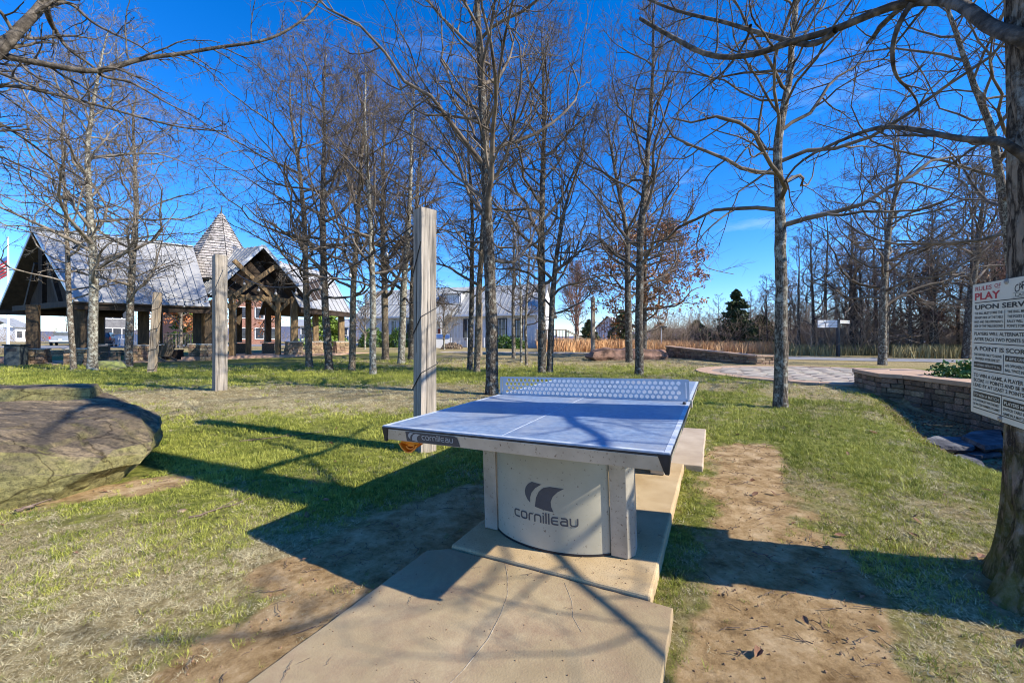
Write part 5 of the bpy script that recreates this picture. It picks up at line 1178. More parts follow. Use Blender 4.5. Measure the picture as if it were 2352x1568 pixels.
MB().prism([(9.3, 10.3), (8.95, 9.0), (9.0, 8.5), (10.3, 9.2), (11.0, 10.9), (10.2, 11.0), (9.7, 10.8)][::1], .1, .455).build('planter_bed', M['coping'], w2)
# mid wall
w1l, w1r = GV(1529, 818), GV(1737, 838)
w1 = thing('stone_wall', 'long low brown stone wall with flat coping between the field and the patio', 'stone wall', (w1l.x, w1l.y, 0))
o1 = MW[w1.name].to_translation()
A1 = [Vector((w1l.x, w1l.y)), Vector((w1l.x, w1l.y)).lerp(Vector((w1r.x, w1r.y)), .5) + Vector((-.25, -.25)), Vector((w1r.x, w1r.y)), Vector((w1r.x + 1.15, w1r.y + .1))]
ztl = CAM_H - (794 - 784) / F * w1l.y; ztr = CAM_H + (784 - 816) / F * w1r.y
for i in range(3):
    a, b = A1[i], A1[i + 1]; t = (b - a).normalized(); nn = Vector((t.y, -t.x))
    za, zb = [(ztl + (ztr - ztl) * s_) for s_ in ((0, .5, 1, 1)[i], (0, .5, 1, 1)[i + 1])]
    zt_ = lambda s_, za=za, zb=zb: za + (zb - za) * s_ - .08
    course_face(w1, a, b, lambda s_, a=a, b=b: h1(a.x + (b.x - a.x) * s_, a.y + (b.y - a.y) * s_) - .06, zt_, .13, .2, .5, .3, 60 + i, STN_D, outn=tuple(nn), rel=o1)
    core = [a - nn * .07, b - nn * .07, b - nn * .5, a - nn * .5][::-1]
    if sum(core[q].x * core[(q + 1) % 4].y - core[(q + 1) % 4].x * core[q].y for q in range(4)) < 0: core = core[::-1]
    m_ = MB().prism([tuple(q) for q in core], -.4, 0); k = 4
    m_.v = [(v[0], v[1], v[2] if v[2] < -.1 else (za + (zb - za) * min(1, max(0, (Vector((v[0], v[1])) - a).dot(t) / (b - a).length)) - .085)) for v in m_.v]; m_.build('core', M['mortar'], w1)
    for j in range(4):
        s0, s1 = j / 4, (j + 1) / 4 - .004; q0, q1 = a.lerp(b, s0), a.lerp(b, s1); z0_, z1_ = za + (zb - za) * s0, za + (zb - za) * s1
        vs = [(q0 + nn * .06, z0_ - .08), (q1 + nn * .06, z1_ - .08), (q1 - nn * .56, z1_ - .08), (q0 - nn * .56, z0_ - .08)]
        vs = [(v.x, v.y, z) for v, z in vs]; vs += [(v[0], v[1], v[2] + .08) for v in vs]
        MB().add(vs, [(3, 2, 1, 0), (4, 5, 6, 7), (0, 1, 5, 4), (1, 2, 6, 5), (2, 3, 7, 6), (3, 0, 4, 7)]).build('coping', M['coping'], w1, bevel=.01)

# ------------------------------------------------------------------ rules sign
sn = Vector((-.49, -.87, 0)).normalized(); sw, sh_ = .68, .71
org = Vector((2.574, 2.2, CAM_H + (784 - 945) / F * 2.2 - .0)); sx = sn; snm = Vector((sn.y, -sn.x, 0))     # facing direction
if snm.x > 0: snm = -snm
SM = Matrix.Translation(org) @ Matrix(((sx.x, 0, snm.x, 0), (sx.y, 0, snm.y, 0), (0, 1, 0, 0), (0, 0, 0, 1))) @ Matrix.Rotation(-.03, 4, 'Z')
# local: x right along the board, y up, z out toward the reader
sg = thing('rules_sign', 'cream rules of play sign bolted to the large oak trunk', 'sign', matrix=SM)
MB().box((sw / 2, sh_ / 2, -.003), (sw, sh_, .006)).build('board', M['sign_black'], sg, local=True)
MB().box((sw / 2, sh_ / 2, .0008), (sw - .008, sh_ - .008, .002)).build('face', M['sign_face'], sg, local=True)
def T(s_, u, v0, v1, w, m='sign_black', bold=.02, z=.0026):
    me = text_mesh(s_, w, v1 - v0, bold); xf_mesh(me, lambda c: np.stack([c[:, 0] + u, sh_ - v1 + c[:, 1], c[:, 2] * 0 + z], -1)); return link('lettering', me, M[m], sg)
def bar(u0, u1, v0, v1, m='sign_black', z=.0022): return MB().box(((u0 + u1) / 2, sh_ - (v0 + v1) / 2, z), (u1 - u0, v1 - v0, .0008)).build('rule_line', M[m], sg, local=True)
T('RULES', .034, .018, .041, .155, 'sign_red', .012); T('OF', .213, .017, .036, .055, 'sign_red', .008); bar(.222, .258, .040, .0415, 'sign_red')
T('PLAY', .030, .052, .091, .235, 'sign_red', .03)
# arched place name
for i, ch in enumerate('CARLTON'):
    a = R(20 - i * 6.7); me = text_mesh(ch, .034, .036, .006); cx_, cy_ = .475, sh_ - .275
    def place(c, a=a):
        r_ = .215; X_ = (c[:, 0] - .017); Y_ = c[:, 1] + r_
        return np.stack([cx_ + X_ * math.cos(-a) - Y_ * math.sin(a) * 1.0 * 1, cy_ + Y_ * math.cos(a) + X_ * math.sin(a), X_ * 0 + .0026], -1)
    xf_mesh(me, place); link('lettering', me, M['sign_black'], sg)
bar(.365, .60, .076, .0775); T('LANDING', .385, .080, .093, .20, bold=.0); bar(.365, .60, .0965, .098)
bar(.03, .65, .102, .1065); T('UPON SERVE', .034, .117, .143, .46, bold=.03)
for s_, v, w in (('THE BALL MUST STRIKE THE', .156, .255), ("SERVER'S SIDE OF THE TABLE", .179, .26), ("FIRST AND THE OPPONENT'S", .202, .26), ('SIDE OF THE TABLE SECOND', .224, .26)): T(s_, .03, v, v + .0135, w)
bar(.303, .3065, .152, .243)
for s_, v, w in (('THE BALL MUST', .156, .16), ('THE POSTS OR', .179, .15), ('RALLY WILL BE', .202, .15), ('POINTS FOR EITHER', .224, .21)): T(s_, .325, v, v + .0135, w)
bar(.03, .65, .2475, .252); T('PLAYERS WILL ALTERNATE SERVES', .03, .263, .281, .545, bold=.025); T('AFTER EACH TWO POINTS SCORED', .03, .292, .310, .535, bold=.025)
bar(.03, .65, .3205, .325); T('A POINT IS SCORED', .03, .340, .363, .50, bold=.025)
T('THE SERVER FAILS TO SERVE', .03, .378, .3915, .255); T('PROPERLY AFTER ONE LET', .045, .400, .4135, .225)
bar(.03, .285, .425, .455); T('AN OPPONENT OBSTRUCTS THE BALL', .036, .434, .4465, .243, 'sign_face', .015, .0032)
bar(.298, .3015, .372, .464)
bar(.315, .65, .376, .403); T('A SERVE CANNOT BE', .325, .382, .397, .21, 'sign_face', .015, .0032)
T('AN OPPONENT STRIKES', .315, .417, .4315, .22); T('BALL TWICE IN SUCCESSION', .315, .440, .4545, .27)
bar(.03, .65, .4655, .470); T('TO WIN A GAME, A PLAYER MUST', .03, .487, .506, .52, bold=.025); T('SCORE 11 POINTS AND BE IN THE', .03, .515, .534, .52, bold=.025); T('LEAD BY AT LEAST 2 POINTS.', .03, .542, .560, .44, bold=.025)
bar(.03, .65, .5725, .577); bar(.03, .276, .588, .618); T('TO WIN A MATCH', .038, .595, .611, .23, 'sign_face', .02, .0032)
T('A PLAYER MUST WIN THE BEST', .03, .627, .640, .245); T('OF AN ODD NUMBER OF GAMES', .03, .649, .662, .245)
bar(.289, .2925, .577, .672); bar(.305, .65, .592, .624); T('PLAYERS MUST', .315, .600, .617, .20, 'sign_face', .02, .0032)
T('SWITCH TABLE ENDS AFTER', .305, .632, .646, .27); T('GAME IN A MATCH', .305, .655, .669, .17); bar(.03, .65, .6735, .678)
for u, v in ((.318, .016), (.285, .692)):
    MB().lathe([(.014, 0), (.014, .003), (.009, .0045), (.009, .008), (.004, .009)], (u, sh_ - v, .002), 16).build('bolt', M['bolt'], sg, local=True)

# ------------------------------------------------------------------ pavilion
def V3(x, y, z): return Vector((x, y, z))
P1, P2 = V3(-21.8, 19.5, 3.2), V3(-17.3, 22.5, 3.2); P0, P3 = V3(-31, 23.7, 3.2), V3(-26.5, 26.7, 3.2); RA, RB = V3(-26.4, 21.6, 7.37), V3(-20.9, 25.7, 7.37)
pv = thing('pavilion', 'open timber pavilion with metal gable roofs, stone piers and a shingled spire', 'pavilion', (-20, 24, 0))
def roof_panels(eA, eB, rA, rB, nseg, m, par, th=.03, rib=.05, ribw=.035):
    for i in range(nseg):
        s0, s1 = i / nseg, (i + 1) / nseg
        a, b, c, d_ = eA.lerp(eB, s0), eA.lerp(eB, s1), rA.lerp(rB, s1), rA.lerp(rB, s0)
        mb = MB().plate([a, b, c, d_], th); nrm = (b - a).cross(d_ - a).normalized()
        mb.beam(a + nrm * rib / 2, d_ + nrm * rib / 2, ribw, rib, up=nrm)
        mb.build('roof_panel', m, par)
def lerp4(a, b, c, d_, s, t): return a.lerp(b, s).lerp(d_.lerp(c, s), t)
# front slope of the left wing (with the diagonal cut where the porch roof meets it)
V1 = V3((776 - 1920) / 1470 * 24.9, 24.9, 1.2 + 259 * 24.9 / 1470)
roof_panels(P1, P2, RA, RB, 15, M['metal_roof'], pv)
roof_panels(P3, P0, RB, RA, 15, M['metal_roof'], pv)
MB().beam(RA + V3(0, 0, .05), RB + V3(0, 0, .05), .3, .06).build('ridge_cap', M['trim_metal'], pv)
MB().beam(P1, RA, .06, .16).beam(P0, RA, .06, .16).build('rake_trim', M['trim_metal'], pv)
und = V3(0, 0, -.12)
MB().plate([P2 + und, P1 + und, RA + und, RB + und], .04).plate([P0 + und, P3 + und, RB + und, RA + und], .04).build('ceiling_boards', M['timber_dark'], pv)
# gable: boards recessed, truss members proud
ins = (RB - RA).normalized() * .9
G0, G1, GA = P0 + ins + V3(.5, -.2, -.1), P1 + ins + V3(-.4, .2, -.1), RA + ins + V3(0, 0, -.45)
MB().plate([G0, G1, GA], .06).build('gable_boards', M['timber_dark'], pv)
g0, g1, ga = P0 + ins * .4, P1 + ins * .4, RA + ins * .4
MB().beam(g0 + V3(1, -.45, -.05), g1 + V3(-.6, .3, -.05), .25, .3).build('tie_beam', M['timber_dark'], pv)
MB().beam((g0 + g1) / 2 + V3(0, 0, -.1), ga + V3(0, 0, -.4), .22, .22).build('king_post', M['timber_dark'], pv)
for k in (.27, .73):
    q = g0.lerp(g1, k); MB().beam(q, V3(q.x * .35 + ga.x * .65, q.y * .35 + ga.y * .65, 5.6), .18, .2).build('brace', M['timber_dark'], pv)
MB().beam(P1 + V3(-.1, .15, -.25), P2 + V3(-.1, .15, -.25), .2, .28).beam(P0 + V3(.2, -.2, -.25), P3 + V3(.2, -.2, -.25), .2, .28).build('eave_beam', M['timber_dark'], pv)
for k in range(9):
    q = P1.lerp(P2, (k + .5) / 9) + V3(-.2, .1, -.17); MB().beam(q, q + (RA - P1).normalized() * 1.2, .1, .14).build('rafter_tail', M['timber_dark'], pv)
# porch
QL, QR, QP = V3(-18.6, 24.1, 4.09), V3(-14.1, 27.5, 4.1), V3(-16.35, 25.8, 7.5)
QB = V3(-19.5, 27.1, 7.5); QE = V3((730 - 1920) / 1470 * 24.6, 24.6, 1.2 + 172 * 24.6 / 1470)
# left slope from eave QE..QL up to ridge QB..QP
roof_panels(QE, QL, QB, QP, 9, M['metal_roof'], pv)
QE2 = V3(-17.0, 29.2, 4.1)
roof_panels(QR, QE2, QP, QB, 9, M['metal_roof'], pv)
MB().plate([QL + und, QE + und, QB + und, QP + und], .04).plate([QE2 + und, QR + und, QP + und, QB + und], .04).build('ceiling_boards', M['timber_dark'], pv)
MB().beam(QL, QP, .08, .2).beam(QR, QP, .08, .2).build('rake_trim', M['trim_metal'], pv)
bk = (QB - QP).normalized() * 1.1
MB().plate([QL + bk + V3(.35, .2, -.1), QR + bk + V3(-.35, -.25, -.1), QP + bk + V3(0, 0, -.4)], .05).build('gable_boards', M['timber_dark'], pv)
def lin(s_, z, dd=.45): q = QL.lerp(QR, s_) + (QB - QP).normalized() * dd; return V3(q.x, q.y, z)
FZ = .30
pl, pr_ = V3((872 - 1920) / 1470 * 24.6, 24.6, FZ), V3((1043 - 1920) / 1470 * 26.6, 26.6, FZ)
for q in (pl, pr_): MB().beam(q, V3(q.x, q.y, 4.0), .27, .27).build('post', M['timber'], pv, bevel=.01)
tdir = (pr_ - pl).normalized()
MB().beam(pl - tdir * 1.0 + V3(0, .1, 3.72), pr_ + tdir * 1.0 + V3(0, .1, 3.72), .22, .3).build('tie_beam', M['timber'], pv, bevel=.01)
for a, b, s_ in ((pl, 1, 1), (pl, -1, 1), (pr_, 1, 1), (pr_, -1, 1)):
    MB().beam(a + V3(0, -.03, 2.9), a + tdir * b * .95 + V3(0, -.03, 3.95), .14, .22).build('brace', M['timber'], pv, bevel=.008)
mid = (pl + pr_) / 2
MB().beam(pl + V3(.2, -.12, 3.75), pl.lerp(pr_, .98) + V3(0, -.12, 6.0), .16, .26).build('scissor_brace', M['timber'], pv, bevel=.008)
MB().beam(pr_ + V3(-.2, .02, 3.75), pl.lerp(pr_, .02) + V3(0, .02, 6.0), .16, .26).build('scissor_brace', M['timber'], pv, bevel=.008)
for s_ in (.0, 1.0):
    q0_ = V3(*(pl if s_ == 0 else pr_)) + (QB - QP).normalized() * 3.0; q0_.z = FZ; MB().beam(q0_, V3(q0_.x, q0_.y, 4.1), .26, .26).build('post', M['timber'], pv)
MB().beam(pl + V3(0, 0, 3.95), pl + (QB - QP).normalized() * 4 + V3(0, 0, 3.95), .2, .26).beam(pr_ + V3(0, 0, 3.95), pr_ + (QB - QP).normalized() * 4 + V3(0, 0, 3.95), .2, .26).build('side_beam', M['timber'], pv)
# right wing
e0, e1 = V3(-14.4, 26.6, 3.55), V3(-12.85, 31.2, 3.5); r0_, r1_ = V3((1040 - 1920) / 1470 * 29.5, 29.5, 7.2), V3((1236 - 1920) / 1470 * 33.5, 33.5, 7.0)
roof_panels(e0, e1, r0_, r1_, 10, M['metal_roof'], pv)
b0, b1 = r0_ * 2 - e0, r1_ * 2 - e1; b0.z = b1.z = 3.5
roof_panels(b1, b0, r1_, r0_, 10, M['metal_roof'], pv)
MB().plate([e1 + und, e0 + und, r0_ + und, r1_ + und], .04).plate([b0 + und, b1 + und, r1_ + und, r0_ + und], .04).build('ceiling_boards', M['timber_dark'], pv)
MB().plate([e1 + V3(0, -.4, -.1), b1 + V3(0, -.4, -.1), r1_ + V3(0, -.4, -.3)], .05).build('gable_boards', M['timber_dark'], pv)
MB().beam(e1, r1_, .06, .16).beam(b1, r1_, .06, .16).build('rake_trim', M['trim_metal'], pv)
MB().beam(e0 + V3(-.1, .2, -.25), e1 + V3(-.1, 0, -.25), .2, .28).build('eave_beam', M['timber_dark'], pv)
# spire
SPC = V3(-20.45, 27.6, 0); apex = 10.35
def spr(z): k = (apex - z) / (apex - 5.2); return 2.95 * k * (.86 + .14 * k)
core = MB().lathe([(spr(z) - .03, z) for z in (5.2, 6, 7, 8, 9, 9.8, 10.25)], (SPC.x, SPC.y, 0), 8); core.build('spire_core', M['shingle_base'], pv)
sh_list = []
rgs = random.Random(9); rows = 25
for rI in range(rows):
    zb = 5.25 + (10.15 - 5.25) * rI / rows; zt = zb + (10.15 - 5.25) / rows * 1.25
    for fI in range(8):
        a0, a1 = 2 * math.pi * fI / 8, 2 * math.pi * (fI + 1) / 8
        am = (a0 + a1) / 2; facing = (math.cos(am) * -SPC.x + math.sin(am) * -SPC.y) / SPC.length
        c0, c1 = V3(SPC.x + spr(zb) * math.cos(a0), SPC.y + spr(zb) * math.sin(a0), zb), V3(SPC.x + spr(zb) * math.cos(a1), SPC.y + spr(zb) * math.sin(a1), zb)
        t0, t1 = V3(SPC.x + spr(zt) * math.cos(a0), SPC.y + spr(zt) * math.sin(a0), zt), V3(SPC.x + spr(zt) * math.cos(a1), SPC.y + spr(zt) * math.sin(a1), zt)
        k = max(1, round((c1 - c0).length / .3)); off = .5 / k * (rI % 2) if k > 1 else 0
        edges = [0] + [min(1, max(0, (j + rgs.uniform(-.15, .15)) / k + off)) for j in range(1 if not off else 0, k)] + [1]
        out = V3(math.cos(am), math.sin(am), .4).normalized()
        for j in range(len(edges) - 1):
            if edges[j + 1] - edges[j] < .04: continue
            s0, s1 = edges[j] + .008, edges[j + 1] - .008; dz = rgs.uniform(-.035, .02)
            pts = [c0.lerp(c1, s0) + out * .085 + V3(0, 0, dz), c0.lerp(c1, s1) + out * .085 + V3(0, 0, dz), t0.lerp(t1, s1) + out * .008, t0.lerp(t1, s0) + out * .008]
            sh_list.append((facing, zb, pts))
sh_list.sort(key=lambda q: -(q[0] + .05 * q[1])); rest = MB()
for i, (f_, z_, pts) in enumerate(sh_list):
    if i < 290 and f_ > 0: MB().plate(pts, .025).build('shingle', M['shingle'], pv)
    else: rest.plate(pts, .025)
rest.build('shingle', M['shingle'], pv, kind='stuff')
MB().tube([V3(SPC.x, SPC.y, 10.2), V3(SPC.x, SPC.y, 10.75)], [.07, .01], 6).build('finial', M['dark_metal'], pv)
# floor
flo = thing('pavilion_floor', 'reddish paved floor and steps under the pavilion', 'paved floor', (-20, 24, 0))
MB().prism([(-22.6, 19.3), (-18.4, 22.6), (-20, 27), (-25, 27), (-30.5, 24.2)], -.2, .1).build('lower_slab', M['floor_red'], flo)
MB().prism([(-18.9, 22.4), (-12.6, 28.4), (-11.2, 33.0), (-17, 36), (-23, 29)], -.1, FZ).build('upper_slab', M['floor_red'], flo)
MB().prism([(-19.2, 22.0), (-12.1, 28.2), (-10.7, 33.2), (-11.5, 33.6), (-13, 29), (-19.2, 22.9)], -.1, .17).build('step', M['coping'], flo)
# stone piers with timber shafts
def pier(px, d, w, hb_, shaft, ztop, yaw, seed, zb=None, m_s='timber', detail=True):
    g = GT(px, d); z0 = g.z if zb is None else zb
    pr = MB().box((g.x, g.y, z0 + hb_ / 2 - .1), (w * .86, w * .86, hb_ + .1), Matrix.Rotation(yaw, 3, 'Z')).build('pier', M['mortar'], pv)
    rel = MW[pv.name].to_translation()
    for k in range(4):
        a = yaw + k * math.pi / 2; nn = Vector((math.cos(a - math.pi / 2), math.sin(a - math.pi / 2))); t = Vector((math.cos(a), math.sin(a)))
        if nn.dot(Vector((-g.x, -g.y)).normalized()) < .1: continue
        if not detail: continue
        c = Vector((g.x, g.y)) + nn * w / 2; course_face(pr, c - t * w / 2, c + t * w / 2, lambda s_: z0 - .05, lambda s_: z0 + hb_, .15, .22, .48, .12, seed * 7 + k, STN, batter=.10, outn=tuple(nn), rel=rel)
    MB().box((g.x, g.y, z0 + hb_ + .035), (w + .1, w + .1, .07), Matrix.Rotation(yaw, 3, 'Z')).build('pier_cap', M['limestone'], pv, bevel=.01)
    MB().box((g.x, g.y, (z0 + hb_ + .07 + ztop) / 2), (shaft, shaft, ztop - z0 - hb_ - .07), Matrix.Rotation(yaw, 3, 'Z')).build('column', M[m_s], pv, bevel=.01)
def fx(c1): return c1 / 1.7423 / 1.63265
Yw = R(38)
pier(fx(217), 20.3, .95, .78, .42, 3.1, Yw, 1, zb=0, m_s='timber_shaded')
pier(fx(522), 20.0, .95, .8, .46, 3.1, Yw, 2, zb=0, m_s='timber_shaded')
pier(fx(938), 22.6, .95, .85, .46, 3.1, Yw, 3, m_s='timber_shaded')
pier(fx(1040) , 27.5, .9, .8, .36, 3.3, Yw, 4, detail=False, m_s='timber_shaded')
pier(fx(660), 26.0, .9, .8, .36, 3.1, Yw, 5, detail=False, m_s='timber_shaded')
pier(fx(1288), 23.6, .8, .9, .40, 3.6, Yw, 6, m_s='timber_shaded')
pier(fx(1362), 23.2, .8, .9, .36, 3.6, Yw, 7, m_s='timber_shaded')
pier(fx(1562), 30.0, .9, .8, .36, 3.8, Yw, 8, zb=FZ, detail=False, m_s='timber_shaded')
pier(fx(1752), 30.5, .9, .8, .40, 3.8, Yw, 9, zb=FZ, detail=False, m_s='timber_shaded')
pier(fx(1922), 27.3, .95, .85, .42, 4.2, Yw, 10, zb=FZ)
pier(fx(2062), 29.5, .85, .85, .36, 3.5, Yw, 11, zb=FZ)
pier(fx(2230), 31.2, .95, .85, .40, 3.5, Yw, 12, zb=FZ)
# hanging bulbs along the tie beam
t = thing('string_light_cable', 'row of small bulbs strung inside the porch gable', 'string lights', pl + V3(0, -.3, 3.35))
ln_ = sag(pl + V3(0, -.35, 3.5), pr_ + V3(0, -.35, 3.5), .15, 10); MB().tube(ln_, .012, 5).build('cable', M['black'], t)
for q in ln_[1::2]:
    b = link('bulb', bulb_me, M['bulb_glass'], t); b.location = q - (pl + V3(0, -.3, 3.35)); b.scale = (.9,) * 3
# furniture in the pavilion
def adirondack(loc, rz, label):
    t = thing('adirondack_chair', label, 'chair', loc, rz)
    for k in range(6):
        x = -.25 + k * .1; h = (.72, .85, .92, .92, .85, .72)[k]
        MB().beam((x, .25, .25), (x * 1.15, .25 + h * .45, .25 + h * .88), .085, .02, up=(0, -1, 0)).build('back_slat', M['chair'], t, local=True)
    for k in range(5): MB().box((0, -.28 + k * .12, .38 - k * .032), (.56, .1, .02)).build('seat_slat', M['chair'], t, local=True)
    for s_ in (-1, 1):
        MB().box((s_ * .38, -.05, .58), (.15, .75, .025)).build('armrest', M['chair'], t, local=True)
        MB().beam((s_ * .33, -.35, 0), (s_ * .33, -.35, .57), .09, .03, up=(1, 0, 0)).build('leg', M['chair'], t, local=True)
        MB().beam((s_ * .29, -.38, .34), (s_ * .29, .75, .0), .13, .03, up=(1, 0, 0)).build('leg', M['chair'], t, local=True)
    MB().box((0, .27, .52), (.66, .04, .08)).build('back_rail', M['chair'], t, local=True); return t
g = GT(fx(700), 19.2); adirondack(V3(g.x, g.y, .1), R(150), 'dark slatted adirondack chair between two trunks in the left wing')
g = GT(fx(1062), 22.0); adirondack(V3(g.x, g.y, .12), R(250), 'adirondack chair seen side on beside the square stools')
for c1, lb_ in ((1103, 'dark square block stool left of the pair on the pavilion floor'), (1152, 'dark square block stool right of the pair on the pavilion floor')):
    g = GT(fx(c1), 24.0); t = thing('block_stool', lb_, 'stool', V3(g.x, g.y, .12)); MB().box((0, 0, .27), (.5, .5, .54)).build('block', M['timber_dark'], t, local=True, bevel=.02); MB().box((0, 0, .56), (.54, .54, .05)).build('top', M['chair'], t, local=True, bevel=.01)
g = GT(fx(107), 19.3); t = thing('litter_bin', 'dark grey square litter bin beside the leftmost stone pier', 'litter bin', V3(g.x, g.y, 0), R(20))
MB().box((0, 0, .5), (.55, .55, 1.0)).build('bin_body', M['grey_bin'], t, local=True, bevel=.02); MB().box((0, 0, 1.03), (.66, .66, .07)).build('lid', M['grey_bin'], t, local=True, bevel=.02); MB().box((0, -.28, .8), (.35, .02, .16)).build('opening', M['black'], t, local=True)

# ------------------------------------------------------------------ flagpole, low wall, vehicles, far buildings
g = GT(18.5, 30); t = thing('flagpole', 'pale flagpole with a hanging striped flag at the far left', 'flagpole', g)
ft = CAM_H + (784 - 548) / F * 30
MB().tube([g, V3(g.x, g.y, ft)], [.09, .05], 10).build('pole', M['white_trim'], t); MB().lathe([(.02, 0), (.08, .05), (.02, .14)], (g.x, g.y, ft), 8).build('finial', M['trim_metal'], t)
fz1, fz0 = CAM_H + (784 - 588) / F * 30, CAM_H + (784 - 630) / F * 30
fl = MB().add([(g.x - .05, g.y, fz1), (g.x - .75, g.y - .1, fz1 - .5), (g.x - .8, g.y, fz0 - .3), (g.x - .35, g.y + .1, fz0 - .1), (g.x - .05, g.y, fz0)], [(0, 1, 2, 3, 4), (4, 3, 2, 1, 0)]).build('flag', M['white_trim'], t)
st_ = MB()
for k in range(5): z = fz1 - .35 - k * .26; st_.plate([(g.x - .06, g.y - .04, z), (g.x - .72, g.y - .13, z - .45), (g.x - .72, g.y - .13, z - .58), (g.x - .06, g.y - .04, z - .13)], .015)
st_.build('stripe', M['flag_red'], fl)
MB().plate([(g.x - .055, g.y - .045, fz1 - .02), (g.x - .42, g.y - .1, fz1 - .3), (g.x - .42, g.y - .1, fz1 - .62), (g.x - .055, g.y - .045, fz1 - .34)], .01).build('canton', M['blue_sheet'], fl)
MB().box((g.x, g.y, g.z + .25), (.9, .9, .5)).build('stone_base', M['stone'], t, bevel=.02)
g = GT(140, 27); t = thing('stone_wall', 'low pale stone garden wall seen under the left end of the pavilion', 'stone wall', g)
o_ = MW[t.name].to_translation(); a, b = Vector((g.x - 2.2, g.y)), Vector((g.x + 3.2, g.y + .8))
course_face(t, a, b, lambda s_: g.z - .02, lambda s_: g.z + .42, .14, .22, .5, .3, 77, STN, rel=o_)
MB().prism([(a.x, a.y + .05), (b.x, b.y + .05), (b.x, b.y + .35), (a.x, a.y + .35)], g.z - .1, g.z + .4).build('core', M['mortar'], t)
def vehicle(kind, loc, rz, paint, label):
    t = thing(kind, label, 'pickup truck' if kind == 'pickup_truck' else 'car', loc, rz)      # rear faces -y
    L, W = (5.4, 1.95) if kind == 'pickup_truck' else (4.6, 1.88)
    def shell(prof, w, m, name, tp=.12):
        n_ = len(prof); vs = []
        for s_ in (-1, 1):
            for y_, z_ in prof: vs.append((s_ * (w / 2 - (tp * max(0, (z_ - .95)) if tp else 0)), y_, z_))
        MB().add(vs, [tuple(range(n_)), tuple(range(2 * n_ - 1, n_ - 1, -1))] + [((i + 1) % n_, i, n_ + i, n_ + (i + 1) % n_) for i in range(n_)]).build(name, M[m], t, local=True, bevel=.05)
    h = L / 2
    if kind == 'pickup_truck':
        shell([(-h, .55), (-h, 1.15), (-.4, 1.15), (h - 1.2, 1.12), (h - .1, 1.0), (h, .5), (h - .2, .38), (-h + .2, .38)], W, paint, 'body')
        shell([(-.35, 1.16), (-.25, 1.78), (.9, 1.80), (1.6, 1.16)], W - .12, paint, 'cab', .3)
        MB().box((0, -h + .9 - .6 + 1.02, 1.45), (1.5, .03, .42)).build('rear_window', M['glass'], t, local=True)
        MB().box((0, -h - .02, .95), (1.45, .04, .36)).build('tailgate', M[paint], t, local=True, bevel=.02)
        MB().box((0, -h - .06, .52), (1.8, .16, .16)).build('bumper', M['trim_metal'], t, local=True, bevel=.03)
    else:
        shell([(-h, .5), (-h - .02, 1.05), (h - 1.0, 1.05), (h - .05, .85), (h, .45), (h - .2, .35), (-h + .2, .35)], W, paint, 'body')
        shell([(-h + .05, 1.06), (-h + .35, 1.62), (.7, 1.66), (1.45, 1.06)], W - .1, paint, 'cab', .3)
        MB().plate([(-.72, -h + .045, 1.1), (.72, -h + .045, 1.1), (.62, -h + .31, 1.55), (-.62, -h + .31, 1.55)], .01).build('rear_window', M['glass'], t, local=True)
        MB().box((0, -h - .05, .5), (1.75, .14, .18)).build('bumper', M['black'], t, local=True, bevel=.03)
    for s_ in (-1, 1):
        MB().box((s_ * (W / 2 - .1), -h - .01, .95), (.16, .06, .32)).build('tail_lamp', M['tail'], t, local=True, bevel=.01)
        MB().box((s_ * (W / 2 - .1), .35, 1.4), (.02, 1.4, .3)).build('side_window', M['glass'], t, local=True)
        for y_ in (-h + .95, h - .95):
            w_ = MB().lathe([(.2, -.11), (.36, -.11), (.38, 0), (.36, .11), (.2, .11)], sides=18); w_.xf(Matrix.Translation((s_ * (W / 2 - .1), y_, .38)) @ Matrix.Rotation(math.pi / 2, 4, 'Y')); wh = w_.build('wheel', M['tyre'], t, local=True)
            r_ = MB().lathe([(.19, -.12), (.19, .12)], sides=12); r_.xf(Matrix.Translation((s_ * (W / 2 - .1), y_, .38)) @ Matrix.Rotation(math.pi / 2, 4, 'Y')); r_.build('rim', M['trim_metal'], wh, local=True)
    MB().box((0, -h - .045, .72), (.32, .02, .16)).build('number_plate', M['white_trim'], t, local=True)
g = GT(147, 52); vehicle('pickup_truck', V3(g.x, g.y, g.z + .02), R(42), 'car_silver', 'silver pickup truck parked with its rear showing beyond the pavilion')
g = GT(203, 50); vehicle('parked_car', V3(g.x, g.y, g.z + .02), R(40), 'car_red', 'dark red car half hidden behind the thick pale trunk')
g = GT(239, 47); vehicle('parked_car', V3(g.x, g.y, g.z + .02), R(38), 'car_dark', 'black hatchback parked right of the thick pale trunk')
def window(par, c, w, h, ux, m_f='white_trim', t_=.06, cross=True, nrm=None):
    ux = Vector(ux).normalized(); nn = nrm or Vector((ux.y, -ux.x, 0)); c = Vector(c); up = Vector((0, 0, 1))
    mb = MB()
    for s_ in (-1, 1): mb.beam(c + ux * s_ * w / 2 - up * (h / 2 + .05) + nn * .03, c + ux * s_ * w / 2 + up * (h / 2 + .05) + nn * .03, .1, .08, up=nn)
    for s_ in (-1, 1): mb.beam(c - ux * (w / 2 - .05) + up * s_ * h / 2 + nn * .03, c + ux * (w / 2 - .05) + up * s_ * h / 2 + nn * .03, .08, .1, up=up)
    f_ = mb.build('window', M[m_f], par)
    MB().plate([c - ux * w / 2 - up * h / 2 + nn * .015, c + ux * w / 2 - up * h / 2 + nn * .015, c + ux * w / 2 + up * h / 2 + nn * .015, c - ux * w / 2 + up * h / 2 + nn * .015], .01).build('pane', M['glass'], f_)
    if cross:
        MB().beam(c - ux * w / 2 + nn * .02, c + ux * w / 2 + nn * .02, .03, .04, up=up).build('glazing_bar', M['dark_metal'], f_)
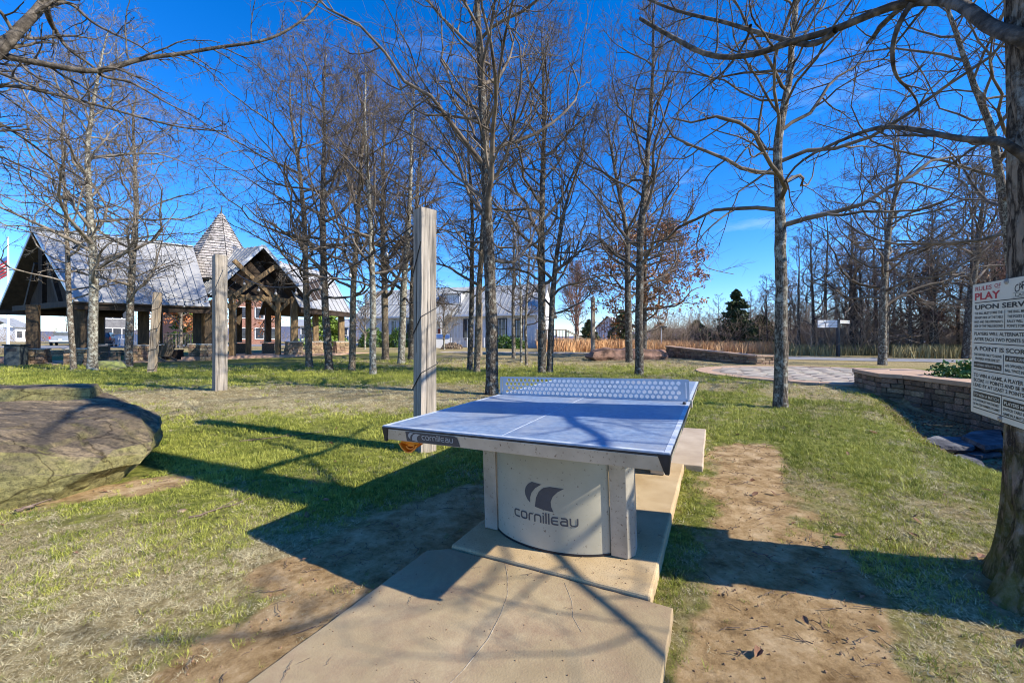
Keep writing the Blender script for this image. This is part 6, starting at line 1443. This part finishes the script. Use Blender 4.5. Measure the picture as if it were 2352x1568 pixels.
def battens(par, a, b, z0, z1, step, m, z1b=None, peak=None):
    a, b = Vector(a), Vector(b); L = (b - a).length; ux = (b - a) / L; nn = Vector((ux.y, -ux.x, 0)); mb = MB(); x = .1
    while x < L:
        zt = z1 if peak is None else z1 + (peak - z1) * (1 - abs(2 * x / L - 1)); q = a + ux * x + nn * .025
        mb.beam((q.x, q.y, z0), (q.x, q.y, zt - .03), .06, .05, up=nn); x += step
    return mb.build('batten', m, par, kind='stuff')
# white house
hl, hr_ = V3(-19.3, 49.5, 0), V3(2.75, 42.8, 0); ux = (hr_ - hl).normalized(); bkv = Vector((-ux.y, ux.x, 0)); zg = h1(-8, 46) - .1; ze = 4.35
ho = thing('farmhouse', 'white board-and-batten house with a ribbed metal roof behind the trees', 'house', (hl.x, hl.y, zg))
hD = 9.0
def HP(s_, dep, z): q = hl.lerp(hr_, s_) + bkv * dep; return V3(q.x, q.y, z)
MB().prism([tuple(HP(0, 0, 0)[:2]), tuple(HP(1, 0, 0)[:2]), tuple(HP(1, hD, 0)[:2]), tuple(HP(0, hD, 0)[:2])], zg - .3, ze - .12).build('wall', M['white_siding'], ho)
for s_ in (0, 1): MB().plate([HP(s_, 0, ze - .13), HP(s_, hD, ze - .13), HP(s_, hD / 2, 8.0)] if s_ == 0 else [HP(s_, hD, ze - .13), HP(s_, 0, ze - .13), HP(s_, hD / 2, 8.0)], .12).build('gable', M['white_siding'], ho)
battens(ho, HP(0, 0, 0), HP(1, 0, 0), zg, ze - .15, .42, M['white_trim'])
def HE(s_, dz=0, o=-.5): q = HP(s_, o, ze - .15 + dz); return q
roof_panels(HE(-.02), HE(1.02), HP(-.02, hD / 2, 8.15), HP(1.02, hD / 2, 8.15), 46, M['metal_roof2'], ho, rib=.06, ribw=.06)
roof_panels(HP(1.02, hD + .5, ze - .15), HP(-.02, hD + .5, ze - .15), HP(1.02, hD / 2, 8.15), HP(-.02, hD / 2, 8.15), 10, M['metal_roof2'], ho)
MB().beam(HE(-.02, -.06), HE(1.02, -.06), .06, .2).build('fascia', M['white_trim'], ho)
def hx(cx): # house fraction for a column of the enlarged crop (region from 1100, 2.24x)
    v = (1100 + cx / 2.24 - 1920) / 1470; a_, b_ = hl, hr_ - hl; return (v * a_.y - a_.x) / (b_.x - v * b_.y)
for cx, w_, lab in ((1465, .95, 0), (1755, 1.0, 0), (1895, .9, 0), (845, .9, 0), (950, .9, 0)): window(ho, HP(hx(cx), -.02, zg + 2.15), w_, 2.3, ux, 'dark_metal' if cx > 1400 else 'white_trim')
# dormer, porch
s0, s1 = hx(1205), hx(1360)
MB().prism([tuple(HP(s0, 1.6, 0)[:2]), tuple(HP(s1, 1.6, 0)[:2]), tuple(HP(s1, 4.2, 0)[:2]), tuple(HP(s0, 4.2, 0)[:2])], 5.2, 6.95).build('dormer', M['white_siding'], ho)
battens(ho, HP(s0, 1.6, 0), HP(s1, 1.6, 0), 5.6, 6.9, .3, M['white_trim'])
roof_panels(HP(s0 - .01, 1.2, 6.95), HP(s1 + .01, 1.2, 6.95), HP(s0 - .01, 4.4, 8.1), HP(s1 + .01, 4.4, 8.1), 8, M['metal_roof2'], ho)
s0, s1 = hx(1150), hx(1350)
roof_panels(HP(s0, -3.2, 3.35), HP(s1, -3.2, 3.35), HP(s0, 1.0, 5.6), HP(s1, 1.0, 5.6), 9, M['metal_roof2'], ho)
for k in range(3): q = HP(s0 + (s1 - s0) * (k / 2 * .94 + .03), -3.0, zg); MB().beam(q, V3(q.x, q.y, 3.3), .16, .16).build('porch_post', M['white_trim'], ho)
q = HP(hx(1245), -.04, zg + 1.15); MB().plate([q - ux * .5 - V3(0, 0, 1.1), q + ux * .5 - V3(0, 0, 1.1), q + ux * .5 + V3(0, 0, 1.1), q - ux * .5 + V3(0, 0, 1.1)], .06).build('door', M['reddish'], ho)
q = HP(1.0, -.5, zg); MB().beam(q + V3(.5, 0, 0), V3(q.x + .5, q.y, 3.2), .18, .18).build('red_post', M['reddish'], ho)
# picket rail below the windows and steps rail
def railing(name, label, cat, a, b, z0, hgt, m, step=.16, group=None, parts=True):
    a, b = Vector(a), Vector(b); t = thing(name, label, cat, a, group=group); L = (b - a).length; ux_ = (b - a) / L; n_ = int(L / step); up = V3(0, 0, 1)
    MB().beam(a + up * (z0 + hgt), b + up * (z0 + hgt), .08, .06).build('top_rail', m, t); MB().beam(a + up * (z0 + .12), b + up * (z0 + .12), .05, .05).build('bottom_rail', m, t)
    for k in range(int(L / 2) + 1): q = a + ux_ * min(L, k * 2 + .01); MB().beam(q + up * (z0 - .5), q + up * (z0 + hgt + .08), .12, .12).build('post', m, t)
    mb = MB()
    for k in range(n_): q = a + ux_ * (k + .5) * step; mb.beam(q + up * (z0 + .1), q + up * (z0 + hgt - .02), .055, .03)
    mb.build('picket', m, t, kind='stuff'); return t
q0 = HP(hx(1370), -1.4, zg); q1 = HP(hx(1990), -1.4, zg); railing('picket_fence', 'white picket fence under the house windows', 'fence', V3(q0.x, q0.y, 0), V3(q1.x, q1.y, 0), zg + .15, .95, M['white_trim'])
q0 = GT(1239 - 6, 42.0); q1 = GT(1299, 42.0)
dk = thing('wooden_deck', 'raised wooden deck with rail and stairs at the right end of the white house', 'deck', q0)
dz = q0.z + .95
MB().prism([(q0.x, 41.5), (q1.x, 41.5), (q1.x, 45.5), (q0.x, 45.5)], dz - .14, dz).build('platform', M['chair'], dk)
for k in range(4):
    q = q0.lerp(q1, k / 3); MB().beam(V3(q.x, 41.6, q0.z - .1), V3(q.x, 41.6, dz + 1.05), .14, .14).build('post', M['wood_post2'], dk)
MB().beam(V3(q0.x, 41.6, dz + 1.0), V3(q1.x, 41.6, dz + 1.0), .1, .08).build('hand_rail', M['wood_post2'], dk)
mb = MB()
for k in range(20): x_ = q0.x + (q1.x - q0.x) * (k + .5) / 20; mb.beam(V3(x_, 41.6, dz + .08), V3(x_, 41.6, dz + .98), .05, .05)
mb.build('baluster', M['wood_post2'], dk, kind='stuff')
for k in range(5): MB().box((q1.x + .2 + k * .36, 42.2, dz - .1 - k * .19), (.38, 1.4, .06)).build('stair_tread', M['chair'], dk)
for y_ in (41.5, 42.9):
    MB().beam(V3(q1.x + .1, y_, dz + .95), V3(q1.x + 2.1, y_, q0.z + .9), .09, .09).beam(V3(q1.x + .1, y_, dz - .05), V3(q1.x + 2.1, y_, q0.z + .0), .06, .2).build('stair_rail', M['wood_post2'], dk)
    for k in range(3): MB().beam(V3(q1.x + .2 + k * .9, y_, q0.z - .1), V3(q1.x + .2 + k * .9, y_, dz + .95 - k * .43), .1, .1).build('post', M['wood_post2'], dk)
# covered item by porch, shrub mound
g = GT((1100 + 1248 / 2.24) / 1.63265, 41); t = thing('yard_banner', 'white and blue banner standing by the house porch', 'banner', g)
MB().plate([g + V3(-.9, 0, .1), g + V3(.8, 0, 0), g + V3(.85, 0, 1.5), g + V3(-.85, 0, 1.55)], .05).build('sheet', M['white_trim'], t); MB().plate([g + V3(-.86, -.06, 1.1), g + V3(.82, -.06, 1.08), g + V3(.84, -.06, 1.45), g + V3(-.85, -.06, 1.5)], .02).build('blue_band', M['blue_sheet'], t)
MB().beam(g + V3(-.9, .03, 0), g + V3(-.9, .03, 1.6), .06, .06).beam(g + V3(.87, .03, 0), g + V3(.87, .03, 1.6), .06, .06).build('post', M['dark_metal'], t)
g = GT((1100 + 1330 / 2.24) / 1.63265, 40); t = bush('dark low mounded shrub by the porch steps', g, (1.1, .8, .6), 31, m='brush', n_=1500, size=.08)
# outbuilding
g0_, g1_ = GT(1369, 62), GT(1424, 60); t = thing('outbuilding', 'small white board-sided outbuilding with a dark gable roof beyond the boulder', 'outbuilding', g0_)
zo = min(g0_.z, g1_.z) - .3; w_ = (g1_ - g0_); w_.z = 0; wl_ = w_.length; u_ = w_ / wl_; bb = Vector((-u_.y, u_.x, 0)) * 5
MB().prism([(g0_.x, g0_.y), (g1_.x, g1_.y), (g1_.x + bb.x, g1_.y + bb.y), (g0_.x + bb.x, g0_.y + bb.y)], zo, 3.2).build('wall', M['white_siding'], t)
pk = (g0_ + g1_) / 2; pk.z = 5.0; MB().plate([V3(g0_.x, g0_.y, 3.19), V3(g1_.x, g1_.y, 3.19), pk], .1).build('gable', M['white_siding'], t)
battens(t, V3(g0_.x, g0_.y, 0), V3(g1_.x, g1_.y, 0), zo, 3.2, .42, M['grey_wall'], peak=4.95)
ff = -bb.normalized() * .3
MB().plate([V3(g0_.x, g0_.y, 3.1) + ff - u_ * .3, pk + ff + V3(0, 0, .1), pk + bb + V3(0, 0, .1), V3(g0_.x, g0_.y, 3.1) + bb - u_ * .3][::-1], .08).plate([V3(g1_.x, g1_.y, 3.1) + ff + u_ * .3, pk + ff + V3(0, 0, .1), pk + bb + V3(0, 0, .1), V3(g1_.x, g1_.y, 3.1) + bb + u_ * .3], .08).build('roof', M['metal_roof2'], t)
q = g0_.lerp(g1_, .62); window(t, V3(q.x, q.y, zo + 1.75), 1.1, 1.7, u_, 'white_trim')
# buildings beyond the pavilion
def block(label, pxa, pxb, d, z1, m, rows, cols, name='town_building', roofm=None, wf='white_trim', gab=0):
    a, b = GT(pxa, d), GT(pxb, d + 3); t = thing(name, label, 'building', a); zb = min(a.z, b.z) - .4; u = b - a; u.z = 0; L = u.length; u /= L; bk_ = Vector((-u.y, u.x, 0)) * 9
    MB().prism([(a.x, a.y), (b.x, b.y), (b.x + bk_.x, b.y + bk_.y), (a.x + bk_.x, a.y + bk_.y)], zb, z1).build('wall', M[m], t)
    if roofm:
        a1_, b1_ = V3(a.x, a.y, z1) - u * .4 - bk_ * .05, V3(b.x, b.y, z1) + u * .4 - bk_ * .05
        MB().plate([a1_, b1_, b1_ + bk_ * .55 + V3(0, 0, gab), a1_ + bk_ * .55 + V3(0, 0, gab)], .15).plate([b1_ + bk_ * 1.1, a1_ + bk_ * 1.1, a1_ + bk_ * .55 + V3(0, 0, gab), b1_ + bk_ * .55 + V3(0, 0, gab)], .15).build('roof', M[roofm], t)
    for r in range(rows):
        for c in range(cols):
            q = a + u * L * (c + .5) / cols; window(t, V3(q.x, q.y, zb + 2.0 + r * 3.0), 1.1, 1.6, u, wf)
    return t
block('red brick building with white windows seen through the porch', 545, 645, 56, 7.6, 'brick', 2, 3, roofm='blue_roof', gab=1.2)
block('grey clad building with white-framed windows seen through the left wing', 236, 300, 58, 9.5, 'grey_wall', 2, 3, wf='white_trim')
block('low red brick building between the leaning post and the porch', 445, 500, 58, 5.0, 'brick', 1, 2, roofm='metal_roof2', gab=1.4)
block('small pale gabled house far left beyond the flagpole', 35, 72, 88, 4.4, 'white_siding', 1, 2, name='far_house', roofm='metal_roof2', gab=2.2)
block('white low building behind the pavilion right wing', 690, 800, 55, 3.4, 'white_siding', 1, 5, roofm='metal_roof2', gab=1.2)
a, b = GT(250, 48), GT(330, 46); railing('picket_fence', 'white picket fence beyond the parking area left of the porch', 'fence', V3(a.x, a.y, 0), V3(b.x, b.y, 0), a.z + .1, 1.3, M['white_trim'], step=.2)
a, b = GT(372, 44), GT(452, 43); railing('wooden_fence', 'grey slatted rail fence behind the stools', 'fence', V3(a.x, a.y, 0), V3(b.x, b.y, 0), a.z + .1, 1.4, M['wood_post2'], step=.2)
a, b = GT(690, 42), GT(800, 42); railing('picket_fence', 'white picket fence behind the pavilion right wing', 'fence', V3(a.x, a.y, 0), V3(b.x, b.y, 0), a.z + .1, 1.3, M['white_trim'], step=.2)
# signpost and lamp on the right
g = GT(1925, 29.5); t = thing('finger_post', 'black signpost with white direction boards across the road', 'signpost', g)
zt_ = CAM_H + (784 - 733) / F * g.y; hgt = zt_ - g.z
MB().beam(g, V3(g.x, g.y, zt_), .17, .17).build('post', M['dark_metal'], t)
for k in range(5): z = zt_ - .12 - k * .115; MB().box((g.x - .85, g.y - .06, z), (1.45, .05, .095)).build('board', M['white_trim'], t)
for k in range(2): z = zt_ - .12 - k * .13; MB().box((g.x + .75, g.y + .3, z), (1.3, .05, .10), Matrix.Rotation(R(25), 3, 'Z')).build('board', M['white_trim'], t)
g = GT(1519, 37); zt_ = CAM_H + (784 - 752) / F * 37; t = thing('path_lamp', 'slim grey lamp pole with a flat head beyond the mid stone wall', 'lamp post', g)
MB().tube([g, V3(g.x, g.y, zt_)], .045, 8).build('pole', M['trim_metal'], t); MB().box((g.x, g.y, zt_ + .04), (.95, .35, .1)).build('lamp_head', M['dark_metal'], t, bevel=.02)

# ------------------------------------------------------------------ grass, litter, sticks
def tuft_mesh(name, seed, n_, hgt, w, spread, lean, m):
    r = np.random.RandomState(seed); P = r.normal(0, spread, (n_, 2)); a = r.rand(n_) * 6.283; h = hgt * r.uniform(.45, 1.25, n_)
    la = r.rand(n_) * 6.283; ln = np.stack([np.cos(la), np.sin(la)], -1) * (lean * h * r.uniform(.3, 1.6, n_))[:, None]; dd = np.stack([np.cos(a), np.sin(a)], -1) * w / 2
    def row(s_, k, ww): return np.stack([P[:, 0] + ln[:, 0] * s_ ** 1.6, P[:, 1] + ln[:, 1] * s_ ** 1.6, h * k], -1), np.concatenate([dd * ww, np.zeros((n_, 1))], 1)
    b, d0 = row(0, -.05, 1); m_, d1 = row(.55, .62, .85); t_, d2 = row(1, .95, 0)
    V = np.stack([b - d0, b + d0, m_ + d1, m_ - d1, t_], 1).reshape(-1, 3); i = np.arange(n_) * 5
    Fq = np.concatenate([np.stack([i, i + 1, i + 2], -1), np.stack([i, i + 2, i + 3], -1), np.stack([i + 3, i + 2, i + 4], -1)])
    me = fastmesh(name, V, Fq, False); me.materials.append(m); return bpy.data.objects.new(name, me)
def blade_mat(name, ca, cb):
    m = bpy.data.materials.new(name); m.use_nodes = True; n_, l_ = m.node_tree.nodes, m.node_tree.links; p_ = n_['Principled BSDF']; p_.inputs['Roughness'].default_value = .6; p_.inputs['Specular IOR Level'].default_value = .25
    at = n_.new('ShaderNodeAttribute'); at.attribute_type = 'INSTANCER'; at.attribute_name = 'tint'; r_ = n_.new('ShaderNodeValToRGB'); r_.color_ramp.elements[0].color = rgba(ca); r_.color_ramp.elements[1].color = rgba(cb)
    l_.new(at.outputs['Fac'], r_.inputs[0]); l_.new(r_.outputs[0], p_.inputs['Base Color'])
    tr = n_.new('ShaderNodeBsdfTranslucent'); l_.new(r_.outputs[0], tr.inputs[0]); ms = n_.new('ShaderNodeMixShader'); ms.inputs[0].default_value = .15
    l_.new(p_.outputs[0], ms.inputs[1]); l_.new(tr.outputs[0], ms.inputs[2]); l_.new(ms.outputs[0], n_['Material Output'].inputs[0]); return m
MG, MS = blade_mat('grass_green', (.12, .16, .018), (.54, .53, .11)), blade_mat('grass_straw', (.22, .18, .085), (.78, .69, .43))
def scatter(name, label, P, yaw, scale, tint, idx, srcs, cat, tilt=None):
    col = bpy.data.collections.new(name + '_pieces')
    for s_ in srcs: col.objects.link(s_)
    me = bpy.data.meshes.new(name); me.vertices.add(len(P)); me.vertices.foreach_set('co', P.astype(np.float32).ravel())
    for nm, arr, ty in (('scl', scale, 'FLOAT'), ('tint', tint, 'FLOAT'), ('idx', idx, 'INT')):
        a_ = me.attributes.new(nm, ty, 'POINT'); a_.data.foreach_set('value', arr.astype(np.float32 if ty == 'FLOAT' else np.int32))
    rot = np.stack([np.zeros(len(P)) if tilt is None else tilt[:, 0], np.zeros(len(P)) if tilt is None else tilt[:, 1], yaw], -1)
    a_ = me.attributes.new('rot', 'FLOAT_VECTOR', 'POINT'); a_.data.foreach_set('vector', rot.astype(np.float32).ravel())
    o = bpy.data.objects.new(name, me); COL.objects.link(o)
    ng = bpy.data.node_groups.new(name, 'GeometryNodeTree'); ng.interface.new_socket('Geometry', in_out='INPUT', socket_type='NodeSocketGeometry'); ng.interface.new_socket('Geometry', in_out='OUTPUT', socket_type='NodeSocketGeometry')
    nn = ng.nodes; ll = ng.links; gi, go = nn.new('NodeGroupInput'), nn.new('NodeGroupOutput'); ip = nn.new('GeometryNodeInstanceOnPoints'); ci = nn.new('GeometryNodeCollectionInfo')
    ci.inputs['Collection'].default_value = col; ci.inputs['Separate Children'].default_value = True; ci.inputs['Reset Children'].default_value = True; ip.inputs['Pick Instance'].default_value = True
    def att(nm, ty):
        q = nn.new('GeometryNodeInputNamedAttribute'); q.data_type = ty; q.inputs['Name'].default_value = nm; return [s_ for s_ in q.outputs if s_.enabled and s_.name == 'Attribute'][0]
    ll.new(gi.outputs[0], ip.inputs['Points']); ll.new(ci.outputs[0], ip.inputs['Instance']); ll.new(att('idx', 'INT'), ip.inputs['Instance Index']); ll.new(att('rot', 'FLOAT_VECTOR'), ip.inputs['Rotation']); ll.new(att('scl', 'FLOAT'), ip.inputs['Scale'])
    ll.new(ip.outputs[0], go.inputs[0]); md = o.modifiers.new('scatter', 'NODES'); md.node_group = ng
    tag(o, label, cat, kind='stuff'); return o
rg = np.random.RandomState(21)
def points(d0, d1, dens, pxm=1250):
    n_ = int(dens * (d1 * d1 - d0 * d0) * pxm / F); d = np.sqrt(rg.uniform(d0 * d0, d1 * d1, n_)); x = (rg.uniform(-pxm, pxm, n_)) / F * d; return np.stack([x, d], -1)
P = np.concatenate([points(1.15, 2.6, 2300), points(2.6, 4.5, 1050), points(4.5, 8, 330), points(8, 15, 70), points(15, 24, 18)])
c, s = math.cos(TYAW), math.sin(TYAW); dx, dy = P[:, 0] - TC[0], P[:, 1] - TC[1]; lx, ly = c * dx + s * dy + .7625, -s * dx + c * dy + 1.37
onpad = ((lx > .235) & (lx < 1.395) & (ly > .2) & (ly < 2.5)) | ((lx > .11) & (lx < 1.49) & (ly < .29)) | ((lx > .11) & (lx < 1.555) & (ly > 2.46) & (ly < 4.16))
dm = dirt_mask(P[:, 0], P[:, 1]) + rg.normal(0, .20, len(P)) - .25 * (wob(P[:, 0], P[:, 1], 6.3, 2) > .45); rr_ = np.hypot(P[:, 0] - PC.x, P[:, 1] - PC.y)
near_edge = ((lx > .04) & (lx < 1.62) & (ly < 4.3))
keep = ~onpad & (dm < .45) & (rr_ > PR + .05) & (np.hypot(P[:, 0] - 2.6, P[:, 1] - 1.8) > .28) & (P[:, 0] < np.interp(P[:, 1], WY, WX) - .1)
inb = (P[:, 0] < -3.38) & (P[:, 1] > 2.86 + (P[:, 0] + 3.74) * .46) & (P[:, 1] < 4.05 + (-3.7 - P[:, 0]) * .62)
keep &= ~inb & ~((P[:, 1] > 19.3) & (P[:, 0] < -11)) 
P = P[keep]; dm = dm[keep]
dr = dry_mask(P[:, 0], P[:, 1]) + rg.normal(0, .22, len(P)) + .25 * wob(P[:, 0], P[:, 1], 3.1, 4)
isdry = dr > .5; dist = P[:, 1]
scl = rg.uniform(.7, 1.3, len(P)) * np.interp(dist, [1, 2.5, 5, 9, 16, 24], [.58, .78, 1.15, 1.8, 2.8, 3.6]) * np.where(dm > .2, .7, 1)
hv = .75 + .35 * np.clip(wob(P[:, 0], P[:, 1], 2.6, 7) + .4, 0, 1.4); scl *= hv
P3 = np.concatenate([P, (H(P[:, 0], P[:, 1]) - .004)[:, None]], 1)
srcs = [tuft_mesh('a_green', 1, 15, .034, .0036, .022, .9, MG), tuft_mesh('b_green', 2, 11, .046, .0038, .018, .7, MG), tuft_mesh('c_straw', 3, 17, .020, .0030, .026, 2.1, MS), tuft_mesh('d_straw', 4, 13, .028, .0030, .024, 1.5, MS)]
idx = np.where(isdry, 2, 0) + (rg.rand(len(P)) < .4)
tint = np.clip(.45 + .28 * wob(P[:, 0], P[:, 1], 1.7, 3) + rg.normal(0, .22, len(P)), 0, 1)
scatter('lawn_grass', 'short mixed green and straw-coloured lawn grass', P3, rg.rand(len(P)) * 6.283, scl, tint, idx, srcs, 'grass')
# dead leaves
def leaf_ob(name, seed):
    vs = [(-.5, 0, 0), (-.2, -.2, .06), (.15, -.24, .1), (.5, 0, .04), (.15, .22, .12), (-.2, .2, .05), (0, 0, -.02)]
    mb = MB().add([(v[0] * .055, v[1] * .055, v[2] * .055) for v in vs], [(0, 1, 6), (1, 2, 6), (2, 3, 6), (3, 4, 6), (4, 5, 6), (5, 0, 6)]); me = mb.mesh(name); me.materials.append(M['litter']); return bpy.data.objects.new(name, me)
yl = rg.uniform(2.5, 9.5, 5200); xl = np.interp(yl, CY, CX) + rg.uniform(.2, 2.6, len(yl)); ok = xl < np.interp(yl, WY, WX) - .05; L1 = np.stack([xl, yl], -1)[ok]
L2_ = points(1.2, 12, 2.2); L3 = np.stack([rg.normal(2.5, .7, 40), rg.normal(2.0, .5, 40)], -1); LF = np.concatenate([L1, L2_, L3])
dx, dy = LF[:, 0] - TC[0], LF[:, 1] - TC[1]; lx, ly = c * dx + s * dy + .7625, -s * dx + c * dy + 1.37; LF = LF[~((lx > .1) & (lx < 1.56) & (ly < 4.2)) & ~((LF[:, 0] < -3.4) & (LF[:, 1] > 2.8) & (LF[:, 1] < 5.2))]
LP = np.concatenate([LF, (H(LF[:, 0], LF[:, 1]) + .014)[:, None]], 1); n_ = len(LP)
scatter('leaf_litter', 'scattered brown dead leaves on the lawn and in the ditch', LP, rg.rand(n_) * 6.283, rg.uniform(.5, 1.35, n_), rg.rand(n_), np.zeros(n_), [leaf_ob('a_leaf', 1)], 'leaf litter', tilt=rg.normal(0, .35, (n_, 2)))
# little clods and twigs on the bare soil
def clod(name, seed):
    bm = bmesh.new(); bmesh.ops.create_icosphere(bm, subdivisions=1, radius=.0045)
    for v in bm.verts: v.co *= random.Random(seed + v.index).uniform(.6, 1.3)
    me = bpy.data.meshes.new(name); bm.to_mesh(me); bm.free(); me.materials.append(mat('soil_crumb', (.16, .09, .045), (.34, .21, .12), scale=30)); return bpy.data.objects.new(name, me)
def twiglet(name, seed):
    r = random.Random(seed); pts = [Vector((x_ * .016, r.uniform(-.006, .006), .004 + r.uniform(0, .006))) for x_ in range(-2, 4)]; me = MB().tube(pts, [.0016, .0017, .0016, .0015, .0012, .0008], 4).mesh(name); me.materials.append(M['stick']); return bpy.data.objects.new(name, me)
Q = points(1.15, 5.2, 330); qm = dirt_mask(Q[:, 0], Q[:, 1]); Q = Q[(qm > rg.uniform(.3, 1.1, len(Q)))]
dx, dy = Q[:, 0] - TC[0], Q[:, 1] - TC[1]; lx, ly = c * dx + s * dy + .7625, -s * dx + c * dy + 1.37; Q = Q[~((lx > .1) & (lx < 1.56) & (ly < 4.2))]
n_ = len(Q); Q3 = np.concatenate([Q, (H(Q[:, 0], Q[:, 1]) + .003)[:, None]], 1); kk = rg.rand(n_)
lw = np.stack([rg.uniform(.16, 1.45, 420), rg.uniform(-.9, 1.2, 420)], -1); lw = lw[(rg.rand(420) < .5) | (abs(lw[:, 1] - .28) < .12) | (lw[:, 0] < .25)]
wz = [TM @ Vector((a_, b_, .002 if (b_ > .3 and a_ > .26 and a_ < 1.38) else -.012)) for a_, b_ in lw]; wz = [w_ for w_, q_ in zip(wz, lw) if not (q_[1] > .28 and (q_[0] < .26 or q_[0] > 1.37))]
Q3 = np.concatenate([Q3, np.array([tuple(w_) for w_ in wz])]); n_ = len(Q3); kk = np.concatenate([kk, rg.uniform(.3, .9, len(wz))])
scatter('soil_debris', 'crumbs and small twigs on the bare soil patches', Q3, rg.rand(n_) * 6.283, np.concatenate([rg.uniform(.4, 1.4, n_ - len(wz)), rg.uniform(.3, .75, len(wz))]), rg.rand(n_), np.where(kk < .80, 0, np.where(kk < .88, 1, 2)), [clod('a_clod', 1), twiglet('b_twig', 2), twiglet('c_twig', 5)], 'soil debris')
def stick(label, a, b, r, seed, sagz=.0):
    rr = random.Random(seed); A, B = GV(*a), GV(*b); pts = []
    for i in range(9):
        q = A.lerp(B, i / 8); q.x += rr.uniform(-.02, .02); q.y += rr.uniform(-.015, .015); q.z = h1(q.x, q.y) + r + .012; pts.append(q)
    t = thing('fallen_stick', label, 'stick', A); MB().tube(pts, [r * (1 - .07 * i) for i in range(9)], 6).build('stick_wood', M['stick'], t)
    q = pts[4]; MB().tube([q, q + (pts[5] - pts[3]).normalized() * .08 + V3(.02, .05, .03)], [r * .6, r * .3], 5).build('side_twig', M['stick'], t)
stick('pale stick on the grass below the large left boulder', (435, 1230 - 35), (575, 1168 - 18), .007, 1)
stick('long thin pale twig lying by the right end of the large boulder', (545, 1017), (740, 994), .008, 2)
stick('short broken stick on the soil at the lower left of the boulder', (38, 1182), (88, 1163), .014, 3)
stick('thin dark stick on the bare soil near the tree shadow', (1730, 1270), (1790, 1300), .005, 4)
for i, (x_, y_, lab) in enumerate(((1728, 1107, 'curled dark dead leaf on the upper bare soil patch'), (1742, 1507, 'large curled brown leaf on the bare soil at the bottom'), (2005, 995, 'orange-brown dead leaf clump at the rim of the lawn bank'))):
    g = GV(x_, y_); t = thing('dead_leaf', lab, 'dead leaf', g + V3(0, 0, .012), R(40 * i)); k = (.025, .03, .07)[i]
    MB().add([(-k, 0, .0), (-k * .3, -k * .5, .012), (k * .4, -k * .5, .016), (k, 0, .006), (k * .4, k * .5, .022), (-k * .3, k * .45, .014), (0, 0, -.004)], [(0, 1, 6), (1, 2, 6), (2, 3, 6), (3, 4, 6), (4, 5, 6), (5, 0, 6)]).build('leaf_blade', M['leaf_brown'] if i == 2 else M['litter'], t, local=True)
    MB().tube([(k * .9, 0, .008), (k * 1.5, k * .2, .004)], .0015, 4).build('stalk', M['stick'], t, local=True)
